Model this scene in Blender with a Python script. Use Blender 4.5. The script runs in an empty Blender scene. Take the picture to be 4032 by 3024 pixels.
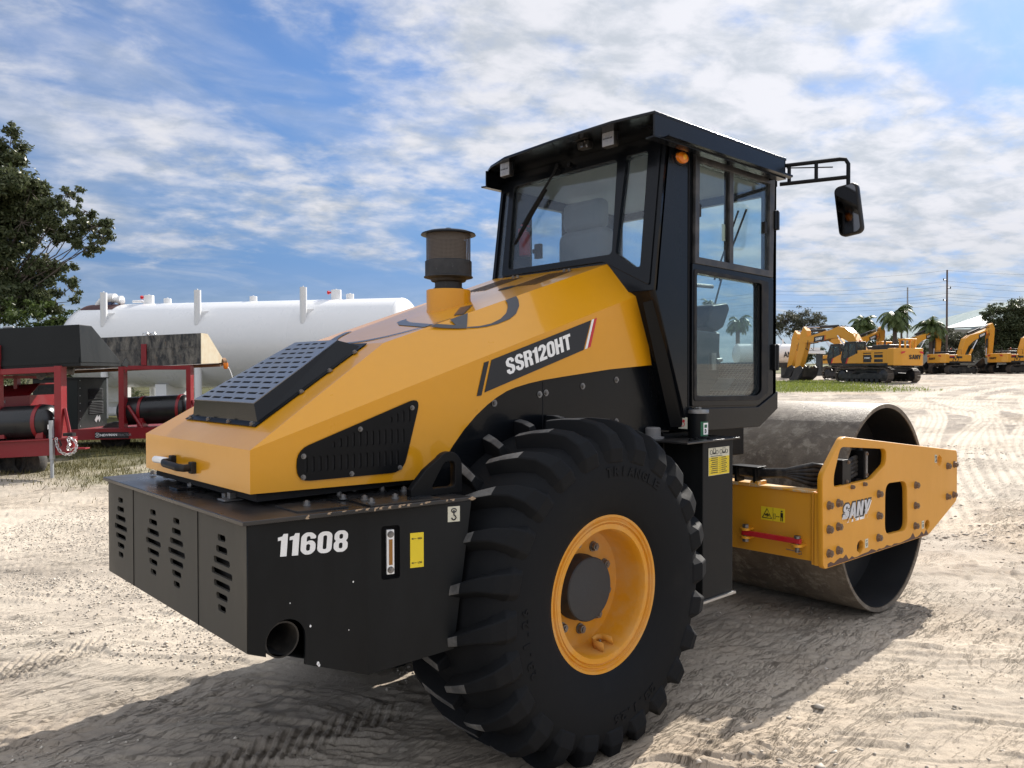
import bpy, bmesh, math, random
import numpy as np
from mathutils import Vector, Matrix, noise as mn

random.seed(7)
rng = np.random.default_rng(7)
SC = bpy.context.scene
COL = SC.collection
R = math.radians
PI = math.pi

# ------------------------------------------------------------------ camera frame
CAM = Vector((-2.765, -3.415, 1.724))
YAW, PITCH, ROLL = R(47.398), R(-0.800), R(-0.095)
RT = Vector((math.sin(YAW), -math.cos(YAW), 0.0))      # to the right, level
FW = Vector((math.cos(YAW), math.sin(YAW), 0.0))       # ahead, level


def gslope(x, y):
    """the yard rises very gently away from the roller"""
    d = math.hypot(x - 0.6, y + 0.6)
    return 0.0148 * max(0.0, d - 5.0)


def yard(u, d, z=0.0):
    """a place u metres right and d metres ahead of the road side, z above the ground there"""
    p = CAM + RT * u + FW * d
    return Vector((p.x, p.y, gslope(p.x, p.y) + z))


# ------------------------------------------------------------------ mesh helpers
class MB:
    def __init__(s):
        s.v = []
        s.f = []

    def add(s, vs, fs):
        b = len(s.v)
        s.v += [tuple(p) for p in vs]
        s.f += [tuple(b + i for i in f) for f in fs]
        return s

    def box(s, x0, x1, y0, y1, z0, z1):
        v = [(x, y, z) for x in (x0, x1) for y in (y0, y1) for z in (z0, z1)]
        return s.add(v, [(0, 1, 3, 2), (4, 6, 7, 5), (0, 4, 5, 1), (2, 3, 7, 6), (0, 2, 6, 4), (1, 5, 7, 3)])

    def obox(s, c, ux, uy, uz):
        c, ux, uy, uz = Vector(c), Vector(ux), Vector(uy), Vector(uz)
        v = [c + ux * a + uy * b + uz * d for a in (-.5, .5) for b in (-.5, .5) for d in (-.5, .5)]
        return s.add(v, [(0, 1, 3, 2), (4, 6, 7, 5), (0, 4, 5, 1), (2, 3, 7, 6), (0, 2, 6, 4), (1, 5, 7, 3)])

    def prism(s, pts, off):
        """closed 3-D polygon pushed along off"""
        off = Vector(off)
        n = len(pts)
        a = [Vector(p) for p in pts]
        return s.add(a + [p + off for p in a], [tuple(range(n))[::-1], tuple(range(n, 2 * n))] +
                     [(i, (i + 1) % n, n + (i + 1) % n, n + i) for i in range(n)])

    def tube(s, path, r, seg=10, caps=True):
        path = [Vector(p) for p in path]
        rr = r if isinstance(r, (list, tuple)) else [r] * len(path)
        up = None
        rings = []
        for i, p in enumerate(path):
            t = (path[min(i + 1, len(path) - 1)] - path[max(i - 1, 0)]).normalized()
            if up is None:
                up = Vector((0, 0, 1)) if abs(t.z) < .9 else Vector((1, 0, 0))
            a = t.cross(up).normalized()
            up = a.cross(t).normalized()
            rings.append([p + (a * math.cos(2 * PI * k / seg) + up * math.sin(2 * PI * k / seg)) * rr[i] for k in range(seg)])
        v = [q for g in rings for q in g]
        f = [(i * seg + k, i * seg + (k + 1) % seg, (i + 1) * seg + (k + 1) % seg, (i + 1) * seg + k)
             for i in range(len(path) - 1) for k in range(seg)]
        if caps:
            f += [tuple(range(seg))[::-1], tuple(range((len(path) - 1) * seg, len(path) * seg))]
        return s.add(v, f)

    def lathe(s, prof, c=(0, 0, 0), ax='z', seg=48, close=False, cap=True):
        """prof: (radius, height) pairs turned about an axis through c"""
        c = Vector(c)
        v = []
        for r, h in prof:
            for k in range(seg):
                a = 2 * PI * k / seg
                p, q = r * math.cos(a), r * math.sin(a)
                v.append(c + Vector({'z': (p, q, h), 'y': (p, h, q), 'x': (h, p, q)}[ax]))
        n = len(prof)
        f = [(i * seg + k, i * seg + (k + 1) % seg, (i + 1) % n * seg + (k + 1) % seg, (i + 1) % n * seg + k)
             for i in range(n if close else n - 1) for k in range(seg)]
        if not close and cap:
            if prof[0][0] > 1e-6:
                f.append(tuple(range(seg)))
            if prof[-1][0] > 1e-6:
                f.append(tuple(range((n - 1) * seg, n * seg)))
        return s.add(v, f)

    def hexbolt(s, c, ax, r=.02, h=.02, wr=1.35):
        """washer, hexagon head and the end of the stud; ax is the outward direction"""
        ax = Vector(ax).normalized()
        c = Vector(c)
        s.tube([c, c + ax * h * .25], r * wr, 14)
        s.tube([c + ax * h * .25, c + ax * h], r, 6)
        s.tube([c + ax * h, c + ax * h * 1.25], r * .5, 8)
        return s

    def mesh(s, name):
        me = bpy.data.meshes.new(name)
        me.from_pydata(s.v, [], s.f)
        me.validate()
        bm = bmesh.new()
        bm.from_mesh(me)
        bmesh.ops.recalc_face_normals(bm, faces=bm.faces)
        bm.to_mesh(me)
        bm.free()
        return me


def smooth(me, ang=35):
    me.polygons.foreach_set('use_smooth', [True] * len(me.polygons))
    me.set_sharp_from_angle(angle=R(ang))


def obj(name, m, mat, parent=None, bevel=0, seg=2, ang=35, loc=None, sm=True):
    me = m.mesh(name) if isinstance(m, MB) else m
    if sm:
        smooth(me, ang)
    o = bpy.data.objects.new(name, me)
    COL.objects.link(o)
    if mat:
        me.materials.clear()
        me.materials.append(mat)
    if parent:
        o.parent = parent
    if loc is not None:
        o.location = loc
    if bevel:
        b = o.modifiers.new('bevel', 'BEVEL')
        b.width = bevel
        b.segments = seg
        b.limit_method = 'ANGLE'
        b.angle_limit = R(25)
        b.harden_normals = True
    return o


def tag(o, label=None, cat=None, group=None, kind=None):
    for k, v in (('label', label), ('category', cat), ('group', group), ('kind', kind)):
        if v:
            o[k] = v
    return o


def thing(name, label, cat, loc=(0, 0, 0), rz=0, group=None):
    o = bpy.data.objects.new(name, None)
    o.empty_display_size = .3
    COL.objects.link(o)
    o.location = loc
    o.rotation_euler = (0, 0, rz)
    return tag(o, label, cat, group)


def copy_tree(o, parent=None):
    c = o.copy()
    COL.objects.link(c)
    if parent:
        c.parent = parent
    for ch in list(o.children):
        copy_tree(ch, c)
    return c


def to_mesh(o):
    dg = bpy.context.evaluated_depsgraph_get()
    me = bpy.data.meshes.new_from_object(o.evaluated_get(dg))
    bpy.data.objects.remove(o)
    return me


def place(me, O, U, V, N=None):
    U, V = Vector(U).normalized(), Vector(V).normalized()
    N = Vector(N).normalized() if N is not None else U.cross(V).normalized()
    M = Matrix((U, V, N)).transposed().to_4x4()
    M.translation = Vector(O)
    me.transform(M)
    return me


def plate(outline, holes, t, O=(0, 0, 0), U=(1, 0, 0), V=(0, 0, 1), edge=0.0, grow=0.0):
    """a sheet with holes: 2-D outline (u,v) -> 3-D, thickness t centred on the plane"""
    cu = bpy.data.curves.new('sheet', 'CURVE')
    cu.dimensions = '2D'
    cu.fill_mode = 'BOTH'
    cu.extrude = max(t / 2 - edge, 1e-5)
    cu.bevel_depth = edge
    cu.bevel_resolution = 1
    cu.offset = grow - edge
    for pts in [outline] + list(holes):
        sp = cu.splines.new('POLY')
        sp.points.add(len(pts) - 1)
        for i, p in enumerate(pts):
            sp.points[i].co = (p[0], p[1], 0, 1)
        sp.use_cyclic_u = True
    o = bpy.data.objects.new('sheet', cu)
    COL.objects.link(o)
    bpy.context.view_layer.update()
    return place(to_mesh(o), O, U, V)


def text(s, w, h, O, U, V, t=.0015, bold=.0, shear=0.0, spacing=1.0):
    """lettering whose lower left corner is O, w wide and h tall"""
    cu = bpy.data.curves.new('lettering', 'FONT')
    cu.body = s
    cu.extrude = .01
    cu.offset = bold
    cu.shear = shear
    cu.space_character = spacing
    cu.resolution_u = 3
    o = bpy.data.objects.new('lettering', cu)
    COL.objects.link(o)
    bpy.context.view_layer.update()
    me = to_mesh(o)
    a = np.empty(len(me.vertices) * 3)
    me.vertices.foreach_get('co', a)
    a = a.reshape(-1, 3)
    lo, hi = a.min(0), a.max(0)
    a[:, 0] = (a[:, 0] - lo[0]) / (hi[0] - lo[0]) * w
    a[:, 1] = (a[:, 1] - lo[1]) / (hi[1] - lo[1]) * h
    a[:, 2] = (a[:, 2] > 0) * t
    me.vertices.foreach_set('co', a.ravel())
    return place(me, O, U, V)


def rrect(x0, x1, y0, y1, r, n=4):
    p = []
    for cx, cy, a0 in ((x1 - r, y1 - r, 0), (x0 + r, y1 - r, 90), (x0 + r, y0 + r, 180), (x1 - r, y0 + r, 270)):
        for k in range(n + 1):
            a = R(a0 + 90 * k / n)
            p.append((cx + r * math.cos(a), cy + r * math.sin(a)))
    return p


def rpoly(pts, r, n=4):
    """polygon with rounded corners"""
    out = []
    m = len(pts)
    for i in range(m):
        a, b, c = Vector(pts[i - 1]), Vector(pts[i]), Vector(pts[(i + 1) % m])
        d1, d2 = (a - b), (c - b)
        rr = min(r, d1.length * .45, d2.length * .45)
        p, q = b + d1.normalized() * rr, b + d2.normalized() * rr
        for k in range(n + 1):
            t = k / n
            out.append(tuple((p * (1 - t) + b * t) * (1 - t) + (b * (1 - t) + q * t) * t))
    return out


GLYPH = {
    '1': ([(1.2, 0), (3.5, 0), (3.5, 10), (1.9, 10), (1.5, 8.9), (0, 8.5), (0, 7.0), (1.2, 7.2)], []),
    '0': (rrect(0, 5.6, 0, 10, 2.4, 5), [rrect(2.05, 3.55, 1.8, 8.2, .72, 4)]),
    '6': (rpoly([(1.6, 0), (4.0, 0), (5.6, 1.8), (5.6, 4.8), (4.4, 6.3), (2.9, 6.3), (2.1, 5.7), (2.1, 7.7), (2.4, 8.3), (3.2, 8.3), (3.5, 7.8), (3.5, 7.1), (5.6, 7.1), (5.6, 8.4), (4.0, 10), (1.6, 10), (0, 8.3), (0, 1.8)], .9), [rrect(2.05, 3.55, 1.7, 4.7, .7, 4)]),
    '8': (rpoly([(1.5, 0), (4.1, 0), (5.6, 1.6), (5.6, 4.2), (4.7, 5.2), (5.5, 6.1), (5.5, 8.5), (4.1, 10), (1.5, 10), (.1, 8.5), (.1, 6.1), (.9, 5.2), (0, 4.2), (0, 1.6)], .8), [rrect(2.05, 3.55, 1.6, 4.3, .7, 4), rrect(2.05, 3.55, 6.1, 8.4, .7, 4)]),
    '2': (rpoly([(0, 0), (5.5, 0), (5.5, 1.9), (2.7, 1.9), (5.2, 5.6), (5.5, 6.8), (5.5, 8.3), (3.9, 10), (1.6, 10), (0, 8.4), (0, 6.7), (2.1, 6.7), (2.1, 7.7), (2.4, 8.3), (3.1, 8.3), (3.4, 7.7), (3.4, 6.9), (3.0, 5.8), (0, 1.8)], .35), []),
    'S': (rpoly([(0, 3.2), (0, 1.6), (1.6, 0), (4.0, 0), (5.6, 1.7), (5.6, 4.0), (4.9, 5.1), (2.3, 6.6), (2.1, 7.1), (2.1, 7.9), (2.4, 8.4), (3.2, 8.4), (3.5, 7.9), (3.5, 6.9), (5.5, 6.9), (5.5, 8.4), (4.0, 10), (1.6, 10), (.1, 8.4), (.1, 6.1), (.8, 5.1), (3.2, 3.6), (3.5, 3.1), (3.5, 2.1), (3.2, 1.6), (2.4, 1.6), (2.1, 2.1), (2.1, 3.2)], .4), []),
    'R': (rpoly([(0, 0), (2.1, 0), (2.1, 4.2), (2.8, 4.2), (3.3, 3.6), (3.5, 0), (5.7, 0), (5.5, 3.6), (4.7, 4.9), (5.6, 6.0), (5.6, 8.5), (4.2, 10), (0, 10)], .3), [rrect(2.1, 3.5, 5.8, 8.3, .5, 3)]),
    'H': ([(0, 0), (2.1, 0), (2.1, 4.1), (3.6, 4.1), (3.6, 0), (5.7, 0), (5.7, 10), (3.6, 10), (3.6, 6.0), (2.1, 6.0), (2.1, 10), (0, 10)], []),
    'T': ([(1.7, 0), (3.8, 0), (3.8, 8.1), (5.5, 8.1), (5.5, 10), (0, 10), (0, 8.1), (1.7, 8.1)], []),
    'A': ([(0, 0), (2.0, 0), (2.35, 2.0), (3.85, 2.0), (4.2, 0), (6.2, 0), (4.4, 10), (1.8, 10)], [[(2.65, 3.8), (3.55, 3.8), (3.1, 7.4)]]),
    'N': ([(0, 0), (2.0, 0), (2.0, 5.6), (3.8, 0), (5.8, 0), (5.8, 10), (3.8, 10), (3.8, 4.6), (2.0, 10), (0, 10)], []),
    'Y': ([(2.0, 0), (4.1, 0), (4.1, 3.8), (6.1, 10), (4.0, 10), (3.05, 6.6), (2.1, 10), (0, 10), (2.0, 3.8)], []),
}


def btext(s, w, h, O, U, V, t=.0012, shear=0.0, grow=0.0, gap=.55):
    """heavy condensed lettering drawn glyph by glyph, lower left corner at O"""
    adv, pos = 0.0, []
    for ch in s:
        pos.append(adv)
        adv += max(p[0] for p in GLYPH[ch][0]) + gap
    adv -= gap
    kx, ky = w / adv, h / 10
    cu = bpy.data.curves.new('lettering', 'CURVE')
    cu.dimensions = '2D'
    cu.fill_mode = 'BOTH'
    cu.extrude = t / 2
    cu.offset = grow
    for ch, x0 in zip(s, pos):
        o_, hs = GLYPH[ch]
        for pts in [o_] + hs:
            sp = cu.splines.new('POLY')
            sp.points.add(len(pts) - 1)
            for i, p in enumerate(pts):
                sp.points[i].co = ((p[0] + x0) * kx + p[1] * ky * shear, p[1] * ky, 0, 1)
            sp.use_cyclic_u = True
    o = bpy.data.objects.new('lettering', cu)
    COL.objects.link(o)
    bpy.context.view_layer.update()
    return place(to_mesh(o), O, U, V)


def inside(p, poly, m=0.0):
    x, y = p
    c = False
    for i in range(len(poly)):
        (x1, y1), (x2, y2) = poly[i - 1], poly[i]
        if (y1 > y) != (y2 > y) and x < (x2 - x1) * (y - y1) / (y2 - y1) + x1:
            c = not c
        if m:
            e = Vector((x2 - x1, y2 - y1))
            t = max(0, min(1, (Vector((x - x1, y - y1)) @ e) / max(e @ e, 1e-9)))
            if (Vector((x - x1, y - y1)) - e * t).length < m:
                return False
    return c


# ------------------------------------------------------------------ materials
def nodes(name):
    m = bpy.data.materials.new(name)
    m.use_nodes = True
    nt = m.node_tree
    return m, nt, nt.nodes['Principled BSDF']


def N(nt, typ, **kw):
    n = nt.nodes.new(typ)
    for k, v in kw.items():
        if k.startswith('i_'):
            n.inputs[k[2:].replace('_', ' ')].default_value = v
        else:
            setattr(n, k, v)
    return n


def mixc(nt, fac, a, b):
    n = N(nt, 'ShaderNodeMix', data_type='RGBA')
    for sock, v in ((n.inputs[0], fac), (n.inputs[6], a), (n.inputs[7], b)):
        if isinstance(v, bpy.types.NodeSocket):
            nt.links.new(v, sock)
        elif isinstance(v, (int, float)):
            sock.default_value = v
        else:
            sock.default_value = (*v[:3], 1)
    return n.outputs[2]


def ramp(nt, sock, lo, hi, a=0.0, b=1.0):
    n = N(nt, 'ShaderNodeMapRange')
    n.clamp = True
    nt.links.new(sock, n.inputs[0])
    for i, v in zip((1, 2, 3, 4), (lo, hi, a, b)):
        n.inputs[i].default_value = v
    return n.outputs[0]


def coords(nt, scale=(1, 1, 1), rot=(0, 0, 0)):
    t = N(nt, 'ShaderNodeTexCoord')
    mp = N(nt, 'ShaderNodeMapping')
    mp.inputs['Scale'].default_value = scale
    mp.inputs['Rotation'].default_value = rot
    nt.links.new(t.outputs['Object'], mp.inputs[0])
    return mp.outputs[0]


def noise(nt, co, scale, detail=6, rough=.6, dist=0):
    n = N(nt, 'ShaderNodeTexNoise', i_Scale=scale, i_Detail=detail, i_Roughness=rough, i_Distortion=dist)
    nt.links.new(co, n.inputs['Vector'])
    return n.outputs['Fac']


def paint(name, col, rough=.4, dust=.15, dustcol=(.30, .26, .21), metal=0, coat=0, bump=.0, scale=3.0, wear=None, spec=.5, streak=False):
    """painted or bare surface with a thin uneven film of dust and fine orange-peel"""
    m, nt, b = nodes(name)
    co = coords(nt, (1, 1, .35) if streak else (1, 1, 1))
    n1 = noise(nt, co, scale, 8, .65)
    n2 = noise(nt, co, scale * 9, 4, .6)
    f = ramp(nt, n1, .42, .78, 0, dust)
    c = mixc(nt, f, col, dustcol)
    v = ramp(nt, n2, .3, .7, .0, .12)
    c = mixc(nt, v, c, tuple(x * .8 for x in col))
    if wear:
        w = ramp(nt, noise(nt, co, scale * 2.3, 10, .75), wear[1], wear[1] + .04, 0, 1)
        c = mixc(nt, w, c, wear[0])
    nt.links.new(c, b.inputs['Base Color'])
    r = ramp(nt, n1, .3, .75, rough * .85, min(1, rough * 1.25 + dust * .4))
    nt.links.new(r, b.inputs['Roughness'])
    b.inputs['Metallic'].default_value = metal
    b.inputs['Specular IOR Level'].default_value = spec
    if coat:
        b.inputs['Coat Weight'].default_value = coat
        b.inputs['Coat Roughness'].default_value = .06
    if bump:
        bp = N(nt, 'ShaderNodeBump', i_Strength=bump, i_Distance=.004)
        nt.links.new(n2, bp.inputs['Height'])
        nt.links.new(bp.outputs[0], b.inputs['Normal'])
    return m


def plain(name, col, rough=.5, metal=0, emit=0, spec=.5):
    m, nt, b = nodes(name)
    n = noise(nt, coords(nt), 14, 4)
    nt.links.new(mixc(nt, ramp(nt, n, .3, .7, 0, .18), col, tuple(x * .75 for x in col)), b.inputs['Base Color'])
    b.inputs['Roughness'].default_value = rough
    b.inputs['Metallic'].default_value = metal
    b.inputs['Specular IOR Level'].default_value = spec
    return m


def glass(name, tint=(.80, .86, .88), haze=.04, rough=.01):
    """window pane: part clear, part mirror by angle, with a faint film of dust"""
    m, nt, b = nodes(name)
    nt.nodes.remove(b)
    out = nt.nodes['Material Output']
    tr = N(nt, 'ShaderNodeBsdfTransparent')
    tr.inputs[0].default_value = (*tint, 1)
    gl = N(nt, 'ShaderNodeBsdfGlossy', i_Roughness=rough)
    df = N(nt, 'ShaderNodeBsdfDiffuse')
    df.inputs[0].default_value = (.42, .46, .5, 1)
    lwt = N(nt, 'ShaderNodeLayerWeight', i_Blend=.5)
    pw = N(nt, 'ShaderNodeMath', operation='POWER')
    pw.inputs[1].default_value = 4.0
    nt.links.new(lwt.outputs['Facing'], pw.inputs[0])
    ml = N(nt, 'ShaderNodeMath', operation='MULTIPLY_ADD')
    ml.inputs[1].default_value = .9
    ml.inputs[2].default_value = .055
    nt.links.new(pw.outputs[0], ml.inputs[0])
    m1 = N(nt, 'ShaderNodeMixShader')
    nt.links.new(ml.outputs[0], m1.inputs[0])
    nt.links.new(tr.outputs[0], m1.inputs[1])
    nt.links.new(gl.outputs[0], m1.inputs[2])
    h = ramp(nt, noise(nt, coords(nt, (1, 1, .4)), 5, 8, .7), .35, .75, haze * .4, haze * 1.7)
    m2 = N(nt, 'ShaderNodeMixShader')
    nt.links.new(h, m2.inputs[0])
    nt.links.new(m1.outputs[0], m2.inputs[1])
    nt.links.new(df.outputs[0], m2.inputs[2])
    nt.links.new(m2.outputs[0], out.inputs[0])
    return m


YEL = (.71, .315, .007)
M = {}
M['yellow'] = paint('yellow_paint', YEL, .30, .05, (.50, .33, .12), spec=.35, coat=.55, bump=.02, scale=2.2)
M['yellow_flat'] = paint('yellow_frame_paint', (.69, .305, .014), .42, .14, (.45, .34, .2), bump=.04, scale=3, streak=True)
M['yellow_rim'] = paint('yellow_rim_paint', (.66, .28, .012), .42, .75, (.55, .36, .18), scale=5, bump=.03)
M['black'] = paint('black_paint', (.005, .0055, .0065), .36, .14, (.04, .037, .033), bump=.05, scale=2.6, streak=True, spec=.16)
M['blackgloss'] = paint('black_cab_paint', (.004, .005, .0068), .22, .07, (.03, .032, .034), bump=.03, scale=2.2, coat=.12, streak=True, spec=.2)
M['boxblack'] = paint('dusty_black_steel', (.0055, .0066, .0078), .42, .36, (.042, .043, .043), bump=.06, scale=1.7, streak=True, spec=.2)
M['rearblack'] = paint('mud_filmed_black_steel', (.046, .043, .035), .5, .7, (.12, .108, .086), bump=.06, scale=1.5, streak=True)
M['deck'] = paint('worn_black_deck', (.014, .015, .017), .22, .45, (.10, .082, .066), bump=.05, scale=3.5, wear=((.20, .13, .09), .68))
M['rubber'] = paint('tyre_rubber', (.0075, .0083, .0098), .68, .26, (.035, .034, .033), bump=.05, scale=4, spec=.14)
M['lugtop'] = paint('scuffed_rubber', (.075, .074, .072), .75, .95, (.30, .285, .26), bump=.2, scale=7, spec=.3)
M['steel'] = paint('bare_steel', (.26, .255, .25), .42, .5, (.2, .15, .11), metal=.9, scale=20)
M['rustbolt'] = paint('rusty_bolt', (.23, .165, .115), .6, .8, (.13, .055, .028), metal=.3, scale=60)
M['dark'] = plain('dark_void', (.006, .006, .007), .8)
M['decalblack'] = plain('black_vinyl', (.012, .013, .016), .45)
M['decalgrey'] = plain('dark_grey_vinyl', (.055, .058, .068), .35)
M['white'] = plain('white_vinyl', (.88, .88, .87), .45)
M['red'] = plain('red_vinyl', (.55, .02, .03), .4)
M['redbar'] = paint('red_enamel', (.52, .012, .022), .4, .1, scale=8)
M['labelyellow'] = plain('yellow_label', (.80, .60, .02), .5)
M['labelcream'] = plain('cream_label', (.62, .60, .48), .55)
M['labelgreen'] = plain('green_label', (.01, .11, .05), .5)
M['amber'] = plain('amber_lens', (.75, .20, .01), .25)
M['lens'] = paint('lamp_lens', (.30, .31, .34), .25, .1, scale=30)
M['glass'] = glass('cab_glass', (.80, .87, .90), .05)
M['glassd'] = glass('door_glass', (.86, .92, .92), .025)
M['glassr'] = glass('rear_glass', (.80, .87, .91), .05)
M['alu'] = paint('worn_dark_aluminium', (.05, .05, .054), .4, .6, (.22, .21, .2), metal=.5, scale=9, bump=.1)
M['fabric'] = paint('grey_seat_cloth', (.26, .27, .29), .95, .2, scale=30, bump=.5)
M['lining'] = plain('grey_cab_lining', (.45, .44, .42), .9)
M['plastic'] = paint('black_plastic', (.010, .010, .011), .5, .15, scale=12, spec=.2)
M['hose'] = paint('black_rubber_hose', (.009, .009, .010), .38, .3, scale=14, spec=.3)
M['mirror'] = plain('mirror_glass', (.11, .11, .115), .04, 1)
M['blueblack'] = plain('grey_green_console', (.05, .06, .065), .5)


def mesh_grid(name, col, cell=.011):
    """perforated metal sheet: round holes cut by a procedural mask"""
    m, nt, b = nodes(name)
    out = nt.nodes['Material Output']
    t = N(nt, 'ShaderNodeTexCoord')
    w = N(nt, 'ShaderNodeSeparateXYZ')
    nt.links.new(t.outputs['UV'], w.inputs[0])
    cc = []
    for i in range(2):
        a = N(nt, 'ShaderNodeMath', operation='FRACT')
        nt.links.new(w.outputs[i], a.inputs[0])
        s = N(nt, 'ShaderNodeMath', operation='SUBTRACT')
        nt.links.new(a.outputs[0], s.inputs[0])
        s.inputs[1].default_value = .5
        q = N(nt, 'ShaderNodeMath', operation='ABSOLUTE')
        nt.links.new(s.outputs[0], q.inputs[0])
        cc.append(q.outputs[0])
    mx = N(nt, 'ShaderNodeMath', operation='MAXIMUM')
    nt.links.new(cc[0], mx.inputs[0])
    nt.links.new(cc[1], mx.inputs[1])
    lt = N(nt, 'ShaderNodeMath', operation='LESS_THAN')
    nt.links.new(mx.outputs[0], lt.inputs[0])
    lt.inputs[1].default_value = .24
    tr = N(nt, 'ShaderNodeBsdfTransparent')
    mix = N(nt, 'ShaderNodeMixShader')
    nt.links.new(lt.outputs[0], mix.inputs[0])
    nt.links.new(b.outputs[0], mix.inputs[1])
    nt.links.new(tr.outputs[0], mix.inputs[2])
    nt.links.new(mix.outputs[0], out.inputs[0])
    b.inputs['Base Color'].default_value = (*col, 1)
    b.inputs['Roughness'].default_value = .5
    return m


M['screen'] = mesh_grid('perforated_screen', (.085, .066, .05))

# ================================================================== THE ROAD ROLLER
roller = thing('road_roller', 'big yellow and black single drum road roller with enclosed cab parked on sand', 'road roller')


def side(x, z, off=0.0, s=-1):
    """a point on the hood's flank (s=-1 right, +1 left), off metres proud of it"""
    return Vector((x, s * (.656 + .0525 * x + off), z))


SU = Vector((1, -.0525, 0)).normalized()        # along the right flank
UP = Vector((0, 0, 1))


def side_plate(pts, holes, t, off):
    """plate on the right flank, pts given as (x,z)"""
    k = 1 / SU.x
    return plate([(x * k, z) for x, z in pts], [[(x * k, z) for x, z in h] for h in holes], t,
                 (0, -(.656 + off), 0), SU, UP)


# ---- hood shell
def make_hood():
    mb = MB()
    arch = [(.791, 1.767), (.45, 1.742), (.124, 1.706), (-.02, 1.689), (-.11, 1.674), (-.196, 1.655), (-.25, 1.638), (-.31, 1.610), (-.365, 1.577),
            (-.43, 1.53), (-.50, 1.467), (-.56, 1.40), (-.62, 1.325), (-.665, 1.262)]
    P = []
    def vid(p):
        P.append(tuple(p))
        return len(P) - 1
    F = []
    ids = {}
    for s in (-1, 1):
        A = vid((-1.488, s * .578, 1.436))
        B = vid((-1.488, s * .578, 1.271))
        C = vid((-.778, s * .402, 1.861))
        Fp = vid((.673, s * .487, 2.342))
        S = vid((.704, s * .693, 2.156))
        ar = [vid(side(x, z, 0, s)) for x, z in arch]
        F.append((A, C, Fp, S))
        F.append(tuple([A, S] + ar + [B]))
        F.append((S, Fp, ar[0]))
        ids[s] = (A, B, C, Fp, S, ar)
    a, b = ids[-1], ids[1]
    F += [(a[0], b[0], b[2], a[2]), (a[2], b[2], b[3], a[3]), (a[0], a[1], b[1], b[0])]
    me = bpy.data.meshes.new('hood')
    me.from_pydata(P, [], F)
    bm = bmesh.new()
    bm.from_mesh(me)
    bmesh.ops.recalc_face_normals(bm, faces=bm.faces)
    # hem the lower edge inward so the sheet shows a thickness
    ed = [e for e in bm.edges if e.is_boundary]
    r = bmesh.ops.extrude_edge_only(bm, edges=ed)
    for v in [g for g in r['geom'] if isinstance(g, bmesh.types.BMVert)]:
        v.co.y *= .955
        if abs(v.co.x + 1.488) < .01:
            v.co.x += .03
    bm.to_mesh(me)
    bm.free()
    o = obj('hood', me, M['yellow'], roller, ang=60)
    bv = o.modifiers.new('bevel', 'BEVEL')
    bv.width = .011
    bv.segments = 3
    bv.limit_method = 'ANGLE'
    bv.angle_limit = R(9)
    bv.harden_normals = True
    return o


hood = make_hood()
# seal under the hood
mb = MB()
mb.box(-1.45, -.66, -.55, .55, 1.235, 1.272)
obj('hood_seal', mb, M['dark'], hood)

# sloping radiator grille: a tapered black box with a slotted top
sl = (1.861 - 1.436) / .71
sn = Vector((-sl, 0, 1)).normalized()
sv = Vector((1, 0, sl)).normalized()            # up the slope
def onslope(x, y, h=0):
    return Vector((x, y, 1.436 + sl * (x + 1.488))) + sn * h
BL, BR, TR, TL = onslope(-1.35, .345), onslope(-1.35, -.345), onslope(-.80, -.25), onslope(-.80, .25)
bl, br, tr, tl = onslope(-1.315, .325, .07), onslope(-1.315, -.315, .07), onslope(-.855, -.195, .07), onslope(-.855, .215, .07)
mb = MB().add([BL, BR, TR, TL, bl, br, tr, tl], [(0, 1, 5, 4), (1, 2, 6, 5), (2, 3, 7, 6), (3, 0, 4, 7)])
grille = obj('radiator_grille', mb, M['blackgloss'], hood, sm=False)
fl = [onslope(-1.372, .375, .003), onslope(-1.372, -.375, .003), onslope(-.785, -.275, .003), onslope(-.785, .275, .003)]
mb = MB().prism(fl, sn * .004)
obj('grille_flange', mb, M['black'], grille, sm=False)
mb = MB().prism([onslope(-1.31, .31, .03), onslope(-1.31, -.305, .03), onslope(-.86, -.19, .03), onslope(-.86, .205, .03)], sn * .01)
obj('grille_core', mb, M['dark'], grille, sm=False)
o2 = Vector((-.0, 0, 0))
lw = (Vector((.46 / sv.x, 0)).x)
L = (br - tr).length
out2, holes2 = [], []
def gp(x, y):          # to plane coords: u across (-y), v up the slope
    return (-y, (x + 1.315) / sv.x)
out2 = [gp(-1.315, .325), gp(-1.315, -.315), gp(-.855, -.195), gp(-.855, .215)]
for r_ in range(12):
    v0 = .022 + r_ * .0435
    x = -1.315 + v0 * sv.x
    f = (x + 1.315) / .46
    yl, yr = .325 + (.215 - .325) * f - .022, -.315 + (.12) * f + .022
    n = 5
    w = (yl - yr)
    sh = .5 if r_ % 2 else 0
    k = 0
    edges = [yr + w * (i + sh * .999) / n for i in range(-1, n + 1)]
    for e in edges:
        a, c = max(e + .012, yr), min(e + w / n - .012, yl)
        if c - a > .03:
            p = rrect(-c, -a, v0, v0 + .0145, .005, 2)
            holes2.append(p)
obj('slotted_panel', plate(out2, holes2, .004, onslope(-1.315, 0, .0715), (0, -1, 0), sv), paint('grey_grille_sheet', (.20, .215, .24), .30, .2, metal=.5, bump=.02), grille, sm=False)
for x, y in ((-1.362, .33), (-1.362, .12), (-1.362, -.1), (-1.362, -.33), (-1.15, -.345), (-1.0, -.32), (-.86, -.297), (-1.15, .345), (-.86, .297)):
    obj('grille_bolt', MB().hexbolt(onslope(x, y, .006), sn, .009, .010), M['steel'], grille)

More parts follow.
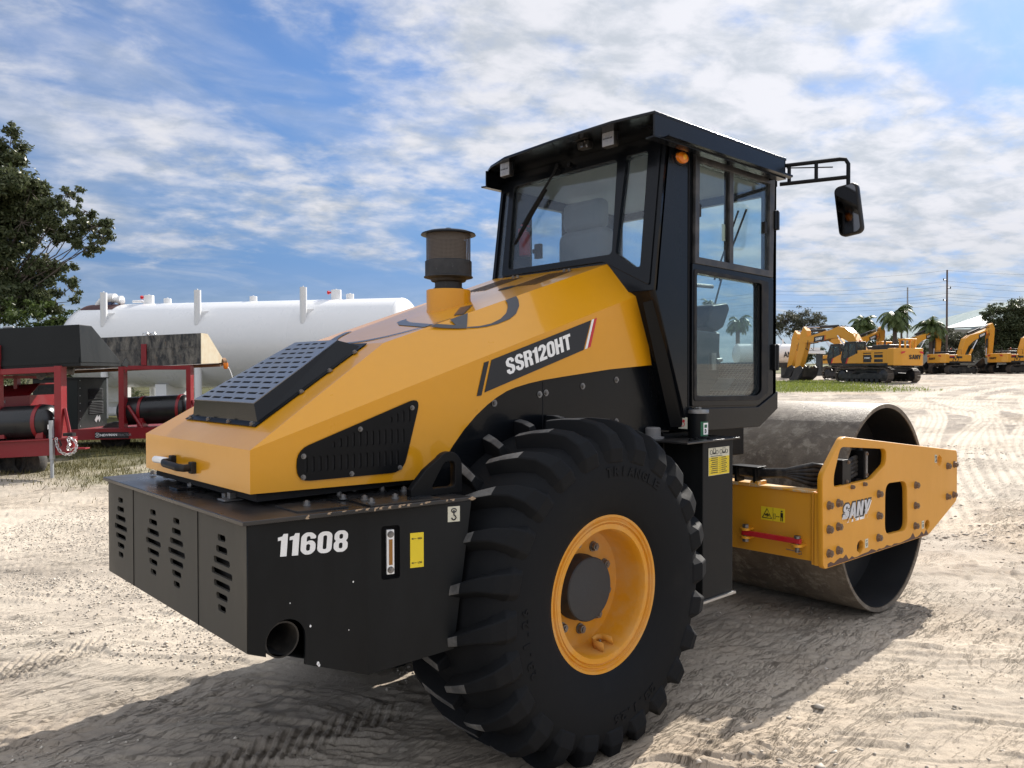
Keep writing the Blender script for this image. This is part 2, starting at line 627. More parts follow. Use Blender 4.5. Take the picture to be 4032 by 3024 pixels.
# side ventilation plate in the right flank (and its twin on the left)
vo = [(-1.302, 1.405), (-1.288, 1.432), (-.80, 1.60), (-.75, 1.565), (-.752, 1.525), (-.815, 1.325), (-.85, 1.304), (-1.275, 1.302), (-1.302, 1.33)]
vo = rpoly([(-1.305, 1.425), (-.735, 1.622), (-.825, 1.302), (-1.305, 1.302)], .06, 5)
vh = []
for zr in (1.335, 1.425, 1.515):
    for k in range(18):
        x = -1.268 + k * .0295
        zt = zr + .062
        while zt - zr > .02 and not (inside((x - .006, zt), vo, .022) and inside((x + .006, zt), vo, .022)):
            zt -= .004
        if zt - zr > .022 and inside((x + .007, zr), vo, .02) and inside((x - .007, zr), vo, .02):
            vh.append(rrect(x - .0065, x + .0065, zr, zt, .006, 3))
vent = obj('side_vent', side_plate(vo, vh, .006, .004), M['black'], hood, ang=30)
mb = MB()
mb.prism([side(x, z, -.03) for x, z in rpoly([(-1.29, 1.415), (-.75, 1.60), (-.835, 1.315), (-1.29, 1.315)], .05, 3)], (0, .006, 0))
obj('vent_core', mb, M['dark'], vent, sm=False)
mb = MB().prism([side(x, z, .0012) for x, z in rpoly([(-1.295, 1.419), (-.745, 1.606), (-.831, 1.310), (-1.295, 1.310)], .05, 3)], (0, .0006, 0))
obj('vent_shadow_gap', mb, M['dark'], vent, sm=False)
for x, z in ((-1.278, 1.40), (-1.03, 1.495), (-.78, 1.575), (-.842, 1.322), (-1.07, 1.315), (-1.28, 1.318)):
    obj('vent_bolt', MB().hexbolt(side(x, z, .006), (0, -1, 0), .008, .009), M['steel'], vent)

# rear latch handle
mb = MB()
mb.tube([(-1.497, -.035, 1.325), (-1.535, -.04, 1.326), (-1.548, -.01, 1.327), (-1.548, .15, 1.331), (-1.535, .195, 1.333), (-1.497, .195, 1.333)], .017, 8)
mb.box(-1.51, -1.486, -.055, -.018, 1.30, 1.35)
mb.box(-1.51, -1.486, .178, .215, 1.30, 1.36)
hd = obj('hood_latch', mb, M['plastic'], hood, bevel=.004)
mb = MB().tube([(-1.50, .21, 1.333), (-1.515, .25, 1.334), (-1.517, .36, 1.331), (-1.51, .40, 1.33)], [.012, .016, .016, .009], 10)
obj('latch_lever', mb, M['white'], hd)

# slots in the top near the cab and a dark filler opening
ts = (2.342 - 1.861) / 1.451
tn = Vector((-ts, 0, 1)).normalized()
def ontop(x, y, h=0):
    return Vector((x, y, 1.861 + ts * (x + .778))) + tn * h
for y0 in (-.30, .12):
    for k in range(7):
        y = y0 + k * .03
        mb = MB().prism([ontop(.27, y, .0012), ontop(.58, y, .0012), ontop(.58, y + .013, .0012), ontop(.27, y + .013, .0012)], tn * .0008)
        obj('top_vent', mb, paint('vent_slot', (.05, .022, .004), .8), hood, sm=False)
mb = MB()
mb.prism([ontop(.26 + .05 * math.cos(a), -.085 + .05 * math.sin(a), .0014) for a in [2 * PI * k / 24 for k in range(24)]], tn * .001)
obj('filler_opening', mb, M['dark'], hood)
for x, y in ((.60, -.25), (.60, -.21), (.61, .2), (.61, .24)):
    obj('top_bolt', MB().hexbolt(ontop(x, y), tn, .009, .012), M['steel'], hood)

# model badge on the flank
bd = MB().prism([side(-.343, 1.785, .002), side(.311, 1.996, .002), side(.258, 1.842, .002), side(-.384, 1.634, .002)], (0, -.0012, 0))
badge = obj('model_badge', bd, M['decalblack'], hood, sm=False)
for q, m in (([(-.386, 1.772), (-.358, 1.780), (-.402, 1.621), (-.429, 1.618)], 'decalblack'), ([(.318, 1.999), (.334, 2.004), (.285, 1.851), (.268, 1.846)], 'white'),
             ([(.336, 2.004), (.355, 2.011), (.308, 1.859), (.288, 1.852)], 'red')):
    obj('badge_stripe', MB().prism([side(x, z, .002) for x, z in q], (0, -.0012, 0)), M[m], badge, sm=False)
bu = (side(.17, 1.845) - side(-.245, 1.712)).normalized()
bvv = (Vector((0, 0, 1)) - bu * bu.z + bu * .12).normalized()
bvv = (bvv - bu * (bvv @ bu) * .0)
bvv = side(-.262, 1.786, 0) - side(-.247, 1.713, 0)
obj('badge_lettering', btext('SSR120HT', (side(.176, 1.847) - side(-.245, 1.712)).length, bvv.length * 1.03, side(-.247, 1.713, .0035), bu, bvv, .0012), M['white'], badge, sm=False)

# circular dealer emblem wrapped over the right shoulder: dark ring, slanted N strokes
ua, uc, uf = Vector((-1.488, -.578, 1.436)), Vector((.704, -.693, 2.156)), Vector((.673, -.487, 2.342))
un = (uc - ua).cross(uf - ua).normalized()
if un.y > 0:
    un = -un
def onsh(x, f, h=.003):
    """x along, f = 0 shoulder .. 1 top crease"""
    t0 = (x + 1.488) / 2.192
    lo = Vector((x, -.578 - .115 * t0, 1.436 + .72 * t0))
    if x < -.778:
        t = (x + 1.488) / .71
        hi = Vector((x, -.578 + .176 * t, 1.436 + .425 * t))
    else:
        t = (x + .778) / 1.451
        hi = Vector((x, -.402 - .085 * t, 1.861 + .481 * t))
    return lo + (hi - lo) * f + un * h
def strip(pa, pb, name, mat, off):
    mb = MB()
    n = len(pa)
    mb.add(pa + pb, [(i, i + 1, n + i + 1, n + i) for i in range(n - 1)])
    return obj(name, mb, mat, hood, sm=False)
EM1 = [(-0.541, -0.426, 1.941), (-0.502, -0.428, 1.954), (-0.416, -0.466, 1.95), (-0.424, -0.433, 1.978), (-0.319, -0.438, 2.014), (-0.375, -0.498, 1.935), (-0.427, -0.479, 1.933), (-0.493, -0.451, 1.935)]
EM2 = [(-0.371, -0.497, 1.937), (-0.321, -0.514, 1.939), (-0.274, -0.526, 1.946), (-0.207, -0.535, 1.962), (-0.133, -0.537, 1.989), (-0.082, -0.527, 2.017), (-0.035, -0.5, 2.062), (-0.016, -0.474, 2.094), (-0.012, -0.454, 2.115)]
EM3 = [(-0.368, -0.493, 1.942), (-0.304, -0.511, 1.948), (-0.24, -0.522, 1.963), (-0.179, -0.52, 1.988), (-0.13, -0.507, 2.019), (-0.1, -0.486, 2.05), (-0.088, -0.471, 2.069), (-0.084, -0.459, 2.082), (-0.085, -0.45, 2.09)]
emb = obj('dealer_emblem', MB().prism([Vector(p) + un * .002 for p in EM1], un * .0012), M['decalgrey'], hood, sm=False)
mb = MB().add([Vector(p) + un * .0026 for p in EM2 + EM3], [(i, i + 1, 10 + i, 9 + i) for i in range(8)])
obj('emblem_arc', mb, M['decalgrey'], emb, sm=False)
# the rest of it lies on the top panel
def ontp(pts, name):
    return obj(name, MB().prism([ontop(x, y, .0022) for x, y in pts], tn * .001), M['decalgrey'], emb, sm=False)
pa, pb = [], []
for k in range(29):
    a = R(-96 - 150 * k / 28)
    w = .008 + .040 * (k / 28) ** .8
    pa.append(ontop(-.36 + .42 * math.cos(a), -.02 + .40 * math.sin(a), .003))
    pb.append(ontop(-.36 + (.42 - w) * math.cos(a), -.02 + (.40 - w) * math.sin(a), .003))
obj('emblem_ring', MB().add(pa + pb, [(i, i + 1, 29 + i + 1, 29 + i) for i in range(28)]), M['decalgrey'], emb, sm=False)
ontp([(-.545, -.395), (-.50, -.40), (-.42, -.10), (-.36, .02), (-.33, .06), (-.39, .06), (-.46, -.06)], 'emblem_stroke')
ontp([(-.165, -.19), (-.125, -.24), (-.332, -.425), (-.342, -.36)], 'emblem_stroke')

# ---- air intake: yellow collar on the hood, black pre-cleaner on top
CX = -.094
mb = MB()
mb.tube([(CX, 0, 2.0), (CX, 0, 2.176)], .1205, 48)
obj('intake_collar', mb, M['yellow'], hood, bevel=.005)
air = thing('air_cleaner', None, None)
air.parent = roller
mb = MB().lathe([(.078, 2.17), (.078, 2.184), (.074, 2.186), (.074, 2.216), (.092, 2.222), (.100, 2.234), (.1335, 2.243), (.1335, 2.248), (.127, 2.252), (.127, 2.330), (.123, 2.334), (.119, 2.334)], (CX, 0, 0))
mb.lathe([(.0805, 2.177), (.0805, 2.187)], (CX, 0, 0), cap=False)
obj('intake_bowl', mb, paint('weathered_black_bowl', (.010, .011, .013), .5, .6, (.08, .08, .085), bump=.12, scale=12, wear=((.06, .06, .066), .60)), air)
mb = MB().lathe([(.098, 2.30), (.098, 2.440), (.02, 2.445)], (CX, 0, 0), seg=32)
obj('inner_filter', mb, M['dark'], air)
seg = 64
vs, fs, uv = [], [], []
for h in (2.332, 2.486):
    for k in range(seg + 1):
        a = 2 * PI * k / seg
        vs.append((CX + .1205 * math.cos(a), .1205 * math.sin(a), h))
for k in range(seg):
    fs.append((k, k + 1, seg + 2 + k, seg + 1 + k))
me = bpy.data.meshes.new('intake_screen')
me.from_pydata(vs, [], fs)
ul = me.uv_layers.new()
for p in me.polygons:
    for li, vi in zip(p.loop_indices, p.vertices):
        k = vi % (seg + 1)
        ul.data[li].uv = (k / seg * 110, (vs[vi][2] - 2.332) / .007)
obj('intake_screen', me, M['screen'], air)
mb = MB().lathe([(.150, 2.474), (.146, 2.482), (.118, 2.492), (.07, 2.501), (.018, 2.505), (.015, 2.514), (.0, 2.516)], (CX, 0, 0))
mb.lathe([(.150, 2.474), (.146, 2.478), (.0, 2.482)], (CX, 0, 0), cap=False)
obj('rain_cap', mb, M['black'], air)

# ---- black inner side panels behind the wheels and the chassis
for s in (-1, 1):
    pts = [(.97, 1.80), (.30, 1.77), (-.30, 1.68), (-.70, 1.40), (-.72, .95), (.97, .95)]
    mb = MB().prism([side(x, z, -.022, s) for x, z in pts], (0, -s * .01, 0))
    panel = obj('inner_side_panel', mb, M['blackgloss'], roller, sm=False)
    if s < 0:
        for x, z in ((-.022, 1.618), (.02, 1.625), (.275, 1.655), (.529, 1.686), (-.307, 1.582), (.529, 1.462)):
            obj('panel_bolt', MB().hexbolt(side(x, z, -.022), (0, -1, 0), .0105, .011, 1.6), M['steel'], panel)
        obj('panel_seam', MB().box(-.003, .001, -.6355, -.632, 1.1, 1.68), M['dark'], panel)
mb = MB()
mb.box(-1.40, .95, -.44, .44, .62, 1.30)
mb.box(.8, 1.55, -.30, .30, .45, .95)
mb.box(-1.2, .9, -.52, .52, 1.25, 1.40)
mb.box(.9, 1.75, -.70, .45, 1.20, 1.385)
mb.tube([(0, -.6, .71), (0, .6, .71)], .16, 20)
obj('chassis', mb, M['black'], roller, bevel=.01)
# articulation joint and steering ram between the two frames
mb = MB()
mb.tube([(1.55, 0, .40), (1.55, 0, 1.0)], .13, 20)
mb.box(1.5, 2.05, -.28, .28, .48, .9)
obj('articulation_joint', mb, M['black'], roller)
mb = MB().tube([(.9, .42, .72), (1.5, .36, .72)], .05, 14).tube([(1.5, .36, .72), (1.99, .33, .72)], .028, 12)
obj('steering_ram', mb, M['steel'], roller)

# ---- counterweight box at the rear
notch = [(-1.531, .727)] + [(-1.457 + .077 * math.cos(a), .768 + .077 * math.sin(a)) for a in [PI - PI * k / 12 for k in range(13)]] + [(-1.381, .664)]
out = [(-1.597, 1.200), (-1.597, .753)] + notch + [(-1.114, .556), (-1.114, 1.200)]
# gauge window cut
gh = rrect(-1.041, -.961, .914, 1.128, .012)
box = obj('counterweight_box', plate(out, [], .012, (0, -.790, 0)), M['boxblack'], roller, sm=False)
# flared front portion of each flank, with the recess for the gauge on the right
fu = Vector((.339, -.105, 0)).normalized()
fl_ = lambda x: (x + 1.114) / fu.x
po = [(0, 1.200), (0, .556), (fl_(-.775), .605), (fl_(-.70), 1.200)]
rec = rrect(fl_(-1.062), fl_(-.99), .918, 1.128, .012)
obj('flank_panel', plate(po, [rec], .012, (-1.114, -.790, 0), fu, UP), M['boxblack'], box, sm=False)
FN = Vector((fu.y, -fu.x, 0))
def onfl(x, z, h=0):
    t = (x + 1.114)
    return Vector((x, -.796 - .105 / .339 * t, z)) + FN * h
mb = MB().prism([(-1.590, .782, 1.2), (-1.590, .782, .755), (-1.114, .782, .556), (-.775, .885, .605), (-.70, .905, 1.2), (-1.114, .782, 1.2)], (0, .010, 0))
obj('flank_panel', mb, M['boxblack'], box, sm=False)
# rear panel with its four columns of slots
sh = []
for yc in (-.578, -.125, .152, .60):
    for k, w in enumerate((.07, .10, .145, .185, .145, .10, .07)):
        z = .852 + k * .0432
        sh.append(rrect(-yc - w / 2, -yc + w / 2, z, z + .024, .010, 3))
rp = [(-.790, .753), (.790, .753), (.790, 1.200), (-.790, 1.200)]
obj('rear_panel', plate(rp, sh, .010, (-1.593, 0, 0), (0, -1, 0), UP), M['rearblack'], box, sm=False)
for y in (.41, -.356):
    obj('panel_seam', MB().box(-1.6012, -1.598, y - .0008, y + .0008, .753, 1.2), M['black'], box)
mb = MB()
mb.box(-1.56, -1.53, -.76, .76, .80, 1.19)            # radiator cores seen through the slots
obj('radiator_core', mb, M['dark'], box)
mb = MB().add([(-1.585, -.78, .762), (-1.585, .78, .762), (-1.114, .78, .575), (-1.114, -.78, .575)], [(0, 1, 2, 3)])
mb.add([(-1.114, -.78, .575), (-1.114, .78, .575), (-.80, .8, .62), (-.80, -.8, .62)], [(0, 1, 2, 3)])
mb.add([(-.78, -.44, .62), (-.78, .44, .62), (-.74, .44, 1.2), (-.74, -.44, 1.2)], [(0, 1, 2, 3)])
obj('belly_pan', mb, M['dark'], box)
# top plate with overhang
tp = [(-1.618, -.808), (-.69, -.918), (-.69, .918), (-1.618, .808)]
mb = MB().prism([(x, y, 1.200) for x, y in tp], (0, 0, .016))
top = obj('top_plate', mb, M['deck'], box, bevel=.003)
# hatch covers, bolts and clamps on the deck
mb = MB()
mb.prism([(-1.40, -.60, 1.217), (-1.20, -.60, 1.217), (-1.20, -.80, 1.217), (-1.40, -.78, 1.217)], (0, 0, .006))
obj('deck_hatch', mb, M['deck'], top)
mb = MB()
mb.prism([(-1.135 + .0, -.85, 1.217), (-.83, -.885, 1.217), (-.80, -.46, 1.217), (-1.12, -.46, 1.217)], (0, 0, .006))
obj('deck_cover', mb, M['deck'], top)
for x, y in ((-1.09, -.54), (-1.08, -.72), (-.985, -.485), (-.88, -.54), (-.83, -.63), (-.97, -.77), (-1.13, -.64), (-1.10, -.80), (-1.417, .70), (-1.42, .50), (-1.45, .12), (-1.40, .1), (-1.31, -.68)):
    obj('deck_bolt', MB().hexbolt((x, y, 1.222), UP, .012, .016), M['steel'], top)
mb = MB().box(-1.50, -1.42, -.37, -.30, 1.217, 1.226).box(-1.475, -1.445, -.36, -.335, 1.226, 1.252).box(-1.47, -1.41, -.30, -.27, 1.217, 1.24)
obj('hood_clamp', mb, M['steel'], top, bevel=.003)
mb = MB().box(-1.52, -1.40, .08, .18, 1.217, 1.226)
obj('hinge_pad', mb, M['deck'], top)
# chipped paint along the plate's edge and pale specks on the flank
rnd = random.Random(11)
CHIP = plain('bare_tan_primer', (.40, .29, .19), .8)
for k in range(26):
    x = -1.40 + .70 * rnd.random() ** .8
    y = -.918 + (x + .69) * (-.11 / .928) - .0015
    w, h_ = rnd.uniform(.006, .03), rnd.uniform(.003, .010)
    z = 1.216 - h_ * .5 - rnd.choice((0, 0, .004))
    mb = MB().prism([(x, y, z - h_ / 2), (x + w * .4, y - .0004, z - h_ * .7), (x + w, y, z - h_ * .2), (x + w * .8, y, z + h_ * .5), (x + w * .2, y, z + h_ * .4)], (0, .004, 0))
    obj('paint_chip', mb, CHIP, top, sm=False)
mb = MB()
for x, z, r_ in ((-1.33, .655, .006), (-1.36, .80, .004), (-1.05, .585, .004), (-1.18, .93, .003), (-1.326, .648, .005), (-1.44, .9, .002), (-1.2, .75, .002)):
    mb.prism([(x + r_ * math.cos(a), -.7972, z + r_ * 1.3 * math.sin(a)) for a in (0, 1.2, 2.1, 3.3, 4.4, 5.3)], (0, .0016, 0))
obj('mud_specks', mb, M['white'], box, sm=False)
# lifting lugs
lo = [(-.905, 1.216), (-.64, 1.216), (-.64, 1.33)] + [(-.708 + .068 * math.cos(a), 1.327 + .066 * math.sin(a)) for a in [R(10 + 13 * k) for k in range(11)]] + [(-.83, 1.325), (-.905, 1.25)]
lh = rpoly([(-.805, 1.245), (-.678, 1.245), (-.678, 1.352), (-.735, 1.352)], .022, 4)
for y in (-.772, .772):
    obj('lifting_lug', plate(lo, [lh], .034, (0, y, 0), edge=.003), M['black'], box)
# the exhaust
mb = MB().lathe([(.066, -.77), (.066, -.30), (.060, -.30), (.060, -.77)], (-1.458, 0, .766), 'y', 40, True)
obj('exhaust_pipe', mb, paint('sooty_pipe', (.02, .018, .016), .6, .3, scale=12), box)
# fleet number
tu = (Vector((-1.206, -.797, 1.050)) - Vector((-1.487, -.797, 1.073))).normalized()
obj('fleet_number', btext('11608', .285, .080, (-1.490, -.7968, 1.074), tu, tu.cross(Vector((0, -1, 0))) * -1, .001, gap=.75), M['white'], box, sm=False)
# oil gauge in the recess
mb = MB().obox(onfl(-1.026, 1.023, -.05), fu * .10, FN * .01, UP * .24)
obj('gauge_recess', mb, M['dark'], box)
sg = thing('sight_gauge', None, None)
sg.parent = box
mb = MB().obox(onfl(-1.026, 1.023, -.012), fu * .030, FN * .014, UP * .175)
o = obj('gauge_body', mb, M['white'], sg, bevel=.002)
o.name = 'gauge_body'
obj('gauge_window', MB().obox(onfl(-1.026, 1.023, -.004), fu * .014, FN * .004, UP * .10), plain('amber_oil', (.30, .13, .02), .2), sg)
for z in (1.093, .953):
    obj('gauge_bolt', MB().hexbolt(onfl(-1.026, z, -.006), FN, .010, .010), M['steel'], sg)
lb = obj('level_label', MB().obox(onfl(-.925, 1.022, .001), fu * .056, FN * .0012, UP * .138), M['labelyellow'], box, sm=False)
for z, w in ((1.068, 'HIGH'), (.972, 'LOW')):
    obj('label_lettering', text(w, .018, .008, onfl(-.922, z - .004, .002), fu, UP, .0006, .02), M['decalblack'], lb, sm=False)
    mb = MB().add([onfl(-.948, z, .0022), onfl(-.940, z + .004, .0022), onfl(-.940, z - .004, .0022)], [(0, 1, 2)])
    mb.obox(onfl(-.934, z, .002), fu * .014, FN * .0008, UP * .0018)
    obj('label_arrow', mb, M['decalblack'], lb, sm=False)


def hook_label(O, U, V, w, h, parent):
    """cream sticker with a lifting hook drawn on it"""
    U, V = Vector(U).normalized(), Vector(V).normalized()
    n = U.cross(V)
    a = obj('hook_label', MB().obox(Vector(O) + U * w / 2 + V * h / 2, U * w, V * h, n * .0012), M['labelcream'], parent, sm=False)
    P = lambda x, y: Vector(O) + U * w * x + V * h * y + n * .0014
    mb = MB()
    mb.tube([P(.5 + .2 * math.cos(t), .74 + .13 * math.sin(t)) for t in [2 * PI * k / 14 for k in range(15)]], w * .045, 5)
    mb.tube([P(.5, .61), P(.5, .44), P(.62, .36), P(.68, .25), P(.6, .15), P(.45, .12), P(.33, .2), P(.32, .27)], w * .06, 5)
    mb.add([P(.38, .66), P(.62, .66), P(.5, .80)], [(0, 1, 2)])
    obj('hook_drawing', mb, M['decalblack'], a)
    return a


hook_label(onfl(-.80, 1.122, .0012), fu, UP, .052, .062, box)

# ---- rear wheels
def make_tyre(cy, sgn):
    """23-inch wide farm-pattern tyre; sgn=-1 has its outer face toward -y. Returns carcass and lug meshes"""
    prof = [(.345, .235), (.362, .262), (.40, .283), (.46, .303), (.53, .314), (.60, .313), (.655, .300), (.695, .274), (.722, .232), (.735, .16), (.741, .06)]
    full = [(r, d) for r, d in prof] + [(r, -d) for r, d in prof[::-1]]
    car = MB().lathe([(r, cy + sgn * d) for r, d in full], (0, 0, .71), 'y', 96, True)
    lug = MB()
    # carcass sample along the section, from the centre out and down the sidewall
    path = [(.740, .0), (.740, .08), (.735, .16), (.723, .225), (.699, .268), (.660, .298), (.610, .313)]
    hts = [.060, .066, .070, .064, .054, .032, .004]
    wid = [.042, .046, .054, .066, .086, .104, .100]
    dth = [8.5, 6.2, 4.0, 2.0, .8, .0, -.3]
    for face in (1, -1):
        for k in range(24):
            th0 = k * 15 + (0 if face == 1 else 7.5)
            rings = []
            for (r, d), h, w, dt in zip(path, hts, wid, dth):
                i = path.index((r, d))
                p0, p1 = path[max(i - 1, 0)], path[min(i + 1, len(path) - 1)]
                tr, td = p1[0] - p0[0], p1[1] - p0[1]
                l = math.hypot(tr, td)
                nr, nd = td / l, -tr / l
                if i == 3:
                    nr, nd = .95, .31
                th = R(th0 + dt * 1.0)
                ring = []
                for sw, hh in ((-1.55, -.012), (-.78, h), (.78, h), (1.55, -.012)):
                    rr, dd = r + nr * hh, d + nd * hh
                    a = th + sw * w / 2 / r
                    ring.append((rr * math.cos(a), cy + sgn * face * dd, .71 + rr * math.sin(a)))
                rings.append(ring)
            v = [p for g in rings for p in g]
            f = [(i * 4 + j, i * 4 + j + 1, (i + 1) * 4 + j + 1, (i + 1) * 4 + j) for i in range(len(rings) - 1) for j in range(3)]
            f += [(0, 1, 2, 3), tuple(range((len(rings) - 1) * 4, len(rings) * 4))]
            lug.add(v, f)
    return car, lug


def squash(me):
    for v in me.vertices:
        if v.co.z < -.035:
            v.co.z = -.035 + (v.co.z + .035) * .12


def make_wheel(cy, sgn, detail):
    w = thing('rear_wheel', None, None)
    w.parent = roller
    car, lug = make_tyre(cy, sgn)
    me = car.mesh('tyre')
    squash(me)
    ty = obj('tyre', me, M['rubber'], w, ang=50)
    me = lug.mesh('tread_lugs')
    squash(me)
    lg = obj('tread_lugs', me, M['rubber'], ty, ang=28)
    me.materials.append(M['lugtop'])
    for p in me.polygons:                                  # worn crowns of the lugs are scuffed pale
        c = p.center
        if math.hypot(c.x, c.z - .71) > .794 and abs(c.y - cy) < .262:
            p.material_index = 1
    bv = lg.modifiers.new('bevel', 'BEVEL')
    bv.width = .006
    bv.segments = 2
    bv.limit_method = 'ANGLE'
    bv.angle_limit = R(30)
    o = cy + sgn * .262
    q = lambda r, d: (r, o - sgn * d)
    mb = MB().lathe([q(.345, .03), q(.367, .012), q(.369, .004), q(.364, 0), q(.350, .001), q(.346, .010), q(.338, .012), q(.334, .004), q(.328, .002), q(.326, .012), q(.322, .014), q(.318, .008),
                     q(.296, .008), q(.292, .014), q(.289, .05), q(.285, .10), q(.286, .16), q(.280, .178), q(.265, .182), q(.0, .182)], (0, 0, .71), 'y', 80, cap=False)
    rim = obj('rim', mb, M['yellow_rim'], w, ang=32)
    if detail:
        mb = MB().lathe([q(.155, .182), q(.155, .16), q(.150, .15), q(.150, .105), q(.145, .10), q(.0, .098)], (0, 0, .71), 'y', 48)
        hub = obj('hub', mb, paint('hub_black', (.022, .024, .028), .55, .3, (.1, .1, .1), scale=8, bump=.1), w, ang=32)
        for k in range(10):
            a = R(22 + 36 * k)
            nut = MB().hexbolt((.205 * math.cos(a), o - sgn * .182, .71 + .205 * math.sin(a)), (0, sgn, 0), .020, .026, 1.25)
            obj('wheel_nut', nut, M['steel'], rim)
        # bent guard round the valve at the bottom of the rim
        mb = MB()
        g = [(.075, .045), (.077, .10), (.060, .128), (.016, .128), (-.003, .10), (-.006, .04)]
        a0 = R(-84)
        vs = []
        for u, d in g:
            for h in (0, .042):
                r_ = .286 - h
                vs.append((r_ * math.cos(a0 + u / .286), o - sgn * d, .71 + r_ * math.sin(a0 + u / .286)))
        mb.add(vs, [(2 * i, 2 * i + 1, 2 * i + 3, 2 * i + 2) for i in range(len(g) - 1)])
        vg = obj('valve_guard', mb, M['yellow_rim'], rim)
        so = vg.modifiers.new('thick', 'SOLIDIFY')
        so.thickness = .004
        mb = MB().tube([(.062, o - sgn * .095, .43), (.061, o - sgn * .092, .462)], .006, 8)
        obj('valve_stem', mb, M['steel'], rim)
        # raised lettering on the sidewall
        def arc(s, r0, a_mid, step, h, w, flip=False):
            n = len(s)
            for i, ch in enumerate(s):
                if ch == ' ':
                    continue
                a = R(a_mid + (n - 1) / 2 * step - i * step)
                if flip:
                    a = R(a_mid - (n - 1) / 2 * step + i * step)
                er = Vector((math.cos(a), 0, math.sin(a)))
                et = Vector((math.sin(a), 0, -math.cos(a)))
                V = er if not flip else -er
                U = et if not flip else -et
                ww = w * (.45 if ch in 'I.1-' else 1)
                P = Vector((0, cy + sgn * .3145, .71)) + er * (r0 if not flip else r0 + h) - U * ww / 2
                obj('sidewall_lettering', text(ch, ww, h if ch not in '.-' else h * .2, P, U, V, .003, .03), M['rubber'], ty, sm=False)
        arc('TRIANGLE', .545, 76, 5.2, .045, .04)
        arc('23.1-26', .545, -75, 4.6, .045, .036)
        arc('23.1-26', .545, 190, 4.6, .038, .03)
    return w


wheel_r = make_wheel(-.785, -1, True)
wheel_l = make_wheel(.785, 1, False)

# ---- fuel tank standing in front of the right wheel
mb = MB().box(.915, 1.215, -.950, -.42, .475, 1.348)
tank = obj('fuel_tank', mb, M['boxblack'], roller, bevel=.006)
mb = MB().prism([(.70, -1.0, 1.348), (1.235, -.985, 1.348), (1.235, -.40, 1.348), (.70, -.40, 1.348)], (0, 0, .010))
obj('step_plate', mb, M['deck'], tank, bevel=.002)
obj('drip_edge', MB().box(.905, 1.23, -.962, -.41, .462, .475), paint('silver_edge', (.45, .45, .44), .3, .3, metal=.6), tank)
mb = MB().lathe([(.054, 1.358), (.054, 1.50)], (1.0, -.86, 0), seg=40)
fn = obj('filler_neck', mb, M['black'], tank)
mb = MB().lathe([(.0605, 1.497), (.0605, 1.515), (.058, 1.518), (.0, 1.519)], (1.0, -.86, 0), seg=40)
mb.box(.988, 1.012, -.875, -.845, 1.518, 1.530)
mb.tube([(.978, -.86, 1.526), (1.022, -.86, 1.526)], .005, 8)
obj('filler_cap', mb, M['steel'], fn, ang=40)
mb = MB()
def onneck(a, z, h=.0006):
    return Vector((1.0 + (.054 + h) * math.cos(a), -.86 + (.054 + h) * math.sin(a), z))
def neck_patch(a0, a1, z0, z1, h):
    n = 8
    v = [onneck(a0 + (a1 - a0) * k / n, z, h) for z in (z0, z1) for k in range(n + 1)]
    return MB().add(v, [(k, k + 1, n + 2 + k, n + 1 + k) for k in range(n)])
obj('fuel_label', neck_patch(R(-130), R(-48), 1.372, 1.452, .0008), M['labelgreen'], fn)
obj('fuel_sign', neck_patch(R(-113), R(-62), 1.38, 1.445, .0016), M['white'], fn)
obj('fuel_pump_window', neck_patch(R(-107), R(-84), 1.418, 1.436, .0024), M['labelgreen'], fn)
au = Vector((math.cos(R(-70) + PI / 2), math.sin(R(-70) + PI / 2), 0))
obj('fuel_lettering', text('D', .013, .024, onneck(R(-104), 1.388, .0040), Vector((1, 0, 0)), UP, .001, .04), M['decalblack'], fn, sm=False)
# maintenance chart sticker
ch = obj('service_chart', MB().box(.966, 1.172, -.9525, -.9508, 1.155, 1.308), M['labelcream'], tank, sm=False)
obj('chart_table', MB().box(.968, 1.170, -.9535, -.9526, 1.157, 1.256), M['labelyellow'], ch, sm=False)
mb = MB()
for k in range(8):
    mb.box(.970, 1.168, -.9541, -.9536, 1.166 + k * .0115, 1.1668 + k * .0115)
    mb.box(.985 + (k % 3) * .006, 1.055, -.9541, -.9536, 1.1685 + k * .0115, 1.1725 + k * .0115)
    mb.box(1.09, 1.145 - (k % 2) * .01, -.9541, -.9536, 1.1685 + k * .0115, 1.1725 + k * .0115)
mb.box(1.076, 1.0775, -.9541, -.9536, 1.16, 1.254)
mb.box(.985, 1.10, -.9541, -.9536, 1.260, 1.263)
for cx in (1.02, 1.115):                                   # two little roller side views
    mb.tube([(cx - .028 + .012 * math.cos(t), -.9536, 1.283 + .012 * math.sin(t)) for t in [2 * PI * k / 12 for k in range(13)]], .0012, 5)
    mb.tube([(cx + .028 + .011 * math.cos(t), -.9536, 1.282 + .011 * math.sin(t)) for t in [2 * PI * k / 12 for k in range(13)]], .0012, 5)
    mb.tube([(cx - .01, -.9536, 1.28), (cx - .008, -.9536, 1.303), (cx + .012, -.9536, 1.303), (cx + .014, -.9536, 1.28), (cx - .01, -.9536, 1.28)], .0012, 5)
    mb.box(cx - .012, cx + .014, -.9541, -.9536, 1.272, 1.28)
obj('chart_drawing', mb, M['decalblack'], ch, sm=False)
# breather dome and bolts on the step
mb = MB().lathe([(.062, 1.358), (.062, 1.366), (.044, 1.37), (.044, 1.412), (.038, 1.42), (0, 1.422)], (.80, -.70, 0), seg=28)
obj('breather', mb, paint('grey_breather', (.16, .16, .165), .5, .4), tank)
for x, y in ((.80, -.95), (.88, -.93), (.97, -.95), (.85, -.6), (.93, -.55)):
    obj('step_bolt', MB().hexbolt((x, y, 1.358), UP, .011, .012), M['black'], tank)

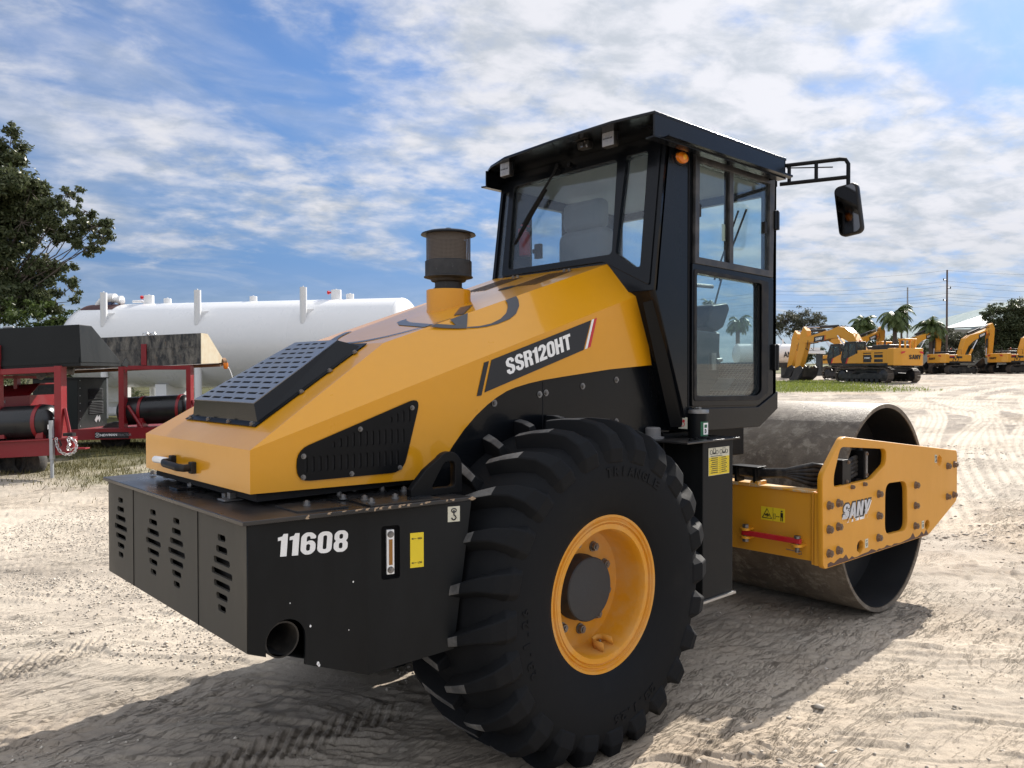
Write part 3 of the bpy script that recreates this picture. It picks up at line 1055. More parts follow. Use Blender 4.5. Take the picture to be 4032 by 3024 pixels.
# ---- cab
YR, YL = -.829, .50
cab = thing('cab', None, None)
cab.parent = roller
rx = lambda z: .755 + .135 * (z - 2.95)                      # rear wall plane
lx = lambda z: .66 + (2.164 - z) * .383                      # lower rear wall plane
wall = [(rx(2.965), 2.965), (rx(2.164), 2.164), (lx(1.395), 1.395), (1.698, 1.390), (1.914, 1.495), (1.914, 2.965)]
up_h = rrect(1.02, 1.80, 2.36, 2.91, .012)
lo_h = rpoly([(1.008, 2.286), (1.707, 2.275), (1.708, 1.612), (1.657, 1.582), (1.008, 1.592)], .022, 3)
obj('right_wall', plate(wall, [up_h, lo_h], .045, (0, YR + .0225, 0), edge=.004), M['blackgloss'], cab, ang=30)
wl_h = [rrect(.985, 1.318, 2.42, 2.860, .012), rrect(1.352, 1.80, 2.42, 2.860, .012), rrect(1.0, 1.70, 1.62, 2.30, .02)]
obj('left_wall', plate(wall, wl_h, .04, (0, YL - .02, 0)), M['blackgloss'], cab, sm=False)
# door: proud frame round the lower glass, seams and hinges
dr_o = rpoly([(.972, 2.338), (1.852, 2.322), (1.850, 1.60), (1.678, 1.522), (.968, 1.535)], .012, 2)
dr_i = rpoly([(1.000, 2.294), (1.715, 2.283), (1.716, 1.608), (1.661, 1.574), (1.000, 1.584)], .024, 3)
door = obj('door', plate(dr_o, [dr_i], .012, (0, YR - .008, 0), edge=.003), M['blackgloss'], cab, ang=30)
dr_i2 = rpoly([(1.008, 2.286), (1.707, 2.275), (1.708, 1.612), (1.657, 1.582), (1.008, 1.592)], .022, 3)
dr_o2 = rpoly([(.984, 2.305), (1.785, 2.296), (1.783, 1.598), (1.672, 1.553), (.984, 1.565)], .015, 2)
obj('door_gasket', plate(dr_o2, [dr_i2], .006, (0, YR - .016, 0), edge=.002), M['plastic'], door, ang=30)
obj('door_glass', plate(dr_i2, [], .004, (0, YR + .012, 0)), M['glassd'], door, sm=False)
obj('door_seam', MB().box(.948, .953, YR - .004, YR - .0005, 1.53, 2.955), M['dark'], door)
obj('door_seam', MB().box(1.862, 1.867, YR - .004, YR - .0005, 1.60, 2.955), M['dark'], door)
for z0, z1 in ((2.63, 2.745), (1.74, 1.90)):
    mb = MB().box(1.838, 1.862, YR - .034, YR - .006, z0, z1).tube([(1.868, YR - .024, z0 - .004), (1.868, YR - .024, z1 + .004)], .016, 12).box(1.874, 1.90, YR - .03, YR - .002, z0, z1)
    obj('door_hinge', mb, M['black'], door, bevel=.003)
mb = MB().tube([(1.28, YR + .03, 1.795), (1.33, YR + .03, 1.80)], .012, 8).tube([(1.27, YR + .05, 1.74), (1.27, YR + .05, 1.84)], .02, 10)
obj('door_lock', mb, M['steel'], door)
# sliding window in the upper half
wf = thing('sliding_window', None, None)
wf.parent = cab
fo = [(.985, 2.335), (1.832, 2.323), (1.855, 2.952), (.990, 2.952)]
fi = [(1.024, 2.374), (1.785, 2.364), (1.794, 2.906), (1.030, 2.906)]
obj('window_frame', plate(fo, [fi], .022, (0, YR - .012, 0), edge=.003), M['alu'], wf, ang=30)
obj('sash_bar', MB().box(1.352, 1.392, YR - .012, YR + .008, 2.37, 2.907), M['alu'], wf, bevel=.002)
obj('sash_bar', MB().box(1.335, 1.352, YR + .004, YR + .018, 2.37, 2.907), M['plastic'], wf)
obj('window_pane', MB().box(1.02, 1.37, YR + .004, YR + .008, 2.37, 2.91), M['glassd'], wf, sm=False)
obj('window_pane', MB().box(1.37, 1.80, YR - .006, YR - .002, 2.365, 2.91), M['glassd'], wf, sm=False)
for x, z in ((1.032, 2.637), (1.745, 2.628)):
    obj('sash_latch', MB().box(x - .014, x + .014, YR - .022, YR + .004, z - .036, z + .036), M['plastic'], wf, bevel=.004)
obj('caution_label', MB().box(1.30, 1.335, YR + .0095, YR + .0105, 2.50, 2.60), M['labelcream'], wf, sm=False)
# left windows
for a, b, c, d in ((.985, 1.318, 2.42, 2.86), (1.352, 1.80, 2.42, 2.86), (1.0, 1.70, 1.62, 2.30)):
    obj('left_window', MB().box(a, b, YL - .022, YL - .018, c, d), M['glass'], cab, sm=False)
mb = MB().box(1.00, 1.03, YL - .10, YL - .045, 2.50, 2.60).box(.985, 1.01, YL - .06, YL - .04, 2.535, 2.565)
obj('window_catch', mb, M['plastic'], cab, bevel=.004)
# rear wall: sloping sheet with one wide and two narrow windows
RV = Vector((.135, 0, 1)).normalized()
kz = 1 / RV.z
RO = Vector((rx(0) + .004, 0, 0))
Q = lambda y, z: (-y, z * kz)
rw = [Q(YR, 2.965), Q(YR, 2.164), Q(YL, 2.164), Q(YL, 2.965)]
mh = rpoly([Q(.345, 2.385), Q(.365, 2.930), Q(-.497, 2.935), Q(-.518, 2.390)], .03, 4)
rh = rpoly([Q(-.545, 2.395), Q(-.565, 2.938), Q(-.716, 2.938), Q(-.728, 2.296), Q(-.69, 2.300)], .022, 4)
lh_ = rpoly([Q(.475, 2.25), Q(.478, 2.905), Q(.405, 2.905), Q(.400, 2.33), Q(.43, 2.25)], .01, 2)
rwo = obj('rear_wall', plate(rw, [mh, rh, lh_], .03, RO, (0, -1, 0), RV), M['blackgloss'], cab, sm=False)
rf_o = rpoly([Q(.40, 2.345), Q(.41, 2.975), Q(-.80, 2.975), Q(-.80, 2.19), Q(-.46, 2.352)], .02, 3)
obj('rear_frame', plate(rf_o, [mh, rh], .012, RO - Vector((.018, 0, 0)), (0, -1, 0), RV, edge=.003), M['blackgloss'], rwo, ang=30)
for nm, hh, mt in (('rear_window', mh, 'glassr'), ('corner_window', rh, 'glassr'), ('corner_window', lh_, 'glassr')):
    obj(nm, plate(hh, [], .004, RO, (0, -1, 0), RV), M[mt], cab, sm=False)
mb = MB().prism([(rx(2.166), YR + .01, 2.166), (rx(2.166), YL - .01, 2.166), (lx(1.40), YL - .01, 1.40), (lx(1.40), YR + .01, 1.40)], (.03, 0, 0))
obj('lower_rear_wall', mb, M['blackgloss'], cab, sm=False)
# strengthening rib down the lower corner
mb = MB().prism([(lx(2.10) - .004, YR + .02, 2.12), (lx(2.10) - .05, YR + .07, 2.10), (lx(1.45) - .05, YR + .07, 1.42), (lx(1.45) - .004, YR + .02, 1.42)], (.03, .0, 0))
obj('corner_rib', mb, M['black'], cab, sm=False)
# front: posts, windscreen, sloping nose plate
mb = MB()
for y0, y1 in ((YR, YR + .07), (YL - .07, YL)):
    mb.box(1.87, 1.914, y0, y1, 1.495, 2.965)
mb.box(1.87, 1.914, YR + .07, YL - .07, 2.855, 2.965)
mb.box(1.87, 1.914, YR + .07, YL - .07, 1.495, 1.785)
obj('front_posts', mb, M['blackgloss'], cab, bevel=.004)
obj('windscreen', MB().box(1.89, 1.895, YR + .07, YL - .07, 1.785, 2.855), M['glassd'], cab, sm=False)
mb = MB().prism([(.95, YR + .046, 1.42), (1.66, YR + .046, 1.42), (1.90, YR + .046, 1.50), (1.90, YR + .046, 1.47), (1.69, YR + .046, 1.392), (.96, YR + .046, 1.392)], (0, YL - YR - .09, 0))
obj('floor', mb, M['black'], cab, sm=False)
obj('lower_sill', plate([(.958, 1.394), (1.698, 1.388), (1.916, 1.494), (1.916, 1.602), (1.682, 1.512), (.945, 1.524)], [], .010, (0, YR - .006, 0), edge=.003), M['blackgloss'], cab, ang=30)
# ribbed rubber mat rising to the nose, with an inspection hatch
A0, A1 = Vector((1.42, 0, 1.44)), Vector((1.868, 0, 1.79))
av = (A1 - A0).normalized()
an = Vector((-av.z, 0, av.x))
mat = obj('floor_mat', MB().prism([A0 + Vector((0, YR + .05, 0)), A1 + Vector((0, YR + .05, 0)), A1 + Vector((0, YL - .05, 0)), A0 + Vector((0, YL - .05, 0))], an * -.01), M['alu'], cab, sm=False)
mb = MB()
for k in range(46):
    y = YR + .06 + k * .027
    c = (A0 + A1) / 2 + Vector((0, y, 0)) + an * .0015
    mb.obox(c, av * (A1 - A0).length, (0, .004, 0), an * .003)
for k in range(26):
    c = A0 + av * (.02 + k * .021) + Vector((0, (YR + YL) / 2, 0)) + an * .001
    mb.obox(c, av * .0025, (0, YL - YR - .1, 0), an * .002)
obj('mat_ribs', mb, paint('pale_rib', (.20, .20, .20), .4, .3, metal=.3), mat, sm=False)
c = A0 + av * .33 + Vector((0, -.55, 0)) + an * .006
obj('floor_hatch', MB().obox(c, av * .13, (0, .20, 0), an * .006), paint('hatch_steel', (.25, .25, .25), .35, .3, metal=.4), mat, bevel=.002)
# roof: thin sheet, valance along the right side with a rain lip, open towards the rear
rf = [(.475, -.958), (.440, -.70), (.452, -.27), (.488, .19), (.56, .40), (.62, .50), (1.76, .56), (1.80, -.958)]
roof = obj('roof', MB().prism([(x, y, 3.030) for x, y in rf], (0, 0, .016)), M['blackgloss'], cab, bevel=.003)
obj('roof_valance', MB().box(.477, 1.790, -.956, -.946, 2.921, 3.031), M['blackgloss'], roof, sm=False)
obj('rain_lip', MB().prism([(.56, -.956, 2.924), (.56, -.985, 2.930), (.56, -.985, 2.942), (.56, -.980, 2.934), (.56, -.956, 2.932)], (1.268, 0, 0)), M['blackgloss'], roof, sm=False)
obj('valance_return', MB().box(.477, 1.80, -.956, -.90, 2.916, 2.922), M['blackgloss'], roof, sm=False)
obj('front_valance', MB().prism([(1.79, -.956, 2.925), (1.765, .56, 2.925), (1.755, .56, 2.925), (1.78, -.956, 2.925)], (0, 0, .106)), M['blackgloss'], roof, sm=False)
mb = MB().prism([(.60, .495, 2.935), (1.76, .555, 2.935), (1.76, .545, 2.935), (.60, .485, 2.935)], (0, 0, .1))
mb.prism([(.585, .52, 2.928), (1.78, .585, 2.928), (1.78, .54, 2.928), (.60, .48, 2.928)], (0, 0, .010))
obj('left_valance', mb, M['blackgloss'], roof, sm=False)
mb = MB().prism([(.775, YR, 2.962), (.775, YL, 2.962), (1.914, YL, 2.962), (1.914, YR, 2.962)], (0, 0, .066))
obj('roof_frame', mb, M['blackgloss'], roof, sm=False)
mb = MB().prism([(.79, YR + .05, 2.93), (.79, YL - .05, 2.93), (1.86, YL - .05, 2.905), (1.86, YR + .05, 2.905)], (0, 0, .02))
obj('headlining', mb, M['lining'], cab, sm=False)
# seat
seat = thing('seat', None, None)
seat.parent = cab
def cushion(c, sx, sy, sz, r):
    mb = MB().box(c[0] - sx / 2, c[0] + sx / 2, c[1] - sy / 2, c[1] + sy / 2, c[2] - sz / 2, c[2] + sz / 2)
    return mb, r
for nm, c, d, r_ in (('headrest', (1.20, .165, 2.775), (.11, .36, .20), .05), ('backrest', (1.19, .145, 2.42), (.16, .44, .52), .075), ('seat_cushion', (1.42, .14, 2.11), (.48, .46, .15), .06), ('armrest', (1.32, -.14, 2.33), (.30, .07, .07), .03)):
    mb, r_ = cushion(c, *d, r_)
    o = obj(nm, mb, M['fabric'], seat, bevel=r_, seg=5, ang=180)
mb = MB()
for y in (.10, .23):
    mb.tube([(1.20, y, 2.64), (1.20, y, 2.70)], .008, 8)
mb.box(1.28, 1.52, 0, .28, 1.44, 2.05)
obj('seat_stand', mb, M['plastic'], seat)
# side console and instrument display
mb = MB().prism([(1.42, -.53, 1.44), (1.72, -.53, 1.55), (1.74, -.53, 1.985), (1.40, -.53, 1.995)], (0, .25, 0))
con = obj('control_console', mb, M['blueblack'], cab, bevel=.012)
mb = MB().tube([(1.50, -.42, 1.99), (1.50, -.42, 2.05)], .02, 10)
for k, rr in enumerate((.035, .03, .034)):
    mb.lathe([(rr, 2.0 + k * .018), (rr, 2.008 + k * .018)], (1.50, -.42, 0), seg=16)
mb.tube([(1.50, -.42, 2.05), (1.49, -.42, 2.11), (1.50, -.42, 2.13)], [.014, .022, .012], 10)
obj('joystick', mb, M['plastic'], con)
mb = MB().prism([(1.62, -.50, 2.02), (1.70, -.50, 2.165), (1.88, -.50, 2.19), (1.905, -.50, 2.15), (1.83, -.50, 2.025), (1.76, -.50, 1.995)], (0, .20, 0))
dsp = obj('display_unit', mb, M['plastic'], cab, bevel=.015)
mb = MB().prism([(1.76, -.46, 2.01), (1.81, -.46, 2.0), (1.862, -.46, 1.78), (1.80, -.46, 1.66), (1.78, -.46, 1.72)], (0, .12, 0))
obj('column_boot', mb, paint('grey_vinyl_boot', (.07, .065, .065), .6, .2), dsp, bevel=.01)
mb = MB().tube([(1.80 - .0 + .16 * math.cos(t) * .35, -.02 + .17 * math.sin(t), 2.19 + .16 * math.cos(t) * .3) for t in [2 * PI * k / 28 for k in range(29)]], .014, 8, False)
mb.tube([(1.80, -.02, 2.19), (1.86, -.02, 1.7)], .03, 10)
obj('steering_wheel', mb, M['plastic'], cab)
mb = MB().tube([(1.14, YR + .08, 2.233), (1.34, YR + .10, 2.240)], .012, 8)
obj('grab_handle', mb, M['steel'], cab)
mb = MB()
for a, b in (((1.905, -.62, 2.80), (1.93, -.40, 2.35)), ((1.905, -.56, 2.80), (1.93, -.36, 2.36)), ((1.93, -.46, 2.50), (1.935, -.30, 2.0))):
    mb.tube([a, b], .007, 6)
obj('front_wiper', mb, M['black'], cab)
mb = MB().lathe([(.085, 0), (.085, .05), (.03, .07)], (1.55, -.38, 2.74), 'x', 24)
mb.tube([(1.56, -.38, 2.74), (1.60, -.38, 2.92)], .012, 8)
obj('cab_fan', mb, M['plastic'], cab)
mb = MB().box(1.868, 1.89, -.74, -.40, 2.60, 2.86)
# exterior fittings on the cab
def worklamp(y, x=.545, z=3.013):
    l = thing('work_light', None, None)
    l.parent = roller
    mb = MB().box(x - .0, x + .04, y - .046, y + .046, z - .046, z + .046)
    obj('lamp_body', mb, M['plastic'], l, bevel=.012)
    obj('lamp_lens', MB().box(x - .005, x + .001, y - .040, y + .040, z - .040, z + .040), M['lens'], l, bevel=.004)
    for dz in (.026, .012, -.012, -.026):
        for k in range(3):
            mb = MB().lathe([(.007, -.0085), (.005, -.006), (.0, -.006)], (x, y - .02 + k * .02, z + dz), 'x', 10)
            obj('lamp_diode', mb, M['lens'], l)
    obj('lamp_lettering', text('LED WORK LAMP', .066, .008, (x - .0062, y + .033, z - .004), (0, -1, 0), UP, .0006, .02), M['decalblack'], l, sm=False)
    mb = MB().box(x + .012, x + .028, y - .058, y - .05, z - .01, z + .05).box(x + .012, x + .028, y + .05, y + .058, z - .01, z + .05).box(x + .008, x + .03, y - .058, y + .058, z + .05, z + .056)
    obj('lamp_bracket', mb, M['black'], l)
    obj('lamp_bolt', MB().hexbolt((x + .018, y, z + .033), UP, .010, .022), M['steel'], l)
    return l
worklamp(-.592, z=2.998)
worklamp(.245, z=2.990)
mb = MB().prism([(.50, -.345, 3.055), (.58, -.345, 3.062), (.58, -.455, 3.062), (.50, -.455, 3.055)], (0, 0, .004))
cam_ = obj('rear_camera', MB().box(.55, .60, -.44, -.355, 2.985, 3.03), M['plastic'], roller, bevel=.012)
obj('camera_visor', MB().prism([(.515, -.35, 3.028), (.60, -.35, 3.034), (.60, -.452, 3.034), (.515, -.452, 3.028)], (0, 0, .003)), M['plastic'], cam_)
obj('camera_lens', MB().lathe([(.015, -.008), (.012, 0), (0, .002)], (.55, -.40, 3.005), 'x', 16), M['mirror'], cam_)
for y in (-.432, -.42, -.436):
    obj('camera_diode', MB().lathe([(.005, -.004), (0, -.005)], (.549, y, 3.0 + (y + .43) * 2), 'x', 8), M['steel'], cam_)
wp = lambda y, z, h=.02: Vector((rx(z) - .02 - h, y, z))
mb = MB().tube([wp(-.04, 2.985, .0), wp(-.04, 2.985, .03)], .016, 10)
mb.tube([wp(-.04, 2.985, .03), wp(-.02, 2.94, .03), wp(.16, 2.73, .025), wp(.22, 2.66, .02)], .008, 6)
mb.tube([wp(-.14, 2.975, 0), wp(-.14, 2.975, .03)], .014, 10)
rwip = obj('rear_wiper', mb, M['black'], roller)
mb = MB().tube([wp(.05, 2.86, .012), wp(.29, 2.545, .012)], .011, 6)
mb.tube([wp(.09, 2.82, .02), wp(.25, 2.60, .02)], .008, 6)
obj('wiper_blade', mb, M['black'], rwip)
mb = MB().lathe([(.001, -.030), (.03, -.028), (.048, -.02), (.052, -.008), (.054, 0)], (0, 0, 0), 'y', 28)
me = mb.mesh('marker_light')
for v in me.vertices:
    v.co.x *= 1.0
    v.co.z *= .60
o = obj('marker_light', me, M['amber'], cab, loc=(.875, YR, 2.905))
mb = MB().lathe([(.058, -.006), (.058, 0)], (0, 0, 0), 'y', 28)
me = mb.mesh('marker_base')
for v in me.vertices:
    v.co.z *= .7
obj('marker_base', me, M['plastic'], o)
obj('marker_filament', MB().lathe([(.012, -.034), (.016, -.026)], (0, 0, 0), 'y', 14), plain('pale_amber', (.9, .45, .05), .2), o)
# mirror on its ladder arm
mir = thing('side_mirror', None, None)
mir.parent = roller
a_l, b_l = Vector((1.925, -.845, 2.925)), Vector((2.06, -1.225, 2.925))
d_l = (b_l - a_l)
upv = Vector((0, 0, .115))
mb = MB().tube([a_l, b_l], .0125, 10)
mb.tube([a_l + upv, a_l + upv + d_l * .88, a_l + upv * .95 + d_l * .96, a_l + upv * .7 + d_l * 1.0, b_l, b_l - Vector((0, 0, .05))], .0125, 10)
for f in (.14, .54):
    mb.tube([a_l + d_l * f, a_l + d_l * f + upv], .0115, 10)
mb.tube([a_l + Vector((-.02, .02, -.015)), a_l + Vector((-.02, .02, .02))], .012, 10)
mb.tube([a_l + d_l * .1 + upv * .86, a_l + d_l * .78 + upv * .62], .004, 6)
obj('mirror_arm', mb, M['black'], mir)
mc = b_l + Vector((.015, .0, -.20))
mU = Vector((.05, -1.0, 0)).normalized()
mV = Vector((.0, .03, 1)).normalized()
mV = (mV - mU * (mU @ mV)).normalized()
mU = (mU + mV * .0).normalized()
rv_ = Matrix.Rotation(R(7), 3, mU.cross(mV))
mV2, mU2 = rv_ @ mV, rv_ @ mU
o = obj('mirror_head', plate(rrect(-.073, .073, -.158, .158, .036, 5), [], .055, mc, mU2, mV2, edge=.014), M['plastic'], mir)
nn = mU2.cross(mV2)
sgn_ = -1 if nn.x > 0 else 1
obj('mirror_glass', plate(rrect(-.062, .062, -.147, .147, .03, 5), [], .002, mc + nn * sgn_ * .0288, mU2, mV2), M['mirror'], mir, sm=False)
# small warning sticker low on the cab corner
lw_ = obj('warning_sticker', MB().obox((.925, -.812, 1.443), (.002, 0, 0), (0, .058, 0), (0, 0, .064)), M['labelcream'], cab, sm=False)
mb = MB().tube([(.9235, -.812 + .012 * math.cos(t), 1.437 + .012 * math.sin(t)) for t in [2 * PI * k / 12 for k in range(13)]], .002, 5)
mb.obox((.9235, -.818, 1.455), (.001, 0, 0), (0, .014, 0), (0, 0, .014)).obox((.9235, -.800, 1.43), (.001, 0, 0), (0, .01, 0), (0, 0, .006))
obj('sticker_drawing', mb, M['red'], lw_, sm=False)

# ---- drum and its frame
DX, DR, DH = 3.086, .75, 1.045
mb = MB()
prof = [(DR, -DH), (DR, DH), (DR - .03, DH), (DR - .03, .80), (0.0, .80)]
mb.lathe([(DR - .032, -DH + .004), (DR - .004, -DH), (DR, -DH + .006), (DR, DH - .006), (DR - .004, DH), (DR - .032, DH - .004), (DR - .034, .72), (.02, .72)], (DX, 0, DR), 'y', 128, cap=False)
mb.lathe([(DR - .034, -.72), (.02, -.72)], (DX, 0, DR), 'y', 128, cap=False)
mb.lathe([(DR - .032, -DH + .004), (DR - .034, -.72)], (DX, 0, DR), 'y', 128, cap=False)
m, nt, b = nodes('drum_steel')
co = coords(nt)
n1 = noise(nt, co, 2.2, 10, .7, .6)
n2 = noise(nt, co, 11, 10, .75, .3)
n3 = noise(nt, co, 45, 6, .7)
c = mixc(nt, ramp(nt, n1, .35, .65), (.075, .058, .043), (.19, .155, .115))
c = mixc(nt, ramp(nt, n2, .50, .62, 0, .75), c, (.27, .235, .185))
c = mixc(nt, ramp(nt, n2, .40, .30, 0, .7), c, (.045, .034, .026))
c = mixc(nt, ramp(nt, n3, .70, .74, 0, .9), c, (.45, .44, .42))
nt.links.new(c, b.inputs['Base Color'])
b.inputs['Roughness'].default_value = .62
b.inputs['Metallic'].default_value = .15
ad = N(nt, 'ShaderNodeMath', operation='ADD')
nt.links.new(n2, ad.inputs[0])
nt.links.new(n3, ad.inputs[1])
bp = N(nt, 'ShaderNodeBump', i_Strength=.55, i_Distance=.006)
nt.links.new(ad.outputs[0], bp.inputs['Height'])
nt.links.new(bp.outputs[0], b.inputs['Normal'])
M['drum'] = m
drum = obj('drum', mb, m, roller, ang=40)
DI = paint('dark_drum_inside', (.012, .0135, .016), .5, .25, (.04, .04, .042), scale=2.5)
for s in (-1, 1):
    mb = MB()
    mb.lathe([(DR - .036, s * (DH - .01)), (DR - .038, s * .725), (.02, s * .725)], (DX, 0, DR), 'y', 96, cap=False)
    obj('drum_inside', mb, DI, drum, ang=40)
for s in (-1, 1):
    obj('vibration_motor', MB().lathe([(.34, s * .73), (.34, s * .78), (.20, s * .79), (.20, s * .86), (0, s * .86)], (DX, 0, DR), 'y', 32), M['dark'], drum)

frame = thing('drum_frame', None, None)
frame.parent = roller
PT = .036
YP = 1.118
po_ = rpoly([(2.235, 1.312), (4.310, 1.083), (4.312, .675), (3.702, .473), (1.972, .497), (1.957, 1.082)], .045, 5)
hw = rpoly([(2.205, 1.247), (2.905, 1.187), (2.909, 1.085), (2.675, .997), (2.113, .995), (2.113, 1.07)], .045, 5)
hr = rpoly([(2.898, .945), (3.275, .930), (3.290, .568), (2.893, .584)], .085, 6)
def drop(cx, cz, w=.05, h=.045, up=True):
    s = 1 if up else -1
    return [(cx, cz + s * h), (cx - w, cz + s * h * .35), (cx - w, cz - s * h * .35), (cx - w * .6, cz - s * h * .8), (cx, cz - s * h), (cx + w * .6, cz - s * h * .8), (cx + w, cz - s * h * .35), (cx + w, cz + s * h * .35)]
hd_ = [drop(3.915, 1.03), drop(2.500, .560, .048, .046, False), drop(3.672, .553, .045, .040, False)]
plates = []
for s in (-1, 1):
    p = obj('side_plate', plate(po_, [hw, hr] + hd_, PT, (0, s * (YP - PT / 2), 0), edge=.005), M['yellow_flat'], frame, ang=30)
    plates.append(p)
sp_ = plates[0]
B0 = MB().hexbolt((0, 0, 0), (0, -1, 0), .023, .026, 1.2)
bolts = [(2.04, .891), (2.168, .891), (2.04, .740), (2.168, .741), (2.04, .590), (2.168, .590), (2.779, .886), (2.776, .736), (2.774, .584), (3.432, .883), (3.428, .731), (3.425, .580), (4.085, .973), (4.235, .974), (4.082, .727), (4.222, .728)]
b0 = None
for x, z in bolts:
    if b0 is None:
        b0 = obj('frame_bolt', B0, M['rustbolt'], sp_)
        o = b0
    else:
        o = b0.copy()
        COL.objects.link(o)
        o.parent = sp_
    o.location = (x, -YP, z)
    o.rotation_euler = (0, random.uniform(0, 1), 0)
for x, z in ((2.36, .975), (2.546, .976)):
    obj('small_bolt', MB().hexbolt((x, -YP, z), (0, -1, 0), .014, .02, 1.0), M['rustbolt'], sp_)
# maker's lettering on the plate: dark backing, white offset, silver face
mU_, mV_ = Vector((1, 0, -.012)).normalized(), Vector((.0, 0, 1))
M['silver'] = paint('silver_lettering', (.55, .58, .64), .3, .1, metal=.3, scale=9)
for dx, dz, y, mt, grow in ((.004, -.020, .0008, 'white', .008), (0, 0, .0018, 'decalblack', .010), (0, 0, .0028, 'silver', .0)):
    obj('maker_lettering', btext('SANY', .40, .096, (2.226 + dx, -YP - y, .776 + dz), mU_, mV_, .0008, .24, grow, gap=.35), M[mt], sp_, sm=False)
hook_label((3.812, -YP - .0012, 1.021), (1, 0, -.1), UP, .045, .062, sp_)
for x, z in ((2.568, .542), (3.556, .538)):
    a = obj('tie_down_label', MB().box(x, x + .046, -YP - .0018, -YP - .0006, z, z + .060), M['labelcream'], sp_, sm=False)
    mb = MB().tube([(x + .014, -YP - .002, z + .034), (x + .016, -YP - .002, z + .018), (x + .023, -YP - .002, z + .010), (x + .031, -YP - .002, z + .018), (x + .032, -YP - .002, z + .034)], .002, 5).box(x + .01, x + .036, -YP - .0024, -YP - .0018, z + .044, z + .049)
    obj('label_drawing', mb, M['decalblack'], a, sm=False)
# scraped rusty lower edge of the plate
rnd = random.Random(4)
xs = [2.03 + k * .0425 for k in range(40)]
lo_ = [(x, .4985 - (x - 2.0) * .0145 + .004) for x in xs]
hi_ = [(x, z + .006 + max(0, rnd.gauss(.010, .010)) * (1.6 if x < 2.4 or x > 3.3 else .7)) for x, z in lo_]
obj('rust_scrape', MB().prism([(x, -YP - .0006, z) for x, z in lo_ + hi_[::-1]], (0, .0012, 0)), paint('rust_scrape_brown', (.10, .055, .04), .8, .5, (.2, .12, .08), scale=14), sp_, sm=False)
# cross beams
mb = MB().box(2.0, 2.10, -YP + PT, YP - PT, .53, .962)
mb.box(1.975, 2.0, -YP + PT, -YP + PT + .028, .512, .972).box(1.985, 2.0, -YP + PT + .034, -YP + PT + .05, .512, .972)
beam = obj('rear_beam', mb, M['yellow_flat'], frame, bevel=.006)
mb = MB().box(1.985, 2.11, -YP + PT + .03, -.66, .962, .975).box(1.985, 2.11, -.60, .7, .962, .985).box(1.99, 2.1, -.66, -.60, .962, 1.0)
obj('beam_cap', mb, paint('scuffed_yellow', YEL, .35, .5, (.6, .5, .36), scale=7, wear=((.55, .42, .25), .5)), beam, bevel=.003)
obj('front_beam', MB().box(4.16, 4.28, -YP + PT, YP - PT, .62, 1.02), M['yellow_flat'], frame, bevel=.006)
# red locking bar on two lugs
lk = thing('lock_bar', None, None)
lk.parent = frame
mb = MB().box(1.928, 1.958, -.985, -.572, .640, .672)
obj('bar', mb, M['redbar'], lk, bevel=.004)
for y, zs in ((-.595, ((.674, .690), (.620, .636))), (-.962, ((.620, .637),))):
    for za, zb in zs:
        obj('bar_lug', MB().box(1.943, 2.0, y - .032, y + .032, za + .0005, zb - .0005).tube([(1.943, y, za), (1.943, y, zb)], .035, 16), M['yellow_flat'], lk, bevel=.002)
mb = MB().tube([(1.943, -.595, .60), (1.943, -.595, .712)], .014, 12).tube([(1.943, -.595, .69), (1.943, -.595, .712)], .022, 6).tube([(1.943, -.595, .598), (1.943, -.595, .618)], .022, 6)
mb.tube([(1.943, -.962, .585), (1.943, -.962, .690)], .014, 12).tube([(1.943, -.962, .674), (1.943, -.962, .690)], .02, 12)
mb.tube([(1.935, -.89, .596), (1.935, -.93, .594), (1.935, -.962, .592), (1.935, -.99, .598), (1.935, -.995, .58), (1.935, -.975, .575)], .003, 5)
obj('bar_pin', mb, M['steel'], lk)
wl = obj('pinch_warning_label', MB().box(1.9975, 1.9995, -.847, -.677, .750, .838), M['labelyellow'], beam, sm=False)
PX = 1.9965
def wpt(y, z):
    return (PX, y, z)
mb = MB()
tri = [(-.688, .765), (-.755, .765), (-.7215, .826)]
mb.tube([wpt(*tri[i % 3]) for i in range(4)], .003, 5)
mb.obox(wpt(-.722, .785), (.001, 0, 0), (0, .008, 0), (0, 0, .026)).obox(wpt(-.722, .785), (.001, 0, 0), (0, .034, 0), (0, 0, .006))
mb.obox(wpt(-.708, .785), (.001, 0, 0), (0, .004, 0), (0, 0, .018)).obox(wpt(-.736, .785), (.001, 0, 0), (0, .004, 0), (0, 0, .018))
mb.obox(wpt(-.764, .794), (.001, 0, 0), (0, .0015, 0), (0, 0, .084))
bx_ = [(-.770, .766), (-.781, .766), (-.781, .800), (-.770, .800)]
mb.tube([wpt(*bx_[i % 4]) for i in range(5)], .0012, 5)
mb.obox(wpt(-.798, .783), (.001, 0, 0), (0, .020, 0), (0, 0, .003))
mb.add([wpt(-.785, .783), wpt(-.792, .788), wpt(-.792, .778)], [(0, 1, 2)]).add([wpt(-.811, .783), wpt(-.804, .788), wpt(-.804, .778)], [(0, 1, 2)])
mb.tube([wpt(-.826, .817), wpt(-.826, .825)], .006, 8)
mb.obox(wpt(-.826, .796), (.001, 0, 0), (0, .018, 0), (0, 0, .03)).obox(wpt(-.8205, .770), (.001, 0, 0), (0, .006, 0), (0, 0, .028)).obox(wpt(-.8315, .770), (.001, 0, 0), (0, .006, 0), (0, 0, .028))
obj('warning_drawing', mb, M['decalblack'], wl, sm=False)
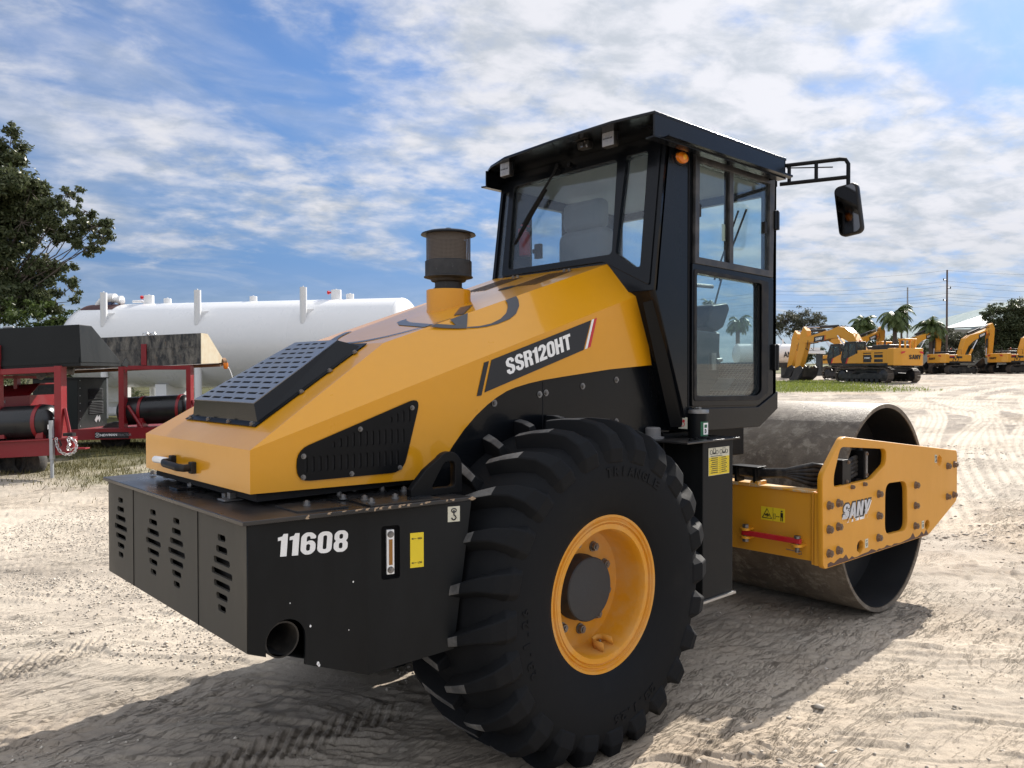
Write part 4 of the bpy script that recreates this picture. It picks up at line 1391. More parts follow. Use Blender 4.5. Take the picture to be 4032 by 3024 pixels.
# hydraulic hoses over the beam into the side plate
hs = thing('hydraulic_hoses', None, None)
hs.parent = frame
mb = MB().box(1.99, 2.09, -.64, -.62, .985, 1.085).box(1.99, 2.09, -.50, -.48, .985, 1.085).box(1.98, 2.10, -.66, -.46, 1.085, 1.095)
obj('hose_clamp', mb, M['black'], hs, bevel=.003)
for k in range(5):
    z = 1.12 - .028 * k
    x = 2.12 + .02 * (k % 2)
    sag = .008 * k
    mb = MB().tube([(1.62, .10, 1.02 - .02 * k), (1.8, -.15, 1.07 - .015 * k), (2.03, -.48, 1.07 - .008 * k), (2.04, -.63, 1.065 - .008 * k), (2.10, -.80, 1.075 - sag), (2.17, -.95, z - sag * .5), (2.22, -1.0, z - .01), (2.36, -1.02, z), (2.50, -1.03, z + .005), (2.66, -1.03, z + .03), (2.80, -.98, z + .07), (2.95, -.88, z + .02)], .018, 10)
    obj('hose', mb, M['hose'], hs)
obj('hose_block', MB().box(2.275, 2.40, -YP + .02, -.98, .985, 1.155), M['black'], hs, bevel=.004)
obj('hose_block', MB().box(2.62, 2.66, -YP + .03, -.98, 1.0, 1.19), M['black'], hs, bevel=.004)
obj('hose_bracket', MB().box(2.628, 2.650, -YP + .018, -YP + .03, 1.01, 1.185), M['steel'], hs, bevel=.002)
for x, z in ((2.36, 1.135), (2.34, 1.01), (2.639, 1.17), (2.639, 1.03)):
    obj('clamp_bolt', MB().hexbolt((x, -YP + .022, z), (0, -1, 0), .010, .01), M['rustbolt'], hs)

# the extinguisher hangs inside the cab by the rear window
ext = thing('fire_extinguisher', 'red fire extinguisher hanging inside the cab behind the rear window', 'extinguisher')
mb = MB().lathe([(.035, 2.50), (.038, 2.51), (.038, 2.63), (.03, 2.655), (.012, 2.665)], (.86, .40, 0), seg=20)
obj('cylinder', mb, M['red'], ext)
mb = MB().tube([(.86, .40, 2.66), (.86, .40, 2.70)], .010, 8).box(.83, .90, .393, .407, 2.695, 2.705).tube([(.85, .40, 2.68), (.81, .40, 2.67), (.80, .395, 2.60)], .007, 6)
obj('valve', mb, M['red'], ext)

# ================================================================== TRAILERS AND TANK ON THE LEFT
AX = math.atan2(RT.y, RT.x)              # local +x of these things = to the right, +y = away
M['redframe'] = paint('red_frame_paint', (.22, .008, .013), .35, .15, (.18, .09, .08), scale=3)
M['redpanel'] = paint('red_housing_paint', (.20, .009, .014), .3, .25, (.2, .1, .1), scale=3)
M['hopperblack'] = paint('black_hopper', (.006, .008, .009), .42, .2, (.035, .04, .042), scale=1.6, streak=True, spec=.25)
M['cylblack'] = paint('black_tank_paint', (.012, .013, .014), .28, .15, (.06, .06, .06), scale=4)
M['tyre2'] = paint('dusty_tyre', (.02, .02, .02), .8, .4, scale=8)
M['galv'] = paint('galvanised', (.40, .42, .44), .4, .3, metal=.5, scale=10)
M['chain'] = paint('bright_chain', (.62, .62, .62), .25, .2, metal=.9, scale=40)
m, nt, b = nodes('burnt_hopper')
co = coords(nt, (1.6, 1, .55))
n1 = noise(nt, co, 4.2, 11, .74, .3)
n2 = noise(nt, co, 7, 8, .7)
c = mixc(nt, ramp(nt, n1, .42, .66), (.022, .025, .028), (.21, .195, .165))
c = mixc(nt, ramp(nt, n2, .58, .68, 0, .6), c, (.16, .11, .07))
c = mixc(nt, ramp(nt, n2, .42, .34, 0, .8), c, (.012, .012, .014))
nt.links.new(c, b.inputs['Base Color'])
b.inputs['Roughness'].default_value = .7
M['burnt'] = m
M['burntend'] = paint('rusty_pale_steel', (.46, .41, .30), .6, .6, (.36, .22, .10), scale=3.2, wear=((.14, .14, .14), .66))


def local(name, label, cat, u, d, tilt=0, group=None):
    t = thing(name, label, cat, yard(u, d), AX, group)
    if tilt:
        t.rotation_euler = (0, -tilt, AX)
    return t


def pu(px, d):
    return (px - 2016) / 3114 * d


def pz(py, d):
    return 1.724 + (1468 - py) / 3114 * d


def burner_trailer(d, label, xoff, kind):
    """hopper on a red frame with a long black gas cylinder; measured at distance d, x from the hopper's right end"""
    u0 = pu(313, 12.5) if kind == 'a' else pu(791, 16.6)
    base = yard(u0, d)
    gz = base.z
    t = thing('burner_trailer', label, 'trailer', base, AX, 'red trailers with hoppers')
    X = lambda px: pu(px, d) - u0
    Z = lambda py: pz(py, d) - gz
    def bx(name, px0, px1, py0, py1, y0, y1, mat, bevel=.006, par=None):
        return obj(name, MB().box(X(px0), X(px1), y0, y1, Z(py1), Z(py0)), mat, par or t, bevel=bevel)
    return t, X, Z, bx, gz


# -- trailer A, the nearer one, running out of the picture on the left
tA, X, Z, bx, gz = burner_trailer(12.5, 'red trailer with clean black hopper, long gas cylinder and chain on its tongue', 0, 'a')
sl_ = .05                                                     # nose-up tilt of the whole trailer
def zt(x, z):
    return z + sl_ * x
zt0, zb0 = Z(1274), Z(1424)
ends = [(0, zt0), (0.0, zb0)]
mb = MB()
prof_t = [(0, zb0), (0, zt0), (.38, zt0), (1.30, zb0 + .05), (1.30, zb0)]
vs = []
for x in (-3.6, 0.0):
    vs += [(x + (.03 if y == 0 and z == zb0 and x == 0 else 0), y, zt(x, z)) for y, z in prof_t]
mb.add(vs, [(0, 1, 2, 3, 4), (5, 6, 7, 8, 9)] + [(i, (i + 1) % 5, 5 + (i + 1) % 5, 5 + i) for i in range(5)])
hp = obj('hopper', mb, M['hopperblack'], tA, bevel=.012)
mb = MB().prism([(-3.6, -.012, zt(-3.6, zb0) + .09), (.0, -.012, zt(0, zb0) + .09), (0, -.012, zt(0, zb0) + .0), (-3.6, -.012, zt(-3.6, zb0))], (0, .012, 0))
mb.prism([(-3.6, 0, zt(-3.6, zb0) - .05), (.02, 0, zt(0, zb0) - .05), (.02, 1.42, zt(0, zb0) - .05), (-3.6, 1.42, zt(-3.6, zb0) - .05)], (0, 0, .05))
mb.prism([(.02, 1.30, zb0 - .03), (.02, 1.44, zb0 + .10), (.02, 1.56, zb0 + .02), (.02, 1.50, zb0 - .06)], (.012, 0, 0))
obj('hopper_skirt', mb, M['hopperblack'], tA)
mb = MB()
x0, x1 = X(219), X(247)
mb.box(x0, x0 + .11, -.05, .12, Z(1722), Z(1437))                 # post
mb.prism([(-3.4, -.04, zt(-3.4, Z(1456))), (x0 + .1, -.04, zt(x0, Z(1456))), (x0 + .1, -.04, zt(x0, Z(1434))), (-3.4, -.04, zt(-3.4, Z(1434)))], (0, .1, 0))
mb.box(X(0) - .12, X(0) + .02, -.06, .06, Z(1722), Z(1355))
mb.tube([(X(247) + .01, .03, Z(1604)), (X(268), .03, Z(1700))], .028, 6)
obj('frame', mb, M['redframe'], tA, bevel=.006)
mb = MB()
zc0, zc1 = Z(1783), Z(1722)
mb.prism([(-3.6, -.10, zt(-3.6, zc0)), (X(258), -.10, zt(X(258), zc0) + .0), (X(300), -.10, zt(X(300), zc0) + .03), (X(300), -.10, zt(X(300), zc1) - .0), (-3.6, -.10, zt(-3.6, zc1))], (0, .12, 0))
mb.prism([(-3.6, 1.3, zt(-3.6, zc0)), (-1.9, 1.3, zt(-1.9, zc0)), (-1.9, 1.3, zt(-1.9, zc1)), (-3.6, 1.3, zt(-3.6, zc1))], (0, .12, 0))
mb.prism([(-3.6, -.16, zt(-3.6, zc1)), (X(290), -.16, zt(X(290), zc1)), (X(290), .1, zt(X(290), zc1)), (-3.6, 1.3, zt(-3.6, zc1))], (0, 0, .025))
mb.prism([(X(255), -.07, zt(X(255), Z(1762))), (X(343), -.07, Z(1765)), (X(343), .07, Z(1765)), (X(255), .07, zt(X(255), Z(1762)))], (0, 0, .022))
obj('tongue', mb, M['redframe'], tA, bevel=.005)
zc, rc = Z(1657), .265
def cyl(xa, xb, y, z, r, tl):
    """lying cylinder with dished ends"""
    pr = []
    n = 6
    for k in range(n + 1):
        a = PI / 2 * k / n
        pr.append((r * math.sin(a), xa - .55 * r * math.cos(a)))
    for k in range(n + 1):
        a = PI / 2 * (1 - k / n)
        pr.append((r * math.sin(a), xb + .55 * r * math.cos(a)))
    mb = MB().lathe(pr, (0, y, 0), 'x', 40)
    mb.v = [(px_, py_, pz_ + z + tl * px_) for px_, py_, pz_ in mb.v]
    return mb
obj('gas_cylinder', cyl(-3.2, X(207) - .14, .10, zc - sl_ * X(160), rc, sl_), M['cylblack'], tA, ang=50)
for px in (150,):
    xx = X(px)
    mb = MB()
    ring = [(rc + .004, xx - .03), (rc + .004, xx + .03), (rc + .012, xx + .03), (rc + .012, xx - .03)]
    mb.lathe(ring, (0, .10, zt(0, zc) + sl_ * (xx - X(160))), 'x', 40, True)
    obj('cylinder_strap', mb, M['redframe'], tA)
mb = MB().prism([(X(150), -.10, Z(1722)), (X(181), -.10, Z(1722)), (X(181), -.10, Z(1665)), (X(165), -.10, Z(1660))], (0, .35, 0))
mb.box(X(0), X(30), -.1, .3, Z(1722), Z(1690))
obj('cylinder_cradle', mb, M['redframe'], tA)
mb = MB().tube([(X(205), .06, Z(1648)), (X(212), .02, Z(1646)), (X(219), 0, Z(1641))], .016, 8).box(X(210), X(222), -.02, .03, Z(1646), Z(1638))
obj('cylinder_valve', mb, M['galv'], tA)
gl = -.02 - gz + 0
jz = -yard(pu(221, 12.5), 12.5).z
mb = MB().box(X(214), X(227), -.17, -.11, Z(1722), Z(1650)).box(X(216), X(229), -.17, -.105, Z(1802), Z(1722))
obj('jack', mb, M['galv'], tA, bevel=.004)
mb = MB().box(X(217), X(227), -.16, -.12, -.03, Z(1800))
obj('jack_leg', mb, M['galv'], tA, bevel=.003)
obj('jack_label', MB().box(X(202), X(212), -.115, -.11, Z(1685), Z(1667)), M['white'], tA, sm=False)
obj('battery_box', MB().box(X(181), X(212), -.02, .16, Z(1722), Z(1655)), M['plastic'], tA, bevel=.01)
def chain(parent, pts, r=.0065, link=.055):
    """real links along a sagging path"""
    P = [Vector(p) for p in pts]
    ds = [0]
    for a, b_ in zip(P, P[1:]):
        ds.append(ds[-1] + (b_ - a).length)
    mb = MB()
    s, k = 0, 0
    while s < ds[-1] - link:
        def at(q):
            for i in range(len(ds) - 1):
                if q <= ds[i + 1]:
                    return P[i].lerp(P[i + 1], (q - ds[i]) / max(1e-6, ds[i + 1] - ds[i]))
            return P[-1]
        a, c = at(s), at(s + link)
        t = (c - a).normalized()
        n = t.cross(Vector((0, 1, 0.2))).normalized()
        if k % 2:
            n = t.cross(n).normalized()
        w = link * .32
        path = [a + n * w, a - t * w * .5, a - n * w, c - n * w, c + t * w * .5, c + n * w, a + n * w]
        mb.tube(path, r, 5, False)
        s += link * .82
        k += 1
    return obj('safety_chain', mb, M['chain'], parent)
for pts in ([(246, 1718), (250, 1745), (262, 1770), (285, 1783), (310, 1779), (324, 1765), (326, 1742), (315, 1722), (290, 1714)],
            [(292, 1720), (300, 1740), (290, 1760), (305, 1764), (318, 1750)]):
    chain(tA, [(X(p), -.19 - .01 * (i % 3), Z(q)) for i, (p, q) in enumerate(pts)])
obj('chain_hook', MB().tube([(X(258), -.19, Z(1724)), (X(266), -.19, Z(1745)), (X(262), -.19, Z(1750))], .012, 8).box(X(262), X(300), -.12, -.02, Z(1712), Z(1700)), M['plastic'], tA)
obj('wheel', MB().lathe([(.0, -.08), (.20, -.08), (.18, -.10), (.23, -.11), (.26, -.06), (.26, .06), (.23, .11), (.20, .10), (.0, .10)], (X(45), .45, .20), 'y', 32), M['tyre2'], tA)
obj('wheel', MB().lathe([(.0, -.08), (.20, -.08), (.18, -.10), (.23, -.11), (.26, -.06), (.26, .06), (.23, .11), (.20, .10), (.0, .10)], (X(-15), .45, .20), 'y', 32), M['tyre2'], tA)
_X, _Z = X, Z
X = lambda px: pu(px, 13.3) - pu(313, 12.5)
Z = lambda py: pz(py, 13.3) - gz
mb = MB().prism([(X(-110), .7, Z(1602)), (X(131), .7, Z(1597)), (X(131), .7, Z(1552)), (X(-110), .7, Z(1568))], (0, .9, 0))
mb.prism([(X(-110), .7, Z(1568)), (X(131), .7, Z(1552)), (X(131), 1.0, Z(1505)), (X(-110), 1.0, Z(1524))], (0, .01, 0))
mb.prism([(X(-110), 1.0, Z(1524)), (X(131), 1.0, Z(1505)), (X(131), 1.6, Z(1505)), (X(-110), 1.6, Z(1524))], (0, 0, -.02))
obj('engine_housing', mb, M['redpanel'], tA)
obj('housing_lettering', text('ERSON', X(36) - X(-2), .06, (X(-2), .695, Z(1584)), (1, 0, 0), UP, .002, .03), plain('pale_lettering', (.45, .38, .37), .5), tA, sm=False)
mb = MB().box(X(38), X(52), .9, 1.0, Z(1600), Z(1450)).box(X(-60), X(131), .9, 1.0, Z(1487), Z(1476))
obj('housing_frame', mb, M['redframe'], tA)
mb = MB().tube([(X(20), .7, Z(1462)), (X(200), .7, Z(1466)), (X(235), .7, Z(1470))], .05, 12).tube([(X(240), .75, Z(1452)), (X(290), .8, Z(1460))], .06, 14)
mb.tube([(X(186), .6, Z(1480)), (X(203), .55, Z(1470))], .06, 12)
obj('exhaust_duct', mb, paint('duct_steel', (.10, .10, .10), .5, .4, scale=8), tA)
X, Z = _X, _Z
obj('hopper_chain_anchor', MB().tube([(X(-2), .1, zt(X(0), zt0) + .02), (X(40), .1, zt(X(40), zt0) + .02)], .02, 6), M['galv'], tA)

# -- trailer B behind it with the scorched hopper
tB, X, Z, bx, gz = burner_trailer(16.6, 'red trailer with scorched rusty hopper and black generator box standing behind the nearer trailer', 0, 'b')
zt0, zb0 = Z(1309), Z(1430)
sl_ = .045
prof_t = [(0, zb0), (0, zt0), (.36, zt0), (1.28, zb0 + .10), (1.28, zb0 + .04)]
mb = MB()
vs = []
for x in (-4.0, 0.0):
    vs += [(x, y, zt(x, z)) for y, z in prof_t]
mb.add(vs, [(0, 1, 2, 3, 4)] + [(i, (i + 1) % 5, 5 + (i + 1) % 5, 5 + i) for i in range(5)])
obj('hopper', mb, M['burnt'], tB)
obj('hopper_end', MB().prism([(0.0, y, z) for y, z in prof_t], (.012, 0, 0)), M['burntend'], tB)
mb = MB()
for k in range(8):
    mb.prism([(-.6 - .45 * k, -.006, zt(-.6 - .45 * k, zb0)), (-.585 - .45 * k, -.006, zt(-.6 - .45 * k, zb0)), (-.585 - .45 * k, -.006, zt(-.6 - .45 * k, zt0)), (-.6 - .45 * k, -.006, zt(-.6 - .45 * k, zt0))], (0, .006, 0))
mb.prism([(-3.9, -.008, zt(-3.9, zb0 + .36)), (0, -.008, zb0 + .36), (0, -.008, zb0 + .385), (-3.9, -.008, zt(-3.9, zb0 + .385))], (0, .008, 0))
obj('hopper_seams', mb, M['burnt'], tB)
mb = MB().tube([(-.02, 1.22, zb0 + .06), (.03, 1.30, zb0 + .07)], .085, 14).prism([(-3.9, 1.1, zt(-3.9, zb0)), (.0, 1.1, zb0 + .0), (0, 1.3, zb0 + .03), (-3.9, 1.3, zt(-3.9, zb0 + .03))], (0, 0, -.05))
obj('hopper_pipe', mb, paint('rust_pipe', (.25, .13, .06), .8, .5, scale=12), tB)
obj('hopper_post', MB().box(X(560), X(580), -.05, -.01, Z(1436), Z(1352)), M['redframe'], tB, bevel=.004)
mb = MB()
mb.box(X(469), X(490), -.04, .14, Z(1692), Z(1436)).box(X(735), X(753), -.04, .14, Z(1692), Z(1436))
mb.box(X(490), X(735), -.04, .10, Z(1453), Z(1437))
mb.tube([(X(500), .02, Z(1595)), (X(560), .02, Z(1688))], .035, 6)
mb.tube([(X(755), .02, Z(1572)), (X(775), .02, Z(1650))], .03, 6).tube([(X(475), .5, Z(1600)), (X(440), .5, Z(1690))], .035, 6)
mb.prism([(X(496), -.04, Z(1453)), (X(506), -.04, Z(1453)), (X(496), -.04, Z(1470))], (0, .02, 0))
obj('frame', mb, M['redframe'], tB, bevel=.006)
mb = MB()
mb.prism([(X(240), -.10, Z(1730)), (X(860), -.10, Z(1716)), (X(860), -.10, Z(1676)), (X(240), -.10, Z(1692))], (0, .10, 0))
mb.prism([(X(240), 1.3, Z(1730)), (X(860), 1.3, Z(1716)), (X(860), 1.3, Z(1676)), (X(240), 1.3, Z(1692))], (0, .10, 0))
mb.prism([(X(240), -.10, Z(1692)), (X(860), -.10, Z(1676)), (X(860), 1.4, Z(1676)), (X(240), 1.4, Z(1692))], (0, 0, .02))
obj('chassis', mb, M['redframe'], tB)
sg_ = obj('dealer_sign', MB().box(X(382), X(514), -.108, -.10, Z(1721), Z(1697)), M['decalblack'], tB, sm=False)
obj('sign_lettering', text('NEWMAN', .355, .052, (X(403), -.110, Z(1714)), (1, 0, .03), UP, .001, .03), M['white'], tB, sm=False)
obj('sign_lettering', text('TRACTOR', .285, .050, (X(403) + .365, -.110, Z(1713)), (1, 0, .03), UP, .001, -.005), plain('dim_lettering', (.30, .30, .3), .5), tB, sm=False)
mb = MB().tube([(X(392) + .045 * math.cos(t), -.110, Z(1709) + .045 * math.sin(t)) for t in [R(200 + 20 * k) for k in range(17)]], .004, 5)
mb.tube([(X(389), -.110, Z(1713)), (X(390), -.110, Z(1704)), (X(394), -.110, Z(1713)), (X(396), -.110, Z(1704))], .006, 5)
obj('sign_emblem', mb, M['white'], tB)
rc = .30
zc = Z(1622)
obj('gas_cylinder', cyl(X(436) + .16, X(728) - .16, .34, zc - sl_ * X(580) + .04, rc, sl_), M['cylblack'], tB, ang=50)
for px in (538, 690):
    xx = X(px)
    mb = MB().lathe([(rc + .004, xx - .03), (rc + .004, xx + .03), (rc + .013, xx + .03), (rc + .013, xx - .03)], (0, .34, zc - sl_ * (X(580) - xx) + .04), 'x', 40, True)
    obj('cylinder_strap', mb, M['redframe'], tB)
    obj('cylinder_cradle', MB().box(xx - .02, xx + .10, .03, .30, Z(1690), zc - .12), M['redframe'], tB)
xg0, xg1 = pu(133, 16.6) - u0 if False else X(133), X(310)
mb = MB().box(xg0, xg1, -.05, 1.15, Z(1690), Z(1488))
gen = obj('generator_box', mb, paint('dark_green_black', (.008, .012, .012), .42, .2, (.03, .038, .036), scale=2, spec=.25), tB, bevel=.01)
mb = MB().box(xg0 - .03, xg1 + .03, -.09, 1.19, Z(1488), Z(1483))
obj('generator_roof', mb, M['hopperblack'], tB)
for z0, z1 in ((1572, 1528), (1632, 1580)):
    mb = MB().prism([(xg1 + .002, y, z) for y, z in rrect(.36, .98, Z(z0), Z(z1), .06, 4)], (.004, 0, 0))
    obj('generator_vent', mb, M['dark'], tB)
    mb = MB()
    n = 8
    for k in range(n):
        z = Z(z0) + (Z(z1) - Z(z0)) * (k + .5) / n
        mb.prism([(xg1 + .006, .38, z), (xg1 + .022, .38, z - .012), (xg1 + .022, .96, z - .012), (xg1 + .006, .96, z)], (0, 0, .004))
    obj('vent_louvres', mb, M['hopperblack'], tB)
mb = MB()
for k in range(7):
    mb.tube([(xg1 + .003, .03, Z(1495 + 30 * k)), (xg1 + .012, .03, Z(1495 + 30 * k))], .012, 6)
obj('panel_rivets', mb, M['galv'], tB)
fl2 = [(.62, 0), (.55, .10), (.60, .20), (.66, .30), (.69, .20), (.76, .28), (.80, .14), (.74, 0), (.71, .12), (.66, .10)]
mb = MB().prism([(xg1 + .002, y + .06, Z(1668) + z * .55) for y, z in fl2], (.003, 0, 0))
obj('flame_emblem', mb, M['galv'], tB)
mb = MB().box(xg0 + .15, xg0 + .62, -.08, -.05, Z(1600), Z(1520)).box(xg0 + .05, xg0 + .13, -.06, -.052, Z(1535), Z(1505))
obj('control_panel', mb, M['plastic'], tB)
obj('wheel', MB().lathe([(.0, -.08), (.20, -.08), (.18, -.10), (.28, -.11), (.31, -.06), (.31, .06), (.28, .11), (.18, .10), (.0, .10)], (X(415), .40, .25), 'y', 36), M['tyre2'], tB)
o = obj('beacon', MB().lathe([(.045, 0), (.05, -.04), (.05, -.10), (.035, -.13), (0, -.14)], (X(852), .55, zb0 + .03), 'z', 18), M['amber'], tB)
mb = MB().tube([(X(860), .55, zb0 - .06), (X(868), .55, zb0 - .12), (X(880), .55, zb0 - .30), (X(900), .56, zb0 - .55), (X(912), .56, zb0 - .68)], .008, 6)
obj('beacon_cable', mb, M['white'], tB)
chain(tB, [(X(562), .05, zt(X(562), zt0) + .03), (X(608), .05, zt(X(600), zt0) + .03)], .012, .09)

# -- the long white storage tank
WT = paint('white_tank_paint', (.74, .74, .735), .28, .08, (.5, .49, .46), coat=.2, scale=1.3)
M['whitetank'] = WT
pL, pR_ = yard(pu(318, 26.8), 26.8), yard(pu(1640, 24.2), 24.2)
az = math.atan2(pR_.y - pL.y, pR_.x - pL.x)
LEN = (Vector((pR_.x, pR_.y)) - Vector((pL.x, pL.y))).length
RAD = 1.385
gz = (pL.z + pR_.z) / 2
st = thing('storage_tank', 'long white cylindrical storage tank on legs with pipe stubs along its top', 'tank', ((pL.x + pR_.x) / 2, (pL.y + pR_.y) / 2, gz), az)
HC = 4.03 - RAD - gz
h = LEN / 2
pr = []
for k in range(13):
    a = PI / 2 * k / 12
    pr.append((RAD * math.sin(a), -h + RAD * .55 - RAD * .75 * math.cos(a)))
for k in range(13):
    a = PI / 2 * (1 - k / 12)
    pr.append((RAD * math.sin(a), h - RAD * .30 + RAD * .30 * math.cos(a)))
obj('tank_shell', MB().lathe(pr, (0, 0, HC), 'x', 96), WT, st, ang=60)
for x in (-h + RAD * .5, -1.8, 2.4, h - RAD * .30):
    obj('weld_seam', MB().lathe([(RAD + .001, x - .02), (RAD + .004, x), (RAD + .001, x + .02)], (0, 0, HC), 'x', 96), WT, st)
tx = lambda px: (pu(px, 25.6) - (pu(318, 26.8) + pu(1640, 24.2)) / 2) * 1.02
for px in (462, 863, 1288):
    x = tx(px)
    yf = -1.17
    mb = MB().tube([(x, yf, HC + .58), (x, yf, HC + 1.66)], .105, 18).tube([(x, yf, HC + 1.66), (x, yf, HC + 1.70)], .02, 8)
    mb.add([(x + .02, yf, HC + .72), (x + .02, yf, HC + 1.0), (x + .25, yf + .22, HC + 1.02), (x + .14, yf + .1, HC + .78)], [(0, 1, 2, 3)])
    obj('pipe_stub', mb, WT, st)
    for y in (yf, -yf):
        obj('leg', MB().tube([(x, y, HC - .62), (x, y, -.02)], .11, 18), WT, st)
for px, w, hh in ((553, .16, .28), (636, .12, .16), (1008, .12, .16), (1350, .16, .30), (1405, .12, .16)):
    x = tx(px)
    mb = MB().tube([(x, 0, HC + RAD - .03), (x, 0, HC + RAD + hh)], w, 20).tube([(x, 0, HC + RAD + hh), (x, 0, HC + RAD + hh + .03)], .03, 8)
    nz = obj('nozzle', mb, WT, st, bevel=.01)
    if w > .14:
        mb = MB().tube([(x - .28, -.02, HC + RAD + .22), (x - .15, -.02, HC + RAD + .22)], .03, 8).lathe([(.06, -.02), (.06, .02)], (x - .26, -.02, HC + RAD + .22), 'x', 14)
        obj('nozzle_valve', mb, M['red'], st)
x = tx(400)
mb = MB().tube([(x - .55, -.2, HC + RAD - .25), (x - .50, -.2, HC + RAD), (x - .38, -.2, HC + RAD + .12), (x - .2, -.2, HC + RAD + .17), (x + .25, -.2, HC + RAD + .14), (x + .45, -.2, HC + RAD + .05)], .10, 14)
mb.lathe([(.15, -.16), (.15, .16)], (x, -.2, HC + RAD + .20), 'x', 18).tube([(x + .3, -.2, HC + RAD + .13), (x + .42, -.2, HC + RAD + .13)], .14, 16)
mb.tube([(x + .6, .1, HC + RAD + .10), (x + .95, .1, HC + RAD + .10), (x + 1.03, .1, HC + RAD + .05), (x + 1.05, .1, HC + RAD - .1)], .045, 10)
obj('valve_piping', mb, WT, st)
obj('valve_stand', MB().box(x - .08, x + .08, -.3, -.12, HC + RAD - .2, HC + RAD + .06), plain('dark_blue_stand', (.03, .05, .12), .5), st)
mb = MB().lathe([(RAD + .004, x - .75), (RAD + .006, x + .5)], (0, 0, HC), 'x', 96)
mb.f = [f for f in mb.f if len(f) == 4 and all(PI * .5 - .05 < math.atan2(mb.v[i][2] - HC, mb.v[i][1]) < PI * .5 + .62 for i in f)]
obj('open_hatch', mb, plain('rust_brown_hatch', (.06, .02, .018), .8), st)
mb = MB().box(-h + .5, h - .3, -.9, -.78, .16, .36).box(-h + .5, h - .3, .78, .9, .16, .36)
for k in range(5):
    x = -h + 1.2 + k * (LEN - 2.4) / 4
    mb.box(x - .12, x + .12, -1.0, 1.0, .0, .5).box(x - .2, x + .2, -.7, .7, .5, HC - RAD + .12)
obj('skid', mb, WT, st)
mb = MB().tube([(-3.2, -1.05, .5), (-2.6, -1.05, .52), (h - 1, -1.05, .46)], .05, 10).lathe([(.12, -.1), (.12, .1)], (-2.5, -1.05, .52), 'x', 14).tube([(-2.5, -1.05, .5), (-2.5, -1.05, .74)], .05, 10)
obj('drain_piping', mb, WT, st)
mb = MB()
for k in range(9):
    mb.box(-h + 1 + k * 1.15, -h + 1.5 + k * 1.15, -.906, -.90, .17, .25)
obj('reflector_strip', mb, M['red'], st)

# ================================================================== EXCAVATORS
M['exyel'] = paint('excavator_yellow', (.68, .31, .026), .38, .12, (.45, .32, .18), scale=1.5)
M['exblk'] = paint('excavator_black', (.009, .009, .010), .4, .2, scale=2)
M['track'] = paint('track_steel', (.085, .070, .058), .55, .5, (.18, .145, .11), metal=.3, scale=4)
M['exglass'] = glass('excavator_glass', (.35, .42, .42), .05)
M['chrome'] = plain('chrome_rod', (.65, .65, .66), .15, 1)


def xz(mb, pts, y0, y1):
    return mb.prism([(x, y0, z) for x, z in pts], (0, y1 - y0, 0))


